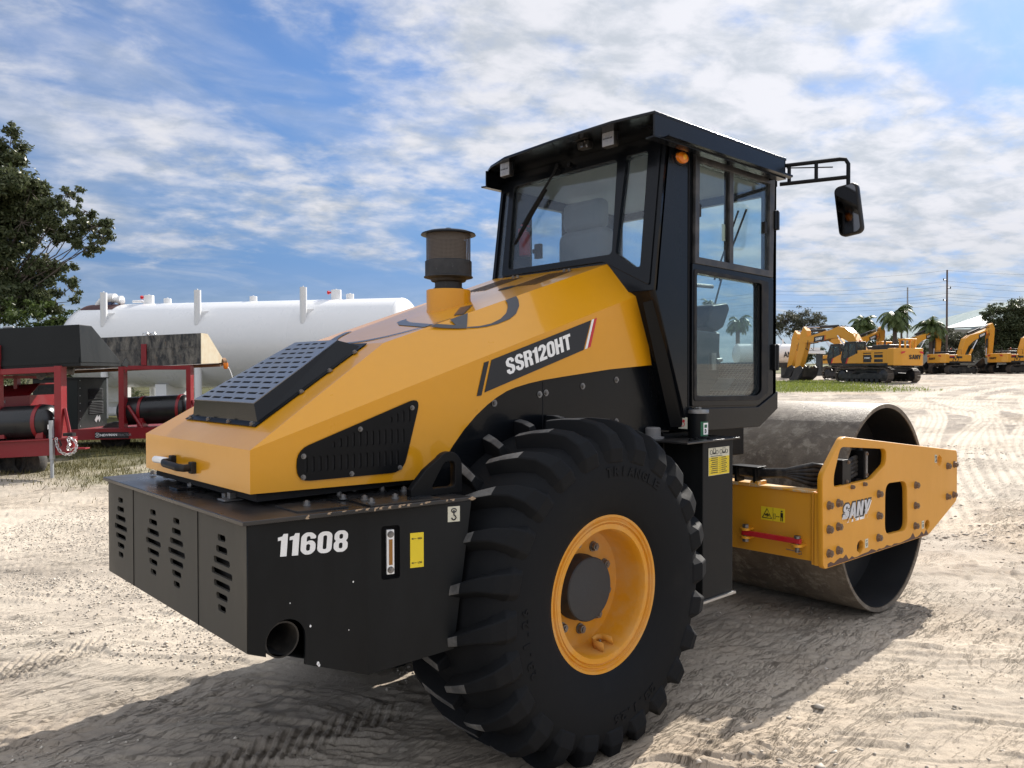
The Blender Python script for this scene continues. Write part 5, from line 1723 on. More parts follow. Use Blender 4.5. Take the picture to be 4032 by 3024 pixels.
def excavator(label, pose, group):
    e = thing('excavator', label, 'excavator', group=group)
    big = pose == 'reach'
    W2 = 1.38 if big else 1.2
    # tracks
    for s in (-1, 1):
        y = s * W2
        L, H = (2.72, 1.12) if big else (2.3, 1.0)
        r = H / 2
        tr = thing('track', None, None)
        tr.parent = e
        loop = []
        n = 10
        for k in range(n + 1):
            a = PI / 2 + PI * k / n
            loop.append((-L + r + r * math.cos(a), r + r * math.sin(a)))
        loop.append((0, .0))
        for k in range(n + 1):
            a = -PI / 2 + PI * k / n
            loop.append((L - r + r * math.cos(a), r + r * math.sin(a)))
        loop.append((0, H + .05))
        mb = MB()
        P = [Vector((x, 0, z)) for x, z in loop]
        tot = sum((P[i] - P[i - 1]).length for i in range(len(P)))
        step = tot / 48
        acc = 0
        out_, i, pos = [], 0, P[0].copy()
        for i in range(len(P)):
            a, b_ = P[i], P[(i + 1) % len(P)]
            l = (b_ - a).length
            while acc < l:
                t = (b_ - a).normalized()
                c = a + t * acc
                nrm = Vector((t.z, 0, -t.x))
                if (c - Vector((0, 0, r))) @ nrm < 0:
                    nrm = -nrm
                mb.obox((c.x, y, c.z), t * step * .93, (0, .6, 0), nrm * .05)
                mb.obox(Vector((c.x, y, c.z)) + nrm * .035, t * .03, (0, .6, 0), nrm * .04)
                acc += step
            acc -= l
        obj('track_pads', mb, M['track'], tr, sm=False)
        mb = MB()
        xz(mb, [(-L + r, .30), (L - r, .30), (L - r, .72), (-.6, .86), (.6, .86), (-L + r, .72)], y - .2, y + .2)
        mb.box(-L + r, L - r, y - .24, y + .24, .34, .66)
        obj('track_frame', mb, M['exblk'], tr)
        mb = MB()
        for x in (-L + r, L - r):
            mb.lathe([(r * .82, -.16), (r * .82, .16), (r * .5, .22), (.0, .22)], (x, y, r), 'y', 20)
            mb.lathe([(r * .82, -.16), (r * .5, -.22), (.0, -.22)], (x, y, r), 'y', 20)
        for k in range(7):
            mb.lathe([(.0, -.2), (.17, -.2), (.17, .2), (0, .2)], (-L + r * 2.1 + k * (2 * L - 4.2 * r) / 6, y, .22), 'y', 14)
        obj('sprocket_and_rollers', mb, M['exblk'], tr)
    mb = MB().box(-1.1, 1.1, -1.1, 1.1, .55, 1.05).tube([(0, 0, 1.0), (0, 0, 1.36)], .75, 28)
    obj('undercarriage', mb, M['exblk'], e)
    # upper works
    R0 = -3.45 if big else -2.95
    F0 = 2.1 if big else 1.9
    hw_ = 1.5 if big else 1.38
    zt_ = 2.62 if big else 2.38
    mb = MB().box(R0 + .4, F0, -hw_, hw_, 1.32, 1.52)
    obj('deck', mb, M['exblk'], e, bevel=.03)
    mb = MB()
    mb.box(R0 + .9, .55, .42, hw_, 1.52, zt_ - .02).box(R0 + .9, F0 - .5, -hw_, -.42, 1.52, zt_ - .05)
    mb.box(R0 + .9, -.3, -.42, .42, 1.52, zt_ - .1)
    hs_ = obj('engine_house', mb, M['exyel'], e, bevel=.05)
    for s in (-1, 1):
        yy = s * (hw_ + .004)
        ve = MB()
        rows = ((1.98, 2.2), (1.62, 1.85), (2.3, 2.38)) if big else ((1.9, 2.15),)
        for xa, xb in ((-.9, -.05), (-2.05, -1.2)):
            for za, zb in rows:
                ve.box(xa, xb, yy - .004, yy + .004, za, zb)
        obj('side_grille', ve, M['exblk'], e, sm=False)
    # counterweight with rounded ends
    cw = [(R0 + .95, -hw_ - .02), (R0 + .35, -hw_ - .02), (R0 + .02, -hw_ + .5), (R0 - .02, 0), (R0 + .02, hw_ - .5), (R0 + .35, hw_ + .02), (R0 + .95, hw_ + .02)]
    mb = MB().prism([(x, y, 1.34) for x, y in cw], (0, 0, zt_ - 1.28))
    cwo = obj('counterweight', mb, M['exyel'], e, bevel=.07, seg=3)
    tw, th = (1.2, .34) if big else (.95, .27)
    zc_ = 1.34 + (zt_ - 1.28) * (.36)
    obj('maker_lettering', btext('SANY', tw, th, (R0 - .035, tw / 2 - (.25 if big else -.28), zc_), (0, -1, 0), UP, .004), M['decalblack'], e, sm=False)
    for s in (-1, 1):
        yc = s * (hw_ - .55)
        mb = MB().add([(R0 - .03, yc - s * .25, zc_ + th + .28), (R0 - .01, yc + s * .18, zc_ + th + .24), (R0 - .01, yc + s * .18, zc_ + th + .06), (R0 - .03, yc - s * .15, zc_ + th + .16)], [(0, 1, 2, 3)])
        obj('red_stripe', mb, M['red'], e, sm=False)
    # dealer emblem on the right flank
    if not big:
        yy = -hw_ - .008
        pt = lambda x, z: (x, yy, z)
        ex, ez = -1.15, 1.86
        mb = MB().tube([pt(ex + .52 * math.cos(t), ez + .42 * math.sin(t)) for t in [R(-150 + 12 * k) for k in range(22)]], [.01 + .03 * math.sin(PI * k / 21) for k in range(22)], 6)
        mb.tube([pt(ex - .35, ez - .3), pt(ex - .22, ez + .22)], .035, 6).tube([pt(ex - .22, ez + .22), pt(ex + .08, ez - .22)], .05, 6).tube([pt(ex + .08, ez - .22), pt(ex + .2, ez + .34)], .03, 6)
        obj('dealer_emblem', mb, M['decalblack'], e)
        mb = MB().add([pt(R0 + 1.0, 2.2), pt(R0 + 1.7, 2.22), pt(R0 + 1.5, 2.06), pt(R0 + .9, 2.02)], [(0, 1, 2, 3)])
        obj('red_stripe', mb, M['red'], e, sm=False)
        obj('work_light', MB().box(F0 - .55, F0 - .2, -hw_ - .03, -hw_, 1.5, 1.75), M['exblk'], e)
    else:
        obj('model_plate', MB().prism([(-1.0, hw_ + .005, 1.86), (-.12, hw_ + .005, 1.86), (-.02, hw_ + .005, 2.06), (-.9, hw_ + .005, 2.06)], (0, .006, 0)), M['decalblack'], e, sm=False)
        obj('model_lettering', text('SY500H', .55, .13, (-.22, hw_ + .013, 1.9), (-1, 0, 0), UP, .004, .03), M['white'], e, sm=False)
    # covers, rails, stacks on top
    mb = MB().box(R0 + 1.1, -.6, -hw_ + .35, hw_ - .35, zt_ - .06, zt_ + .36)
    obj('engine_cover', mb, M['exblk'], e, bevel=.06)
    if big:
        mb = MB()
        for x in (R0 + .35, R0 + .85):
            mb.box(x - .06, x + .06, -.75, -.62, zt_, zt_ + .72).box(x - .06, x + .06, .28, .41, zt_, zt_ + .72)
        mb.box(R0 + .25, R0 + .95, -.78, .44, zt_ + .66, zt_ + .80)
        obj('shipping_frame', mb, M['exyel'], e, bevel=.03)
    mb = MB()
    for y in (hw_ - .1, -hw_ + .1):
        for x in (-1.8, -1.0, -.1):
            mb.tube([(x, y, zt_), (x, y, zt_ + .55)], .018, 6)
        mb.tube([(-1.8, y, zt_ + .55), (-.1, y, zt_ + .55)], .018, 6)
    mb.tube([(-1.3, .5, zt_ + .3), (-1.3, .5, zt_ + .75)], .07, 10)
    obj('handrail', mb, M['exblk'], e)
    # cab on the left
    ca = thing('cab', None, None)
    ca.parent = e
    y0, y1 = .48, hw_
    cz = 3.28 if big else 3.02
    cp = [(.62, 1.52), (2.15, 1.52), (2.32, 1.9), (2.18, 2.6), (1.85, cz), (.68, cz)]
    sidew = rpoly([(1.62, 2.02), (2.12, 2.02), (2.06, 2.55), (1.80, cz - .14), (1.55, cz - .14)], .04, 2)
    sidew2 = rpoly([(.78, 2.25), (1.42, 2.05), (1.42, cz - .14), (.78, cz - .14)], .04, 2)
    for yy in (y0 + .02, y1 - .02):
        obj('cab_side', plate(cp, [sidew, sidew2], .04, (0, yy, 0)), M['exblk'], ca, sm=False)
        for hh in (sidew, sidew2):
            obj('cab_window', plate(hh, [], .01, (0, yy, 0)), M['exglass'], ca, sm=False)
    mb = MB().box(.66, 1.87, y0, y1, cz - .03, cz + .05).box(.62, .68, y0, y0 + .12, 1.52, cz).box(.62, .68, y1 - .12, y1, 1.52, cz).box(.62, .68, y0, y1, 1.52, 2.3)
    obj('cab_roof', mb, M['exblk'], ca, bevel=.02)
    obj('cab_window', MB().add([(.65, y0 + .1, 2.3), (.65, y1 - .1, 2.3), (.65, y1 - .1, cz), (.65, y0 + .1, cz)], [(0, 1, 2, 3)]), M['exglass'], ca, sm=False)
    obj('windscreen', MB().add([(2.3, y0 + .06, 1.95), (2.3, y1 - .06, 1.95), (2.17, y1 - .06, 2.6), (2.17, y0 + .06, 2.6), (1.86, y0 + .06, cz - .03), (1.86, y1 - .06, cz - .03)], [(0, 1, 2, 3), (3, 2, 5, 4)]), M['exglass'], ca, sm=False)
    mb = MB().box(.9, 1.3, .75, 1.2, 1.6, 2.2).box(.85, 1.0, .75, 1.2, 2.1, 2.75)
    obj('cab_seat', mb, M['fabric'], ca)
    if big:
        mb = MB().prism([(-.1, hw_ + .003, 1.55), (1.75, hw_ + .003, 1.55), (1.55, hw_ + .003, 1.98), (.62, hw_ + .003, 2.32), (-.1, hw_ + .003, 2.45)], (0, .03, 0))
        obj('side_skirt', mb, M['exyel'], e)
        mb = MB().prism([(1.62, hw_ + .035, 1.55), (1.75, hw_ + .035, 1.55), (1.55, hw_ + .035, 1.98), (1.42, hw_ + .035, 2.02)], (0, .006, 0))
        obj('red_stripe', mb, M['red'], e, sm=False)
    obj('beacon', MB().lathe([(.07, 0), (.06, .12), (0, .15)], (.75, 1.0, cz + .05), 'z', 12), plain('red_beacon', (.6, .05, .01), .3), e)
    # arm
    if big:
        bp_ = [(.85, 2.15), (.95, 1.85), (1.35, 1.9), (2.5, 3.3), (3.6, 3.78), (4.8, 3.75), (7.9, 3.45), (8.25, 3.7), (8.0, 3.95), (4.9, 4.45), (3.9, 4.72), (3.2, 4.62), (2.2, 4.0)]
        tip, elbow = (8.05, 3.7), (4.2, 4.6)
        sp2 = [(7.75, 4.55), (8.15, 4.95), (8.55, 4.3), (8.75, 3.4), (9.45, .55), (9.2, .35), (8.95, .45), (7.9, 3.0), (7.72, 3.7)]
        bk = [(9.0, .45), (9.35, .35), (9.2, -.0), (8.4, 0.0), (7.7, .45), (7.45, 1.15), (7.9, 1.45), (8.6, 1.2)]
        cyl_ = [((1.75, 1.75), (3.75, 3.95)), ((4.2, 4.78), (7.95, 4.85)), ((8.6, 3.6), (9.0, 1.1))]
        logo = ((6.1, 3.78), (1, 0, -.08))
    else:
        bp_ = [(.7, 2.0), (.8, 1.7), (1.2, 1.75), (2.1, 3.4), (2.9, 4.05), (3.8, 4.45), (5.75, 5.25), (6.05, 5.5), (5.85, 5.8), (3.6, 5.05), (2.4, 4.75), (1.6, 4.35)]
        tip = (5.9, 5.5)
        sp2 = [(5.55, 6.15), (6.05, 6.35), (6.4, 5.7), (6.35, 4.9), (6.05, 2.1), (5.8, 1.9), (5.5, 2.1), (5.45, 4.7), (5.5, 5.4)]
        bk = [(5.6, 2.0), (5.95, 1.9), (6.1, 1.2), (5.7, .25), (4.9, .05), (4.3, .45), (4.35, 1.1), (5.0, 1.6)]
        cyl_ = [((1.6, 1.65), (3.3, 4.2)), ((2.3, 5.0), (5.75, 6.15)), ((5.45, 4.4), (5.3, 2.3))]
        logo = ((4.3, 4.82), (1, 0, .36))
    bo = thing('boom', None, None)
    bo.parent = e
    obj('boom_beam', xz(MB(), bp_, -.34, .34), M['exyel'], bo, bevel=.03)
    so_ = thing('stick', None, None)
    so_.parent = e
    obj('stick_beam', xz(MB(), sp2, -.27, .27), M['exyel'], so_, bevel=.03)
    mb = MB()
    xz(mb, bk, -.85, -.80)
    xz(mb, bk, .80, .85)
    mb.prism([(x, -.85, z) for x, z in bk[2:6]] + [(x * .995, -.85, z + .06) for x, z in bk[2:6]][::-1], (0, 1.7, 0))
    for k in range(5):
        y = -.75 + k * .375
        mb.prism([(bk[5][0], y - .06, bk[5][1]), (bk[5][0] - .05, y - .06, bk[5][1] + .25), (bk[5][0] + .1, y - .06, bk[5][1] + .05)], (0, .12, 0))
    obj('bucket', mb, M['exblk'], e)
    for i, ((xa, za), (xb, zb)) in enumerate(cyl_):
        A, B = Vector((xa, 0, za)), Vector((xb, 0, zb))
        for y in ((-.48, .48) if i == 0 else (0,)):
            o_ = Vector((0, y, 0))
            obj('cylinder_barrel', MB().tube([A + o_, A.lerp(B, .55) + o_], .13, 12), M['exblk'] if i != 0 else M['exyel'], e)
            obj('cylinder_rod', MB().tube([A.lerp(B, .55) + o_, B + o_], .065, 10), M['chrome'], e)
    mb = MB()
    for k, y in enumerate((-.2, .2)):
        a = Vector((bp_[-1][0], y, bp_[-1][1] + .05))
        c = Vector((bp_[8][0] - .3, y, bp_[8][1] + .05))
        mid = Vector(((bp_[-3][0] + bp_[-2][0]) / 2, y, (bp_[-3][1] + bp_[-2][1]) / 2 + .12))
        mb.tube([a, a.lerp(mid, .5) + Vector((-.05, 0, .12)), mid, mid.lerp(c, .5) + Vector((0, 0, .05)), c], .03, 6)
        q = Vector((sp2[7][0] - .1, y * 1.6, sp2[7][1]))
        mb.tube([Vector((tip[0] - .6, y * 1.7, tip[1])), Vector((tip[0] - .5, y * 1.9, tip[1] - .7)), q + Vector((-.3, 0, -.2)), q], .03, 6)
    obj('hoses', mb, M['hose'], e)
    (lx_, lz_), ld = logo
    for s in (-1, 1):
        U_ = Vector(ld).normalized() * (-s)
        yy = s * .345
        V_ = Vector((-U_.z, 0, U_.x)) * (1 if U_.x > 0 else -1)
        c = Vector((lx_, yy, lz_))
        wq, hq = 1.35, .46
        mb = MB().prism([c - U_ * wq / 2 - V_ * hq / 2, c + U_ * wq * .42 - V_ * hq / 2, c + U_ * wq / 2 + V_ * hq / 2, c - U_ * wq * .42 + V_ * hq / 2], (0, s * .004, 0))
        obj('boom_decal', mb, M['decalblack'], e, sm=False)
        obj('boom_lettering', btext('SANY', .85, .25, c - U_ * .45 - V_ * .12 + Vector((0, s * .006, 0)), U_, V_, .004, .2), M['white'], e, sm=False)
        mb = MB().prism([c + U_ * (wq * .46) - V_ * hq / 2, c + U_ * (wq * .52) - V_ * hq / 2, c + U_ * wq * .60 + V_ * hq / 2, c + U_ * wq * .54 + V_ * hq / 2], (0, s * .004, 0))
        obj('red_stripe', mb, M['red'], e, sm=False)
    return e


def put(o, px, d, head, gup=0.0):
    """stand it where it belongs; head = direction its arm points, degrees from straight ahead (+ = to the left)"""
    p = yard(pu(px, d), d)
    o.location = (p.x, p.y, p.z + gup)
    o.rotation_euler = (0, 0, YAW + R(head))


GR = 'yellow excavators parked across the yard'
exA = excavator('largest near excavator showing its side, arm reaching left with stick to the grass', 'reach', GR)
put(exA, 3452, 63.8, 21)
exA2 = copy_tree(exA)
exA2['label'] = 'excavator parked just behind the nearest one, its cab peeking out to the left'
put(exA2, 3378, 73.0, 21)
exB = excavator('excavator with lettering and round emblem, second from the right edge of the yard', 'tucked', GR)
put(exB, 3752, 97, -72)
for px, d, lab in ((3990, 97, 'rightmost excavator, cut off by the edge of the picture'),
                   (3545, 99, 'excavator hidden behind the nearest one, arm rising beside the palm trunk'),
                   (3325, 104, 'farthest excavator, only its raised arm showing above the near cab roof')):
    c = copy_tree(exB)
    c['label'] = lab
    put(c, px, d, -72)

# ================================================================== FAR BACKGROUND ON THE RIGHT
# white tanker behind the arms
p = yard(pu(3005, 84), 84)
tk = thing('tank_trailer', 'white tank trailer seen through the cab door glass and behind the excavator sticks', 'tank trailer', p, AX + R(8))
pr = [(.01, -3.2), (.8, -3.15), (1.05, -3.0), (1.05, 3.0), (.8, 3.15), (.01, 3.2)]
obj('tank_shell', MB().lathe(pr, (0, 0, 2.55), 'x', 40), M['whitetank'], tk, ang=50)
mb = MB().box(-3, 3, -.5, .5, 1.1, 1.55)
for x in (-2.2, -1.0):
    for y in (-.9, .9):
        mb.lathe([(.0, -.14), (.5, -.14), (.5, .14), (.0, .14)], (x, y, .5), 'y', 24)
mb.box(2.4, 2.55, -.8, .8, 0, 1.2)
obj('running_gear', mb, M['exblk'], tk)
obj('tank_fittings', MB().tube([(2.2, 0, 3.5), (2.2, 0, 4.1)], .09, 10).tube([(-1, 0, 3.55), (-1, 0, 3.8)], .3, 16), M['whitetank'], tk)
obj('tank_lettering', text('AN', .9, .6, (1.75, -1.07, 2.15), (1, 0, 0), UP, .01, .03), M['decalblack'], tk, sm=False)
p = yard(pu(3195, 92), 92)
fb = thing('flatbed_body', 'white flat truck body standing beyond the excavator sticks', 'truck body', p, AX)
obj('bed', MB().prism([(-1.6, 0, 2.75), (1.6, 0, 2.55), (1.6, 0, 2.95), (-1.6, 0, 3.05)], (0, 2, 0)).box(-.4, 1.0, 0, 1.8, 2.9, 3.3), M['whitetank'], fb)
obj('bed_legs', MB().box(-1.4, -1.2, .2, 1.8, 0, 2.8).box(1.2, 1.4, .2, 1.8, 0, 2.6), M['exblk'], fb)

# utility poles
M['wood'] = paint('weathered_pole_wood', (.11, .075, .06), .85, .4, (.2, .17, .15), scale=2, streak=True)
def pole(px, d, top_py, r, label, mat, arms):
    p = yard(pu(px, d), d)
    t = thing('utility_pole', label, 'utility pole', p, AX, 'utility poles behind the yard')
    h_ = pz(top_py, d) - p.z
    obj('pole', MB().tube([(0, 0, -.3), (0, 0, h_)], [r, r * .72], 12), mat, t)
    for f, s in arms:
        obj('insulator', MB().tube([(0, 0, h_ * f), (s * r * 3.2, 0, h_ * f + .05)], r * .35, 8).tube([(s * r * 3.2, 0, h_ * f - .05), (s * r * 3.2, 0, h_ * f + .25)], r * .45, 8), M['exblk'], t)
    return Vector((p.x, p.y, p.z)), h_
pA, hA = pole(3572, 118, 1134, .135, 'pale grey utility pole, the shorter of the two, beside a palm', paint('grey_pole', (.33, .34, .36), .7, .2, scale=1), [(.72, 1)])
pB, hB = pole(3727, 110, 1066, .15, 'tall dark wooden utility pole, the taller of the two', M['wood'], [(.90, -1), (.82, 1), (.70, -1)])
# overhead wires
wires = [(1100, 1068, 1074, 125, 0), (1148, 1110, 1120, 110, .9), (1162, 1128, 1140, 110, .82), (1188, 1158, 1166, 110, .7), (1199, 1172, 1180, 118, .86), (1210, 1184, 1192, 118, .72), (1226, 1200, 1212, 118, .6)]
M['wire'] = plain('overhead_wire', (.10, .105, .12), .6)
wl_ = ['topmost thin overhead wire crossing above both poles', 'overhead wire fixed near the head of the tall wooden pole', 'second wire down on the tall wooden pole', 'third wire down on the tall wooden pole, at its lowest insulator',
       'overhead wire at the height of the grey pole crossing the tall one', 'overhead wire passing halfway down the grey pole', 'lowest overhead wire, just above the palm crowns']
for (ya, yb, yc, d, f), lab in zip(wires, wl_):
    pts = []
    for px, py, dd in ((-400, ya + 330, d * 1.45), (1000, ya + 175, d * 1.28), (2000, ya + 75, d * 1.12), (3060, ya, d), (3727, yb, d), (4500, yc + (yc - yb) * 1.2, d)):
        q = CAM + RT * pu(px, dd) + FW * dd
        pts.append(Vector((q.x, q.y, pz(py, dd))))
    fine = []
    for a, b_ in zip(pts, pts[1:]):
        for k in range(8):
            t = k / 8
            q = a.lerp(b_, t)
            q.z -= .5 * 4 * t * (1 - t)
            fine.append(q)
    fine.append(pts[-1])
    o = obj('power_line', MB().tube(fine, .013, 5), M['wire'])
    tag(o, lab, 'power line', 'overhead wires behind the yard')

# warehouse with a long low green-grey roof
m, nt, b = nodes('ribbed_green_roof')
wv = N(nt, 'ShaderNodeTexWave', i_Scale=.9, i_Distortion=.0)
nt.links.new(coords(nt, (1, 0, 0)), wv.inputs[0])
n1 = noise(nt, coords(nt, (.3, .05, .3)), 1.0, 6)
nt.links.new(mixc(nt, ramp(nt, n1, .35, .7), (.22, .29, .27), (.33, .39, .37)), b.inputs['Base Color'])
b.inputs['Roughness'].default_value = .5
bp = N(nt, 'ShaderNodeBump', i_Strength=.4, i_Distance=.05)
nt.links.new(wv.outputs['Fac'], bp.inputs['Height'])
nt.links.new(bp.outputs[0], b.inputs['Normal'])
roofm = m
wh = thing('warehouse', 'wide low warehouse with pale green metal roof behind the trees', 'warehouse', (0, 0, 0))
def wp3(px, py, d):
    q = CAM + RT * pu(px, d) + FW * d
    return Vector((q.x, q.y, pz(py, d)))
rA, rB = wp3(3560, 1284, 235), wp3(3960, 1208, 150)
rC = rA + (rB - rA) * 1.5
eA_, eB_ = wp3(3520, 1372, 222), wp3(3760, 1360, 128)
dirw = Vector((rB.x - rA.x, rB.y - rA.y, 0)).normalized()
perp = Vector((-FW.x, -FW.y, 0))
rA.z = rB.z = (rA.z + rB.z) / 2
rA = wp3(3560, 1468 - (rB.z - 1.724) / 235 * 3114, 235)
rC = rB + dirw * 60
e0 = rA + perp * 40 - Vector((0, 0, 6.5))
e1 = rC + perp * 40 - Vector((0, 0, 6.5))
b0_ = rA - perp * 40 - Vector((0, 0, 6.5))
b1_ = rC - perp * 40 - Vector((0, 0, 6.5))
mb = MB().add([e0, e1, rC, rA, b1_, b0_], [(0, 1, 2, 3), (3, 2, 4, 5)])
obj('roof', mb, roofm, wh, sm=False)
mb = MB()
for a, c in ((e0, e1), (b0_, b1_)):
    mb.add([a, c, Vector((c.x, c.y, .5)), Vector((a.x, a.y, .5))], [(0, 1, 2, 3)])
for a, r_, c in ((e0, rA, b0_), (e1, rC, b1_)):
    mb.add([a, r_, c, Vector((c.x, c.y, .5)), Vector((a.x, a.y, .5))], [(0, 1, 2, 3, 4)])
obj('wall', mb, paint('beige_wall', (.34, .31, .27), .8, .2, scale=.4), wh, sm=False)
# white lean-to in front
q0, q1 = wp3(3722, 1292, 132), wp3(3900, 1284, 132)
q2, q3 = wp3(3868, 1243, 150), wp3(3990, 1240, 150)
ann = thing('annex_building', 'low annex with white sloping metal roof in front of the green roofed warehouse', 'building')
obj('roof', MB().prism([q0, q1, q3, q2], (0, 0, -.25)), paint('white_metal_roof', (.36, .385, .375), .45, .1, scale=.5), ann, sm=False)
obj('wall', MB().prism([Vector((v.x, v.y, .8)) for v in (q0, q1, q3, q2)], (0, 0, q0.z - 1.1)), paint('buff_wall', (.36, .33, .28), .8, .2, scale=.4), ann, sm=False)

# ================================================================== TREES AND PLANTS
def leafmat(name, c1, c2, rough=.5):
    m, nt, b = nodes(name)
    b.inputs['Specular IOR Level'].default_value = .25
    at = N(nt, 'ShaderNodeAttribute', attribute_name='tone')
    c = mixc(nt, at.outputs['Fac'], c1, c2)
    nt.links.new(c, b.inputs['Base Color'])
    b.inputs['Roughness'].default_value = rough
    out = nt.nodes['Material Output']
    tl = N(nt, 'ShaderNodeBsdfTranslucent')
    nt.links.new(c, tl.inputs[0])
    mx = N(nt, 'ShaderNodeMixShader')
    mx.inputs[0].default_value = .28
    nt.links.new(b.outputs[0], mx.inputs[1])
    nt.links.new(tl.outputs[0], mx.inputs[2])
    nt.links.new(mx.outputs[0], out.inputs[0])
    return m


def leaves(name, centres, radii, counts, size, mat, parent, squash_=.8, up=.3, aspect=.55):
    """many small leaf faces filling clumps"""
    V, F, T = [], [], []
    for c, r, n in zip(centres, radii, counts):
        n = int(n)
        d = rng.normal(size=(n, 3))
        d /= np.linalg.norm(d, axis=1)[:, None]
        rad = r * rng.random(n) ** (1 / 2.2)
        lump = 1 + .28 * np.sin(d[:, 0] * 5 + c[0]) * np.sin(d[:, 1] * 6 + c[1]) + .2 * np.sin(d[:, 2] * 9 + c[2])
        P = d * (rad * lump)[:, None] * np.array((1, 1, squash_)) + np.array(c)
        nrm = d * .6 + rng.normal(size=(n, 3)) * .8 + np.array((0, 0, up))
        nrm /= np.linalg.norm(nrm, axis=1)[:, None]
        t = np.cross(nrm, rng.normal(size=(n, 3)))
        t /= np.linalg.norm(t, axis=1)[:, None]
        bt = np.cross(nrm, t)
        s = size * rng.uniform(.6, 1.35, n)[:, None]
        q = np.stack([P - t * s, P + bt * s * aspect * .8 - t * s * .1, P + t * s, P - bt * s * aspect * .8 + t * s * .1], 1)
        b = len(V) * 0 + sum(len(x) for x in V)
        V.append(q.reshape(-1, 3))
        F.append(np.arange(b, b + 4 * n).reshape(-1, 4))
        tone = np.clip(rng.normal(.45, .28, n), 0, 1)
        T.append(np.repeat(tone, 4))
    V, F, T = np.concatenate(V), np.concatenate(F), np.concatenate(T)
    me = bpy.data.meshes.new(name)
    me.vertices.add(len(V))
    me.vertices.foreach_set('co', V.ravel())
    me.loops.add(F.size)
    me.loops.foreach_set('vertex_index', F.ravel().astype(np.int32))
    me.polygons.add(len(F))
    me.polygons.foreach_set('loop_start', np.arange(0, F.size, 4, dtype=np.int32))
    me.update()
    a = me.attributes.new('tone', 'FLOAT', 'POINT')
    a.data.foreach_set('value', T.astype(np.float32))
    me.validate()
    return obj(name, me, mat, parent, sm=False)


M['bark'] = paint('oak_bark', (.10, .08, .065), .9, .4, (.18, .16, .14), scale=4, bump=.6)
M['oakleaf'] = leafmat('oak_leaf', (.036, .052, .020), (.135, .15, .075), .36)
M['bushleaf'] = leafmat('bush_leaf', (.028, .048, .012), (.10, .135, .034), .5)
M['greyleaf'] = leafmat('grey_leaf', (.05, .055, .035), (.15, .15, .10), .6)


def tree(name, label, base, blobs, size, dens, mat, group=None, trunk=.3, cat='tree', fork=None):
    """blobs: (x right, y away, z up, radius) from the base"""
    t = thing(name, label, cat, base, AX, group)
    mb = MB()
    top = Vector((0, 0, (fork or 2.0)))
    mb.tube([(0, 0, -.2), (.03, .02, top.z * .5), top], [trunk, trunk * .85, trunk * .7], 10)
    cs, rs, ns = [], [], []
    for x, y, z, r in blobs:
        c = Vector((x, y, z))
        p1 = top.lerp(c, .35) + Vector((random.uniform(-.3, .3), random.uniform(-.3, .3), random.uniform(0, .5)))
        p2 = top.lerp(c, .7) + Vector((random.uniform(-.3, .3), random.uniform(-.3, .3), random.uniform(-.1, .3)))
        q_ = min(1.0, .45 + .3 * r)
        mb.tube([top - Vector((0, 0, .3)), p1, p2, c], [trunk * .36 * q_, trunk * .22 * q_, trunk * .13 * q_, trunk * .06], 6)
        k = max(7, int(r * r * 9))
        for _ in range(k):
            d = Vector((random.gauss(0, 1), random.gauss(0, 1), random.gauss(0, .8))).normalized() * r * random.uniform(.25, 1.0) ** .8
            d.z *= .85
            q = c + d
            rr = r * random.uniform(.20, .40)
            mb.tube([c, c.lerp(q, .6) + Vector((0, 0, -.05)), q], [trunk * .07, trunk * .04, trunk * .015], 4)
            cs.append(q)
            rs.append(rr)
            ns.append(dens * rr * rr)
    obj('trunk', mb, M['bark'], t)
    leaves('crown', [tuple(c) for c in cs], rs, ns, size, mat, t)
    return t


# big oak at the left edge with its limb reaching right (x,z from photo angles at 33 m)
D0 = 33.0
b_ = yard(pu(-60, D0), D0)
def ob(px, py, r, dy=0):
    return (pu(px, D0) - pu(-60, D0), dy, pz(py, D0) - b_.z, r)
oak = tree('oak_tree', 'big dark oak at the left edge with one limb reaching over towards the white tank', b_,
           [ob(-60, 760, 2.0), ob(60, 780, 1.35, .5), ob(20, 620, 1.0, .3), ob(45, 520, .55, .2), ob(-30, 620, 1.1, .6), ob(150, 760, 1.05, -.4), ob(110, 880, 1.25, -.3), ob(230, 810, .85, 0), ob(300, 870, .85, .2), ob(200, 900, .85, .4),
            ob(370, 890, .75, .1), ob(410, 930, .6, 0), ob(420, 885, .4, .1), ob(345, 830, .5, 0), ob(265, 760, .6, .1), ob(250, 930, .7, 0), ob(380, 960, .45, 0), ob(335, 975, .6, -.1), ob(20, 960, 1.4, -.5), ob(-100, 950, 1.8, 0), ob(60, 1080, 1.3, .4), ob(150, 1060, .8, 0), ob(215, 1060, .7, .3), ob(-30, 1150, 1.7, .5), ob(130, 1150, 1.2, -.2), ob(260, 1130, .55, .3), ob(230, 1190, .9, 0), ob(-140, 800, 2.2, 1)],
           .092, 1700, M['oakleaf'], trunk=.24, fork=3.2)
D1 = 31.0
b_ = yard(pu(150, D1), D1)
bl_ = [(pu(px, D1) - pu(150, D1), dy, pz(py, D1) - b_.z, r) for px, py, r, dy in ((60, 1230, .95, 0), (140, 1250, 1.0, .3), (220, 1250, .9, 0), (290, 1245, .65, .2), (305, 1290, .6, 0), (0, 1290, 1.2, .2), (180, 1330, 1.1, .2), (260, 1350, .9, .1), (80, 1350, 1.2, .4))]
tree('bush', 'bright green leafy bush under the big oak beside the white tank', b_, bl_, .085, 900, M['bushleaf'], trunk=.12, cat='bush', fork=.9)
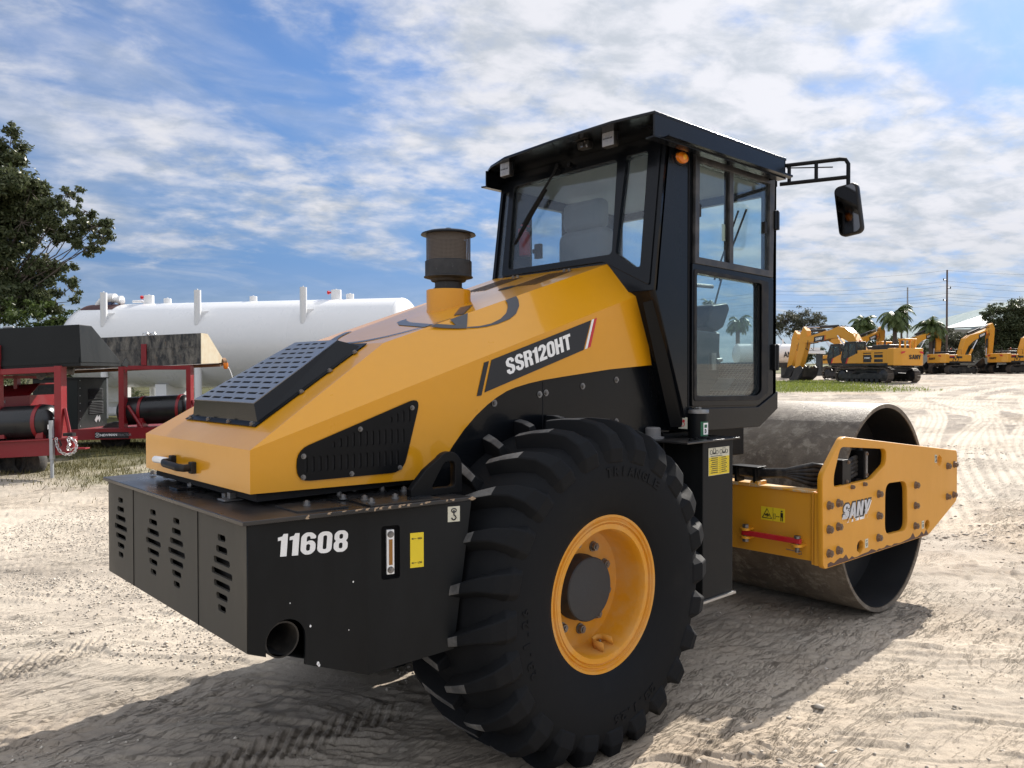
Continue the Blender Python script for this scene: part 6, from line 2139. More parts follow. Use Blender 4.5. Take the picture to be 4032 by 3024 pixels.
# dark brush behind the tank
tt = yard(pu(900, 33), 33)
bl_ = [(x, random.uniform(-.5, 1.2), random.uniform(.25, .75), random.uniform(.5, .75)) for x in np.linspace(-9, 7, 20)]
tree('brush', 'dark tangled brush growing behind and below the white tank', tt, bl_, .10, 260, M['greyleaf'], trunk=.06, cat='brush', fork=.3)
tt = yard(pu(60, 27), 27)
bl_ = [(x, random.uniform(-.8, 1.2), random.uniform(.4, 1.5), random.uniform(.6, .9)) for x in np.linspace(-6, 3.5, 18)]
tree('brush', 'dark leafy undergrowth below the oak, seen between the trailers at the left edge', tt, bl_, .085, 420, M['oakleaf'], trunk=.06, cat='brush', fork=.3)

# right-hand background trees
def rtree(label, pts, d, size, dens, mat, px0, trunk=.25, fork=2.0, group='broadleaf trees behind the excavators', name='broadleaf_tree'):
    b_ = yard(pu(px0, d), d)
    bl = [(pu(px, d) - pu(px0, d), dy, pz(py, d) - b_.z, r) for px, py, r, dy in pts]
    return tree(name, label, b_, bl, size, dens, mat, group, trunk, 'tree', fork)
rtree('thin grey-green tree showing between the cab and the first palm', [(3090, 1262, 1.9, 0), (3150, 1248, 1.8, 1), (3210, 1255, 1.7, 0), (3245, 1275, 1.2, 1), (3060, 1295, 1.8, 1), (3130, 1290, 1.8, 0), (3195, 1292, 1.6, 0), (3020, 1270, 1.8, 0)], 120, .15, 150, M['greyleaf'], 3140)
rtree('large dark tree at the right edge of the picture', [(3900, 1240, 1.5, 0), (3945, 1215, 1.4, 1), (3985, 1245, 2.0, 0), (4025, 1215, 2.0, 1), (3915, 1300, 1.4, 0), (3950, 1300, 2.3, 1), (4015, 1300, 2.6, 0), (3915, 1345, 1.8, 0), (3975, 1370, 2.5, 0), (4060, 1260, 2.4, 0), (3900, 1265, .8, 0)], 115, .16, 240, M['oakleaf'], 3985, .4)
rtree('low dark tree behind the raised stick, left of the large one', [(3740, 1330, 1.6, 0), (3780, 1345, 1.7, 1), (3820, 1335, 1.5, 0), (3700, 1360, 1.6, 0), (3765, 1385, 1.8, 0), (3835, 1385, 1.8, 0), (3860, 1330, 1.3, 0)], 118, .16, 230, M['greyleaf'], 3775)
rtree('dim bush behind the near excavator boom', [(3230, 1392, 1.4, 0), (3180, 1400, 1.5, 0), (3280, 1398, 1.4, 0), (3120, 1402, 1.4, 0), (3330, 1395, 1.6, 0)], 116, .16, 220, M['oakleaf'], 3220, .12, .8)
rtree('dark bush between the palms', [(3490, 1350, 1.6, 0), (3440, 1352, 1.6, 0), (3540, 1358, 1.5, 0), (3600, 1370, 1.5, 0), (3390, 1360, 1.5, 0), (3650, 1375, 1.5, 0)], 122, .16, 220, M['oakleaf'], 3500, .15, .8)

M['frond'] = leafmat('palm_frond', (.045, .07, .022), (.15, .20, .065), .4)


def palm(label, px, d, top_py, crown_r, nf=22, seed=1, skirt=0, thick=.22):
    rs_ = random.Random(seed)
    p = yard(pu(px, d), d)
    t = thing('palm_tree', label, 'palm tree', p, AX + rs_.uniform(0, 3), 'palm trees behind the excavators')
    h_ = pz(top_py, d) - p.z
    obj('trunk', MB().tube([(0, 0, -.2), (.1, 0, h_ * .5), (0, 0, h_)], [thick, thick * .8, thick * .75], 10), M['bark'], t)
    V, F = [], []
    def frond(az, el, ln, droop):
        d_ = Vector((math.cos(az), math.sin(az), 0))
        prev = Vector((0, 0, h_))
        dirv = d_ * math.cos(el) + Vector((0, 0, math.sin(el)))
        n = 9
        pts = [prev]
        for k in range(n):
            dirv = (dirv + Vector((0, 0, -droop / n * (1 + k * .12)))).normalized()
            pts.append(pts[-1] + dirv * ln / n)
        sidev = d_.cross(Vector((0, 0, 1))).normalized()
        for k in range(1, n + 1):
            for sgn in (-1, 1):
                for j in range(5):
                    a = pts[k - 1].lerp(pts[k], j / 5)
                    tdir = (pts[k] - pts[k - 1]).normalized()
                    ll = ln * .30 * math.sin(PI * min(.95, (k + j / 5) / (n + 1.2)) ** .8) + .1
                    tip = a + sidev * sgn * ll * .75 + tdir * ll * .5 - Vector((0, 0, ll * (.35 + .3 * rs_.random())))
                    w = tdir * .020 * crown_r
                    b = len(V)
                    V.extend([a - w, a + w, tip])
                    F.append((b, b + 1, b + 2))
        for k in range(n):
            b = len(V)
            w = sidev * .03
            V.extend([pts[k] - w, pts[k] + w, pts[k + 1] + w, pts[k + 1] - w])
            F.append((b, b + 1, b + 2, b + 3))
    for k in range(nf):
        frond(rs_.uniform(0, 2 * PI), rs_.uniform(-.1, 1.25), crown_r * rs_.uniform(.85, 1.15), rs_.uniform(1.3, 2.6))
    for k in range(skirt):
        frond(rs_.uniform(0, 2 * PI), rs_.uniform(-1.3, -.5), crown_r * rs_.uniform(.6, .8), 1.2)
    me = bpy.data.meshes.new('fronds')
    me.from_pydata(V, [], F)
    a = me.attributes.new('tone', 'FLOAT', 'POINT')
    a.data.foreach_set('value', np.clip(np.repeat(rng.normal(.45, .3, len(V) // 3 + 1), 3)[:len(V)], 0, 1).astype(np.float32))
    obj('fronds', me, M['frond'], t, sm=False)
    return t


palm('bushy palm, leftmost of the palms above the boom', 3398, 108, 1276, 2.5, 40, 2, 6, .3)
palm('tallest palm with drooping feathery crown and hanging dead skirt', 3522, 104, 1240, 2.9, 38, 3, 12, .34)
palm('broad low palm just left of the tall wooden pole', 3668, 101, 1290, 2.6, 40, 5, 10, .35)
palm('thin small palm half hidden behind the tallest palm', 3548, 112, 1278, 1.7, 16, 8, 6, .18)
palm('palm seen through the lower door glass of the roller cab', 2905, 92, 1268, 1.9, 26, 9, 6, .3)
palm('taller palm seen far off through the door glass', 2790, 130, 1196, 1.7, 24, 11, 4, .26)

# a distant line of woodland closing the horizon beyond the roller and the tank
cs, rs, ns = [], [], []
for k in range(230):
    u_, d_ = rng.uniform(-150, 34), rng.uniform(165, 190)
    p_ = yard(u_, d_)
    r_ = rng.uniform(1.6, 3.2)
    cs.append((p_.x, p_.y, p_.z + rng.uniform(.6, 4.2)))
    rs.append(r_)
    ns.append(16 * r_ * r_)
tl_ = leaves('treeline', cs, rs, ns, .36, M['oakleaf'], None)
tag(tl_, kind='stuff')

# fence along the far side of the yard
fr = thing('rail_fence', 'low pale rail fence along the far side of the yard under the trees', 'fence')
mb = MB()
mr = MB()
for px in range(2600, 4300, 45):
    p = yard(pu(px, 112), 112)
    mb.box(p.x - .06, p.x + .06, p.y - .06, p.y + .06, p.z - .2, p.z + 1.25)
a, c = yard(pu(2600, 112), 112), yard(pu(4300, 112), 112)
for hgt in (.45, .8, 1.15):
    mr.tube([a + Vector((0, 0, hgt)), c + Vector((0, 0, hgt))], .05, 6)
fr_m = paint('bleached_wood', (.22, .20, .17), .9, .2, scale=3)
obj('rails', mr, fr_m, fr)
obj('posts', mb, fr_m, fr)

# ================================================================== GROUND
def hash2(ix, iy, s):
    h_ = (ix.astype(np.int64) * 374761393 + iy.astype(np.int64) * 668265263 + s * 144665) & 0xffffffff
    h_ = ((h_ ^ (h_ >> 13)) * 1274126177) & 0xffffffff
    return ((h_ ^ (h_ >> 16)) & 0xffff) / 65535.0


def vnoise(x, y, s=0):
    ix, iy = np.floor(x), np.floor(y)
    fx, fy = x - ix, y - iy
    fx, fy = fx * fx * (3 - 2 * fx), fy * fy * (3 - 2 * fy)
    a, b = hash2(ix, iy, s), hash2(ix + 1, iy, s)
    c, d = hash2(ix, iy + 1, s), hash2(ix + 1, iy + 1, s)
    return (a + (b - a) * fx) * (1 - fy) + (c + (d - c) * fx) * fy


def fbm(x, y, s=0, o=4, g=.5):
    t, a, n = 0, 1, 0
    for k in range(o):
        t = t + a * vnoise(x * 2 ** k + 17.3 * k, y * 2 ** k - 9.1 * k, s + k)
        n += a
        a *= g
    return t / n


def sstep(x, a, b):
    t = np.clip((x - a) / (b - a), 0, 1)
    return t * t * (3 - 2 * t)


TRACKS = [  # start x, y, heading deg, length, width, pitch, depth
    (-.9, -.78, 181, 7, .52, .16, .010), (-.9, .80, 180, 7, .52, .16, .009),
    (-1.2, -1.75, 184, 5, .34, .055, .018), (-1.0, -1.25, 182, 5, .26, .05, .016), (-.6, -.15, 181, 6, .5, .07, .018), (-1.6, -2.4, 183, 4, .4, .05, .014),
    (3.2, 3.0, 192, 10, .30, .06, .012), (2.8, 3.7, 191, 10, .30, .06, .010), (1.0, 2.1, 187, 7, .24, .05, .010),
]
BANDS = [  # wheel tracks running away on the right: (u, d) points and half width
    (((7.95, 15.2), (15.7, 31.2), (19.4, 40.7)), .42), (((9.6, 15.2), (17.6, 31.2), (21.6, 40.7)), .42),
    (((6.5, 11.1), (12.5, 21.3), (25.4, 40.7)), .34), (((7.7, 11.1), (13.9, 21.3), (27.0, 40.7)), .34),
    (((8.0, 12.4), (14.0, 23.1), (20.0, 35.3)), .36), (((5.2, 9.5), (10.2, 19.0), (22.5, 44.0)), .30),
    (((14.0, 18.0), (16.0, 30.0), (30.0, 52.0)), .45), (((16.0, 18.0), (18.2, 30.0), (33.0, 52.0)), .45),
]
CROSS = [(14.5, .10, .5), (17.0, .12, .5), (24.5, -.06, .6), (30.0, .05, .8), (38.0, .02, .9), (50, .0, 1.2)]


def relief(x, y):
    """fine relief of the sand and its tone (0 dark damp sand and shade tinted on crust, 1 pale dry)"""
    u = (x - CAM.x) * RT.x + (y - CAM.y) * RT.y
    d = (x - CAM.x) * FW.x + (y - CAM.y) * FW.y
    dist = np.hypot(u, d)
    fade = 1 / (1 + (dist / 22) ** 2)
    z = (fbm(x * .7, y * .7, 3, 4) - .5) * .026 + (fbm(x * 4, y * 4, 9, 3) - .5) * .014
    # crumbly broken crust lying across the view, mostly on the right
    wx = u * 1.0 + .7 * fbm(x * .9, y * .9, 21, 2)
    wy = d * 7.5 + u * 1.3 + 2.4 * fbm(x * 1.3, y * 1.3, 31, 3)
    n = fbm(wx, wy, 41, 4, .58)
    n2 = fbm(wx * 1.7 + 5, wy * 2.1, 45, 3, .6)
    patch = sstep(fbm(x * .33 + 3, y * .33, 51, 3), .40, .56) * sstep(u, -.4, 1.6)
    patch = np.maximum(patch, .30 * sstep(fbm(x * .5 + 9, y * .5, 57, 3), .46, .62))
    crust = sstep(n, .50, .545) * patch
    flake = sstep(n2, .55, .572)
    tt_ = fbm(wx * .8 + 2, wy * .62, 47, 4, .55) * 9 + d * .0
    fl_t = np.floor(tt_)
    terr = (fl_t + sstep(tt_ - fl_t, .0, .10)) / 9 - .5
    lay = sstep(fbm(x * .5 + 1, y * .5 + 7, 53, 3), .36, .56) * (.25 + .75 * sstep(u, -1.0, 1.0))
    z = z + terr * .060 * lay
    z = z + crust * (.034 + .04 * (fbm(x * 13, y * 13, 61, 2) - .5)) * (1 - .6 * sstep(n, .56, .72))
    z = z + flake * .009 * (.3 + .7 * patch)
    z = z + (fbm(x * 19, y * 19, 65, 2) - .5) * .007
    # long fine ripples on the left
    rip = fbm(u * .45 + 5, d * 2.6 + u * .25, 71, 4)
    z = z + (rip - .5) * .028 * sstep(-u, -1.0, 1.5)
    z = z + sstep(fbm(u * 1.4 + 3, d * 6 + u * .5, 73, 3), .54, .60) * .014 * sstep(-u, -1.0, 1.0)
    tone = .68 - .20 * sstep(u, 2, 8) * sstep(d, 7, 14) + (fbm(x * .45, y * .45, 81, 4) - .5) * .7 + (fbm(u * .35, d * 1.6, 83, 4) - .5) * .6 - crust * .26 - flake * .06  # broken crust is coloured darker to stand in for its self-shadow
    crumb = sstep(fbm(x * .42 + 4, y * .42 - 3, 87, 3), .46, .60) * sstep(fbm(u * .9, d * 3.2 + u * .3, 89, 4, .6), .44, .60)
    tone = tone - crumb * (.10 + .22 * sstep(u, 0, 3))
    for x0, y0, hd, ln, w, pitch, dep in TRACKS:
        c, s = math.cos(R(hd)), math.sin(R(hd))
        a, b = (x - x0) * c + (y - y0) * s, -(x - x0) * s + (y - y0) * c
        b = b + .05 * np.sin(a * .7)
        m = sstep(w / 2 - np.abs(b), 0, .04) * sstep(a, -.3, .3) * sstep(ln - a, 0, 2.0) * sstep(fbm(x * 1.1, y * 1.1, 91, 2), .30, .52)
        lug = np.sin((a + np.abs(b) * .9 + (b > 0) * pitch / 2) * 2 * PI / pitch)
        z = z - m * dep * .55 * sstep(np.sin(b * 2 * PI / (w / 5)), .2, .8)
        z = z + m * (-dep + dep * .95 * sstep(lug, -.3, .3)) + sstep(.03 - np.abs(np.abs(b) - w / 2 - .02), 0, .03) * m * dep * .6
        tone = tone - m * .16
    for pts, hw in BANDS:
        c2_, c1_, c0_ = np.polyfit([p[1] for p in pts], [p[0] for p in pts], 2)
        sl_ = 2 * c2_ * d + c1_
        rr = (u - (c2_ * d * d + c1_ * d + c0_) - .25 * np.sin(d * .3)) / np.sqrt(1 + sl_ * sl_)
        m = sstep(hw - np.abs(rr), 0, .10) * sstep(fbm(x * .22, y * .22, int(hw * 1000), 2), .24, .40) * sstep(d, pts[0][1] - 2, pts[0][1]) * sstep(pts[2][1] + 6 - d, 0, 6)
        rib = sstep(np.sin(rr * 2 * PI / .16), -.6, .1)
        z = z * (1 - .7 * m) + m * (-.014 + .014 * rib)
        tone = tone * (1 - m) + m * (.90 - .34 * (1 - rib))
    for d0, sl_, hw in CROSS:
        rr = d - d0 - sl_ * u - .8 * (fbm(u * .12, u * 0 + d0, 111, 2) - .5) * 4
        m = sstep(hw - np.abs(rr), 0, .2) * sstep(u, 3, 7) * sstep(fbm(x * .2, y * .2, int(d0 * 7), 2), .30, .5)
        tone = tone + m * .16
    # the drum has rolled the strip behind it smooth; the wheel stands a little sunk
    g = np.exp(-(((x) / .62) ** 4) - (((np.abs(y) - .79) / .42) ** 4))
    z = z * (1 - g) - .03 * g
    dr = np.exp(-(((x - DX) / .30) ** 4)) * (np.abs(y) < 1.2)
    z = z * (1 - dr) - .006 * dr
    b2 = np.exp(-(((np.hypot(x - .55, y + 1.55)) / .35) ** 2))
    z = z + b2 * (fbm(x * 7, y * 7, 95, 3) - .35) * .09
    return z * (.35 + .65 * fade), np.clip(tone, 0, 1), u, d


nr = 820
inv = np.linspace(1 / 1.9, 1 / 420.0, nr)
rad = 1 / inv
rad = np.concatenate([[.02, .6, 1.2], rad, [900, 2500, 6000]])
fan = np.linspace(YAW - R(41), YAW + R(41), 1150)
rest = np.linspace(YAW + R(43), YAW + R(317), 130)[1:-1]
ang = np.concatenate([fan, rest])
A_, R_ = np.meshgrid(ang, rad)
gx, gy = CAM.x + R_ * np.cos(A_), CAM.y + R_ * np.sin(A_)
rz_, tone, uu, dd = relief(gx, gy)
dm = np.hypot(gx - .6, gy + .6)
base = .0148 * np.maximum(0, np.minimum(dm, 500) - 5.0)
gz_ = base + rz_
nA, nR = len(ang), len(rad)
Vg = np.stack([gx, gy, gz_], -1).reshape(-1, 3)
i, j = np.meshgrid(np.arange(nR - 1), np.arange(nA), indexing='ij')
jn = (j + 1) % nA
Fg = np.stack([i * nA + j, i * nA + jn, (i + 1) * nA + jn, (i + 1) * nA + j], -1).reshape(-1, 4)
Fg = Fg[:, ::-1]
me = bpy.data.meshes.new('ground')
me.vertices.add(len(Vg))
me.vertices.foreach_set('co', Vg.ravel())
me.loops.add(Fg.size)
me.loops.foreach_set('vertex_index', Fg.ravel().astype(np.int32))
me.polygons.add(len(Fg))
me.polygons.foreach_set('loop_start', np.arange(0, Fg.size, 4, dtype=np.int32))
me.update()
# how green the ground is: verge under the trailers, grass strip before the far excavators
lat = uu / np.maximum(dd, .1)
gn = fbm(gx * .8, gy * .8, 101, 4)
def verge(x, y, u, d):
    n1 = fbm(x * .35, y * .35, 103, 3)
    n2 = fbm(x * 2.2, y * 2.2, 105, 3)
    edge = 11.2 + 2.2 * (n1 - .5) - .10 * (u + 6)
    left = sstep(d, edge, edge + 1.6) * sstep(-u - .10 * d, -.6, 1.2)
    right = sstep(d, 44, 48) * sstep(72 - d, 0, 6) * sstep(u, 8, 14) * sstep(27 + (d - 48) * .25 - u, 0, 7)
    far = sstep(d, 104, 112)
    return left, right, far, n2
lf, rg_, fa, n2_ = verge(gx, gy, uu, dd)
green = np.clip(np.maximum.reduce([lf * (.30 + .9 * (n2_ - .35)), rg_ * 1.0, fa * .8]), 0, 1)
brown = np.clip(lf * sstep(dd, 13.0, 15.5), 0, 1)  # dark brown soil, with the oak's shade also put into the colour
for nm, arr in (('tone', tone), ('green', green), ('brown', brown)):
    a = me.attributes.new(nm, 'FLOAT', 'POINT')
    a.data.foreach_set('value', arr.ravel().astype(np.float32))
m, nt, b = nodes('sandy_yard')
at = N(nt, 'ShaderNodeAttribute', attribute_name='tone')
ag = N(nt, 'ShaderNodeAttribute', attribute_name='green')
ab = N(nt, 'ShaderNodeAttribute', attribute_name='brown')
co = coords(nt)
n1 = noise(nt, co, 2.3, 10, .65, .3)
n2 = noise(nt, co, 26, 8, .7)
n3 = noise(nt, co, 110, 4, .7)
n4 = noise(nt, coords(nt, (.6, .6, 1)), .35, 6, .6)
c = mixc(nt, ramp(nt, at.outputs['Fac'], .1, .9), (.235, .203, .168), (.55, .482, .39))
c = mixc(nt, ramp(nt, n1, .42, .70, 0, .35), c, (.38, .32, .26))
c = mixc(nt, ramp(nt, n4, .52, .66, 0, .35), c, (.52, .39, .26))
c = mixc(nt, ramp(nt, n2, .52, .66, 0, .40), c, (.27, .23, .19))
c = mixc(nt, ramp(nt, n3, .62, .72, 0, .6), c, (.72, .65, .55))
c = mixc(nt, ramp(nt, n3, .36, .28, 0, .4), c, (.2, .17, .14))
c = mixc(nt, ab.outputs['Fac'], c, (.060, .050, .032))
c = mixc(nt, ag.outputs['Fac'], c, (.105, .115, .035))
nt.links.new(c, b.inputs['Base Color'])
b.inputs['Roughness'].default_value = .95
b.inputs['Specular IOR Level'].default_value = .15
ra = -math.atan2(RT.y, RT.x)
def gmul(a, v):
    n = N(nt, 'ShaderNodeMath', operation='MULTIPLY')
    nt.links.new(a, n.inputs[0])
    if isinstance(v, (int, float)):
        n.inputs[1].default_value = v
    else:
        nt.links.new(v, n.inputs[1])
    return n.outputs[0]
def gadd(*s):
    t = s[0]
    for x in s[1:]:
        n = N(nt, 'ShaderNodeMath', operation='ADD')
        nt.links.new(t, n.inputs[0])
        nt.links.new(x, n.inputs[1])
        t = n.outputs[0]
    return t
e1 = noise(nt, coords(nt, (1.1, 6.5, 1), (0, 0, ra)), 1.0, 9, .66, .5)
e2 = noise(nt, coords(nt, (2.6, 15, 1), (0, 0, ra + .12)), 1.0, 8, .64, .4)
e3 = noise(nt, coords(nt, (6, 24, 1), (0, 0, ra - .1)), 1.0, 6, .62, .3)
mk = ramp(nt, noise(nt, co, .42, 4, .55), .46, .64, .0, 1)
mk2 = ramp(nt, noise(nt, coords(nt, (1, 1, 1), (.3, .2, .5)), .7, 4, .55), .47, .64, .02, 1)
hgt_ = gadd(gmul(gmul(ramp(nt, e1, .52, .545), mk), .019), gmul(gmul(ramp(nt, e1, .60, .62), mk), .013), gmul(gmul(ramp(nt, e2, .53, .555), mk2), .0085), gmul(gmul(ramp(nt, e3, .54, .57), mk), .007),
            gmul(n2, .0065), gmul(n3, .0030), gmul(n1, .012))
bp = N(nt, 'ShaderNodeBump', i_Strength=1.0, i_Distance=1.0)
nt.links.new(hgt_, bp.inputs['Height'])
nt.links.new(bp.outputs[0], b.inputs['Normal'])
g = obj('ground', me, m, ang=180)
tag(g, kind='structure')


def height(x, y):
    x, y = np.atleast_1d(x), np.atleast_1d(y)
    r_ = relief(x, y)[0]
    return .0148 * np.maximum(0, np.hypot(x - .6, y + .6) - 5.0) + r_


# gravel: loose pebbles in bands
n = 260000
u = rng.uniform(-5.5, 7.5, n)
d = 2.3 + 11 * rng.random(n) ** 1.7
x, y = CAM.x + RT.x * u + FW.x * d, CAM.y + RT.y * u + FW.y * d
band = fbm(u * .4 + 2, d * 1.7 + u * .2, 201, 4) + .12 * (u < .5)
keep = (np.abs(u) < d * .75 + .3) & (rng.random(n) < np.clip((band - .50) * 4.5, .012, .85) * np.where(u < .6, 1.0, .10)) & ~((np.abs(x - .0) < .85) & (np.abs(np.abs(y) - .79) < .36)) & ~((np.abs(x - DX) < .4) & (np.abs(y) < 1.1))
x, y, d = x[keep], y[keep], d[keep]
n = len(x)
ic = [(0, 0, 1), (.9, 0, .1), (.28, .85, -.1), (-.72, .53, .15), (-.72, -.53, -.1), (.28, -.85, .1), (0, 0, -.7)]
icf = [(0, 1, 2), (0, 2, 3), (0, 3, 4), (0, 4, 5), (0, 5, 1), (6, 2, 1), (6, 3, 2), (6, 4, 3), (6, 5, 4), (6, 1, 5)]
ic = np.array(ic)
sz = .0038 + .009 * rng.random(n) ** 3.0
V = ic[None] * rng.uniform(.65, 1.35, (n, 7, 1)) * (sz[:, None, None] * np.stack([rng.uniform(.8, 1.3, n), rng.uniform(.8, 1.3, n), rng.uniform(.5, .9, n)], -1)[:, None, :])
an_ = rng.uniform(0, 6.28, n)
cx_, sx_ = np.cos(an_)[:, None], np.sin(an_)[:, None]
Vx, Vy = V[..., 0] * cx_ - V[..., 1] * sx_, V[..., 0] * sx_ + V[..., 1] * cx_
hz = height(x, y)
V = np.stack([Vx + x[:, None], Vy + y[:, None], V[..., 2] + (hz + sz * .25)[:, None]], -1).reshape(-1, 3)
Ft = (np.array(icf)[None] + (np.arange(n) * 7)[:, None, None]).reshape(-1, 3)
def rawmesh(name, V, F, attr=None):
    me = bpy.data.meshes.new(name)
    me.vertices.add(len(V))
    me.vertices.foreach_set('co', np.ascontiguousarray(V, dtype=np.float32).ravel())
    k = F.shape[1]
    me.loops.add(F.size)
    me.loops.foreach_set('vertex_index', F.ravel().astype(np.int32))
    me.polygons.add(len(F))
    me.polygons.foreach_set('loop_start', np.arange(0, F.size, k, dtype=np.int32))
    me.update()
    if attr is not None:
        a = me.attributes.new('tone', 'FLOAT', 'POINT')
        a.data.foreach_set('value', attr.astype(np.float32))
    return me
m, nt, b = nodes('pebble_stone')
at = N(nt, 'ShaderNodeAttribute', attribute_name='tone')
c = mixc(nt, at.outputs['Fac'], (.24, .21, .175), (.70, .63, .53))
nt.links.new(c, b.inputs['Base Color'])
b.inputs['Roughness'].default_value = .85
# clods of broken crust lying on the right
GM_ = m
nc = 60000
u, d = rng.uniform(.2, 14, nc), 3.0 + 15 * rng.random(nc) ** 1.4
xc, yc = CAM.x + RT.x * u + FW.x * d, CAM.y + RT.y * u + FW.y * d
crumb_ = sstep(fbm(xc * .42 + 4, yc * .42 - 3, 87, 3), .44, .60) * sstep(fbm(u * .9, d * 3.2 + u * .3, 89, 4, .6), .46, .60)
kc = (u < d * .72) & (rng.random(nc) < crumb_ * .5) & ~((np.abs(xc - DX) < .5) & (np.abs(yc) < 1.2)) & ~((np.abs(xc) < .85) & (np.abs(np.abs(yc) - .79) < .4))
xc, yc = xc[kc], yc[kc]
kn = len(xc)
sc_ = .005 + .020 * rng.random(kn) ** 3.0
Vc = ic[None] * rng.uniform(.5, 1.5, (kn, 7, 1)) * (sc_[:, None, None] * np.stack([rng.uniform(.8, 1.9, kn), rng.uniform(.8, 1.9, kn), rng.uniform(.35, .7, kn)], -1)[:, None, :])
aa = rng.uniform(0, 6.28, kn)
ca_, sa_ = np.cos(aa)[:, None], np.sin(aa)[:, None]
hzc = height(xc, yc)
Vc = np.stack([Vc[..., 0] * ca_ - Vc[..., 1] * sa_ + xc[:, None], Vc[..., 0] * sa_ + Vc[..., 1] * ca_ + yc[:, None], Vc[..., 2] + (hzc + sc_ * .12)[:, None]], -1).reshape(-1, 3)
oc = obj('soil_clods', rawmesh('soil_clods', Vc, (np.array(icf)[None] + (np.arange(kn) * 7)[:, None, None]).reshape(-1, 3), np.repeat(np.clip(rng.normal(.35, .2, kn), 0, 1), 7)), m, sm=False)
tag(oc, kind='stuff')
print('clods', kn)
o = obj('gravel', rawmesh('gravel', V, Ft, np.repeat(np.clip(rng.normal(.5, .25, n), 0, 1), 7)), m, sm=False)
tag(o, kind='stuff')
print('pebbles', n)

# grass blades on the verge and on the far strip
def grass(name, u, d, hgt, wid, keepf, mat):
    x, y = CAM.x + RT.x * u + FW.x * d, CAM.y + RT.y * u + FW.y * d
    k = keepf(x, y, u, d)
    x, y, d = x[k], y[k], d[k]
    n = len(x)
    z = height(x, y)
    a = rng.uniform(0, 6.28, n)
    hh = hgt * rng.uniform(.35, 1.3, n)
    w = wid * rng.uniform(.6, 1.4, n)
    lean = rng.normal(0, .45, (n, 2)) * hh[:, None]
    p0 = np.stack([x - np.cos(a) * w, y - np.sin(a) * w, z - .01], -1)
    p1 = np.stack([x + np.cos(a) * w, y + np.sin(a) * w, z - .01], -1)
    p2 = np.stack([x + lean[:, 0], y + lean[:, 1], z + hh], -1)
    V = np.stack([p0, p1, p2], 1).reshape(-1, 3)
    o = obj(name, rawmesh(name, V, np.arange(3 * n).reshape(-1, 3), np.repeat(np.clip(rng.normal(.5, .3, n), 0, 1), 3)), mat, sm=False)
    tag(o, kind='stuff')
    print(name, n)
gm1 = leafmat('verge_grass', (.050, .052, .016), (.20, .175, .07), .7)
gm2 = leafmat('strip_grass', (.13, .17, .03), (.30, .33, .07), .6)
n = 150000
u, d = rng.uniform(-14, 3, n), rng.uniform(10, 22, n)
def k1(x, y, u, d):
    l, r_, f, n2 = verge(x, y, u, d)
    return (rng.random(len(x)) < np.clip(l * ((n2 - .30) * 2.6) + .012 * (d > 9.5), 0, .9)) & (u > -.70 * d - .5)
grass('verge_grass', u, d, .075, .006, k1, gm1)
n = 40000
u, d = rng.uniform(8, 42, n), rng.uniform(42, 75, n)
def k2(x, y, u, d):
    l, r_, f, n2 = verge(x, y, u, d)
    return rng.random(len(x)) < np.clip(r_, 0, .9)
grass('strip_grass', u, d, .15, .03, k2, gm2)

# ================================================================== SKY, SUN, CAMERA
SUN = Vector((1.0, .170, .70)).normalized()
s_el = math.asin(SUN.z)
s_az = math.atan2(SUN.y, SUN.x)
W = bpy.data.worlds.new('World')
SC.world = W
W.use_nodes = True
nt = W.node_tree
bg = nt.nodes['Background']
sky = N(nt, 'ShaderNodeTexSky', sky_type='NISHITA')
sky.sun_disc = False
sky.sun_elevation = s_el
sky.sun_rotation = PI / 2 - s_az
sky.air_density = 1.0
sky.dust_density = .35
sky.ozone_density = 2.2
tc = N(nt, 'ShaderNodeTexCoord')
def dotv(v):
    n = N(nt, 'ShaderNodeVectorMath', operation='DOT_PRODUCT')
    nt.links.new(tc.outputs['Generated'], n.inputs[0])
    n.inputs[1].default_value = v
    return n.outputs['Value']
def mth(op, a, b=None, c=None, clamp=False):
    n = N(nt, 'ShaderNodeMath', operation=op)
    n.use_clamp = clamp
    for k, v in enumerate((a, b, c)):
        if v is None:
            continue
        if isinstance(v, (int, float)):
            n.inputs[k].default_value = v
        else:
            nt.links.new(v, n.inputs[k])
    return n.outputs[0]
cu_, cf_, cw_ = dotv(tuple(RT)), dotv(tuple(FW)), dotv((0, 0, 1))
den = mth('ADD', mth('MAXIMUM', cw_, 0.0), .21)
pa_, pb_ = mth('DIVIDE', cu_, den), mth('DIVIDE', cf_, den)
def vec(x, y, z=0.0):
    n = N(nt, 'ShaderNodeCombineXYZ')
    for k, v in enumerate((x, y, z)):
        if isinstance(v, (int, float)):
            n.inputs[k].default_value = v
        else:
            nt.links.new(v, n.inputs[k])
    return n.outputs[0]
def rot2(a, b, deg, sa, sb):
    c, s = math.cos(R(deg)), math.sin(R(deg))
    return vec(mth('MULTIPLY', mth('ADD', mth('MULTIPLY', a, c), mth('MULTIPLY', b, s)), sa), mth('MULTIPLY', mth('ADD', mth('MULTIPLY', a, -s), mth('MULTIPLY', b, c)), sb), .37)
def wn(v, scale, detail, rough, dist=0.0):
    n = N(nt, 'ShaderNodeTexNoise', i_Scale=scale, i_Detail=detail, i_Roughness=rough, i_Distortion=dist)
    nt.links.new(v, n.inputs['Vector'])
    return n.outputs['Fac']
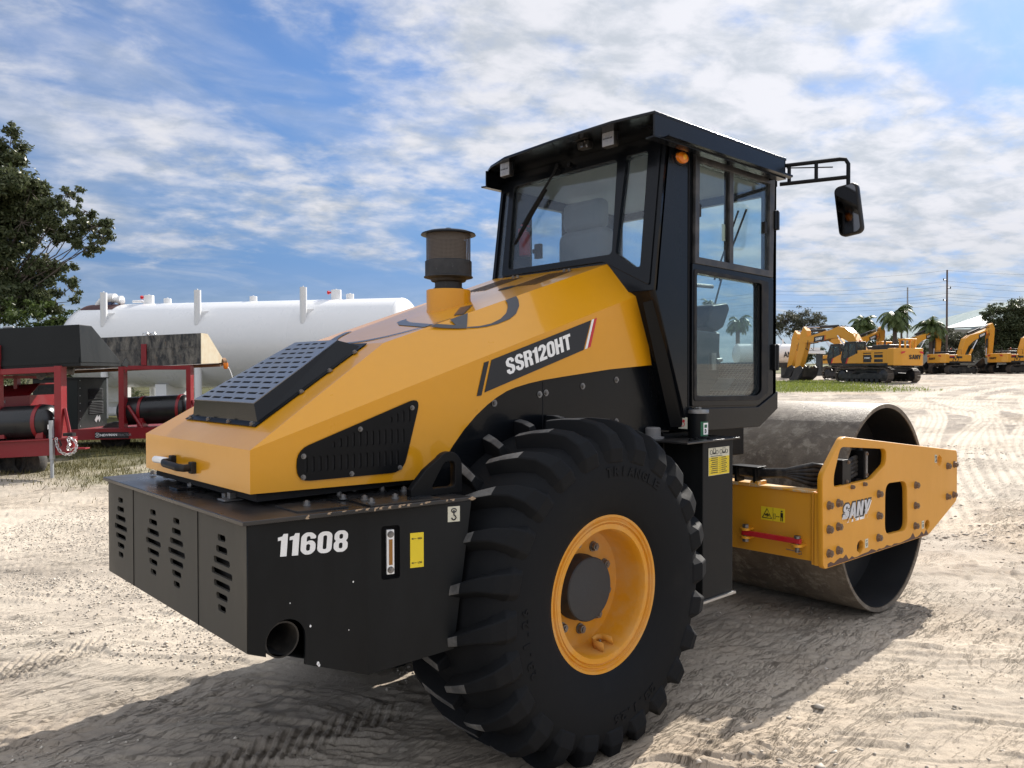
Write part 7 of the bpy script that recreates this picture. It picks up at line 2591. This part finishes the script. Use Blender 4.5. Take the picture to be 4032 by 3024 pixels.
# place in the sky: az to the right (radians-ish), el above the horizon
az_ = N(nt, 'ShaderNodeMath', operation='ARCTAN2')
nt.links.new(cu_, az_.inputs[0])
nt.links.new(cf_, az_.inputs[1])
az_ = az_.outputs[0]
el_ = N(nt, 'ShaderNodeMath', operation='ARCSINE')
nt.links.new(cw_, el_.inputs[0])
el_ = el_.outputs[0]
def lobe(a0, e0, sa, se):
    x = mth('DIVIDE', mth('SUBTRACT', az_, a0), sa)
    y = mth('DIVIDE', mth('SUBTRACT', el_, e0), se)
    return mth('POWER', 2.718, mth('MULTIPLY', mth('ADD', mth('MULTIPLY', x, x), mth('MULTIPLY', y, y)), -1.0))
puff = wn(rot2(pa_, pb_, 14, .95, 1.05), 7.6, 9, .56, .15)          # fleecy rows
mid = wn(rot2(pa_, pb_, 25, .8, .95), 2.4, 8, .57, .3)
streak = wn(rot2(pa_, pb_, 48, .6, 1.35), 3.2, 9, .54, .6)             # long thin veils
cov = mth('MULTIPLY', lobe(.15, .43, .40, .17), .30)
cov = mth('ADD', cov, mth('MULTIPLY', lobe(.50, .17, .28, .14), .26))
cov = mth('ADD', cov, mth('MULTIPLY', lobe(-.26, .17, .32, .045), .13))
cov = mth('ADD', cov, mth('MULTIPLY', lobe(-.16, .25, .22, .06), .10))
cov = mth('ADD', cov, mth('MULTIPLY', lobe(-.50, .28, .22, .08), .08))
cov = mth('ADD', cov, mth('MULTIPLY', lobe(-.45, .42, .22, .09), .06))
cov = mth('SUBTRACT', cov, mth('MULTIPLY', lobe(-.30, .36, .20, .09), .10))
cov = mth('SUBTRACT', cov, mth('MULTIPLY', lobe(.70, .35, .13, .13), .30))
cov = mth('SUBTRACT', cov, mth('MULTIPLY', lobe(-.30, .105, .28, .022), .10))
dens = mth('ADD', mth('ADD', mth('MULTIPLY', puff, .50), mth('MULTIPLY', mid, .55)), cov)
def smap(v, lo, hi, a=0.0, b=1.0):
    n = N(nt, 'ShaderNodeMapRange')
    n.interpolation_type = 'SMOOTHSTEP'
    nt.links.new(v, n.inputs[0])
    for k, x in zip((1, 2, 3, 4), (lo, hi, a, b)):
        n.inputs[k].default_value = x
    return n.outputs[0]
d1 = smap(dens, .555, .80)
d2 = smap(mth('ADD', mth('MULTIPLY', streak, .8), mth('ADD', mth('MULTIPLY', mid, .2), mth('ADD', mth('MULTIPLY', cov, .12), mth('MULTIPLY', lobe(-.50, .27, .25, .10), .09)))), .41, .80, 0.0, .66)
alpha = mth('SUBTRACT', mth('ADD', d1, d2), mth('MULTIPLY', d1, d2))
alpha = mth('MAXIMUM', alpha, smap(cw_, .0, .14, .80, 0.0))
over = mth('MAXIMUM', smap(cw_, .50, .72), mth('MULTIPLY', smap(cf_, .35, -.15), smap(cw_, .05, .2)))  # unseen bright cloud overhead and behind the camera, added to lift the shadows
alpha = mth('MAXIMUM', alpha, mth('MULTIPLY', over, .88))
# cloud body: bright where thin and sunlit, blue-grey in its thick undersides
shade = wn(rot2(pa_, pb_, 14, .95, 1.2), 9.0, 7, .58, .3)
s1 = smap(mth('ADD', mth('MULTIPLY', shade, .6), mth('MULTIPLY', puff, .4)), .36, .60)
glow = mth('POWER', mth('MAXIMUM', dotv(tuple(SUN)), 0.0), 6.0)
low = smap(el_, .0, .26, .80, 1.0)
lit = mth('MULTIPLY', mth('ADD', mth('MULTIPLY', over, 3.2), mth('ADD', mth('ADD', mth('MULTIPLY', s1, 1.7), mth('MULTIPLY', glow, 1.6)), 4.75)), low)  # the added cloud out of view is raised further as fill light
lowb = smap(el_, .0, .16, .12, 0.0)
cr = mth('MULTIPLY', lit, mth('SUBTRACT', mth('ADD', .88, mth('MULTIPLY', s1, .10)), lowb))
cg = mth('MULTIPLY', lit, mth('ADD', .95, mth('MULTIPLY', s1, .04)))
cloudcol = vec(cr, cg, mth('MULTIPLY', lit, 1.06))
mix = N(nt, 'ShaderNodeMix', data_type='RGBA')
nt.links.new(alpha, mix.inputs[0])
sk = N(nt, 'ShaderNodeMix', data_type='RGBA', blend_type='MULTIPLY')
sk.inputs[0].default_value = 1.0
nt.links.new(sky.outputs[0], sk.inputs[6])
dk = smap(el_, .02, .40, .50, .86)
tb = smap(el_, .0, .22, .16, 0.0)
nt.links.new(vec(mth('MULTIPLY', dk, mth('SUBTRACT', .74, tb)), mth('MULTIPLY', dk, mth('SUBTRACT', .93, tb)), mth('MULTIPLY', dk, mth('ADD', 1.20, tb))), sk.inputs[7])
nt.links.new(sk.outputs[2], mix.inputs[6])
nt.links.new(cloudcol, mix.inputs[7])
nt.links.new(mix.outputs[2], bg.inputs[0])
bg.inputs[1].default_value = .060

sun = bpy.data.lights.new('sun', 'SUN')
sun.energy = 3.9
sun.angle = R(.53)
sun.color = (1.0, .94, .86)
so = bpy.data.objects.new('sun', sun)
so.rotation_euler = SUN.to_track_quat('Z', 'Y').to_euler()
so.location = SUN * 60
COL.objects.link(so)

cam = bpy.data.cameras.new('camera')
cam.sensor_width = 36
cam.lens = 3113.8 / 4032 * 36
cam.clip_end = 9000
cam.clip_start = .05
co_ = bpy.data.objects.new('camera', cam)
fwd = Vector((math.cos(YAW) * math.cos(PITCH), math.sin(YAW) * math.cos(PITCH), math.sin(PITCH)))
right = RT.copy()
upv_ = right.cross(fwd)
r2 = right * math.cos(ROLL) + upv_ * math.sin(ROLL)
u2 = -right * math.sin(ROLL) + upv_ * math.cos(ROLL)
Mx = Matrix((r2, u2, -fwd)).transposed().to_4x4()
Mx.translation = CAM
co_.matrix_world = Mx
COL.objects.link(co_)
SC.camera = co_

# ================================================================== tidy the hierarchy: thing > part > sub-part
bpy.context.view_layer.update()
PARTS = {'radiator_grille', 'side_vent', 'model_badge', 'dealer_emblem', 'sight_gauge', 'seat', 'sliding_window', 'door', 'roof', 'lock_bar', 'hydraulic_hoses',
         'side_plate', 'rear_beam', 'front_beam', 'hood_latch', 'fleet_number', 'top_plate', 'inner_side_panel', 'display_unit', 'control_console', 'lifting_lug', 'exhaust_pipe',
         'steering_wheel', 'rear_wall', 'floor_mat', 'level_label', 'service_chart', 'pinch_warning_label', 'filler_neck', 'marker_light', 'intake_collar', 'right_wall', 'left_wall'}
stem = lambda o: o.name.split('.')[0]
def reparent(o, p):
    mw = o.matrix_world.copy()
    o.parent = p
    o.matrix_parent_inverse = Matrix()
    o.matrix_basis = p.matrix_world.inverted() @ mw
for o in [q for q in SC.objects if q.parent]:
    top_ = o
    while top_.parent:
        top_ = top_.parent
    if top_ is roller and stem(o) in PARTS and o.parent is not roller:
        reparent(o, roller)
bpy.context.view_layer.update()
def depth(o):
    n = 0
    while o.parent:
        o = o.parent
        n += 1
    return n
ch_ = True
while ch_:
    ch_ = False
    for o in SC.objects:
        if depth(o) > 2:
            reparent(o, o.parent.parent)
            ch_ = True
for o in list(SC.objects):
    if o.type == 'EMPTY' and o.parent and not o.children:
        bpy.data.objects.remove(o)

SC.render.engine = 'CYCLES'
SC.cycles.use_denoising = True
SC.cycles.max_bounces = 8
SC.cycles.transparent_max_bounces = 16
SC.view_settings.view_transform = 'Standard'
SC.view_settings.look = 'None'
SC.view_settings.exposure = 1.05
SC.view_settings.gamma = 1
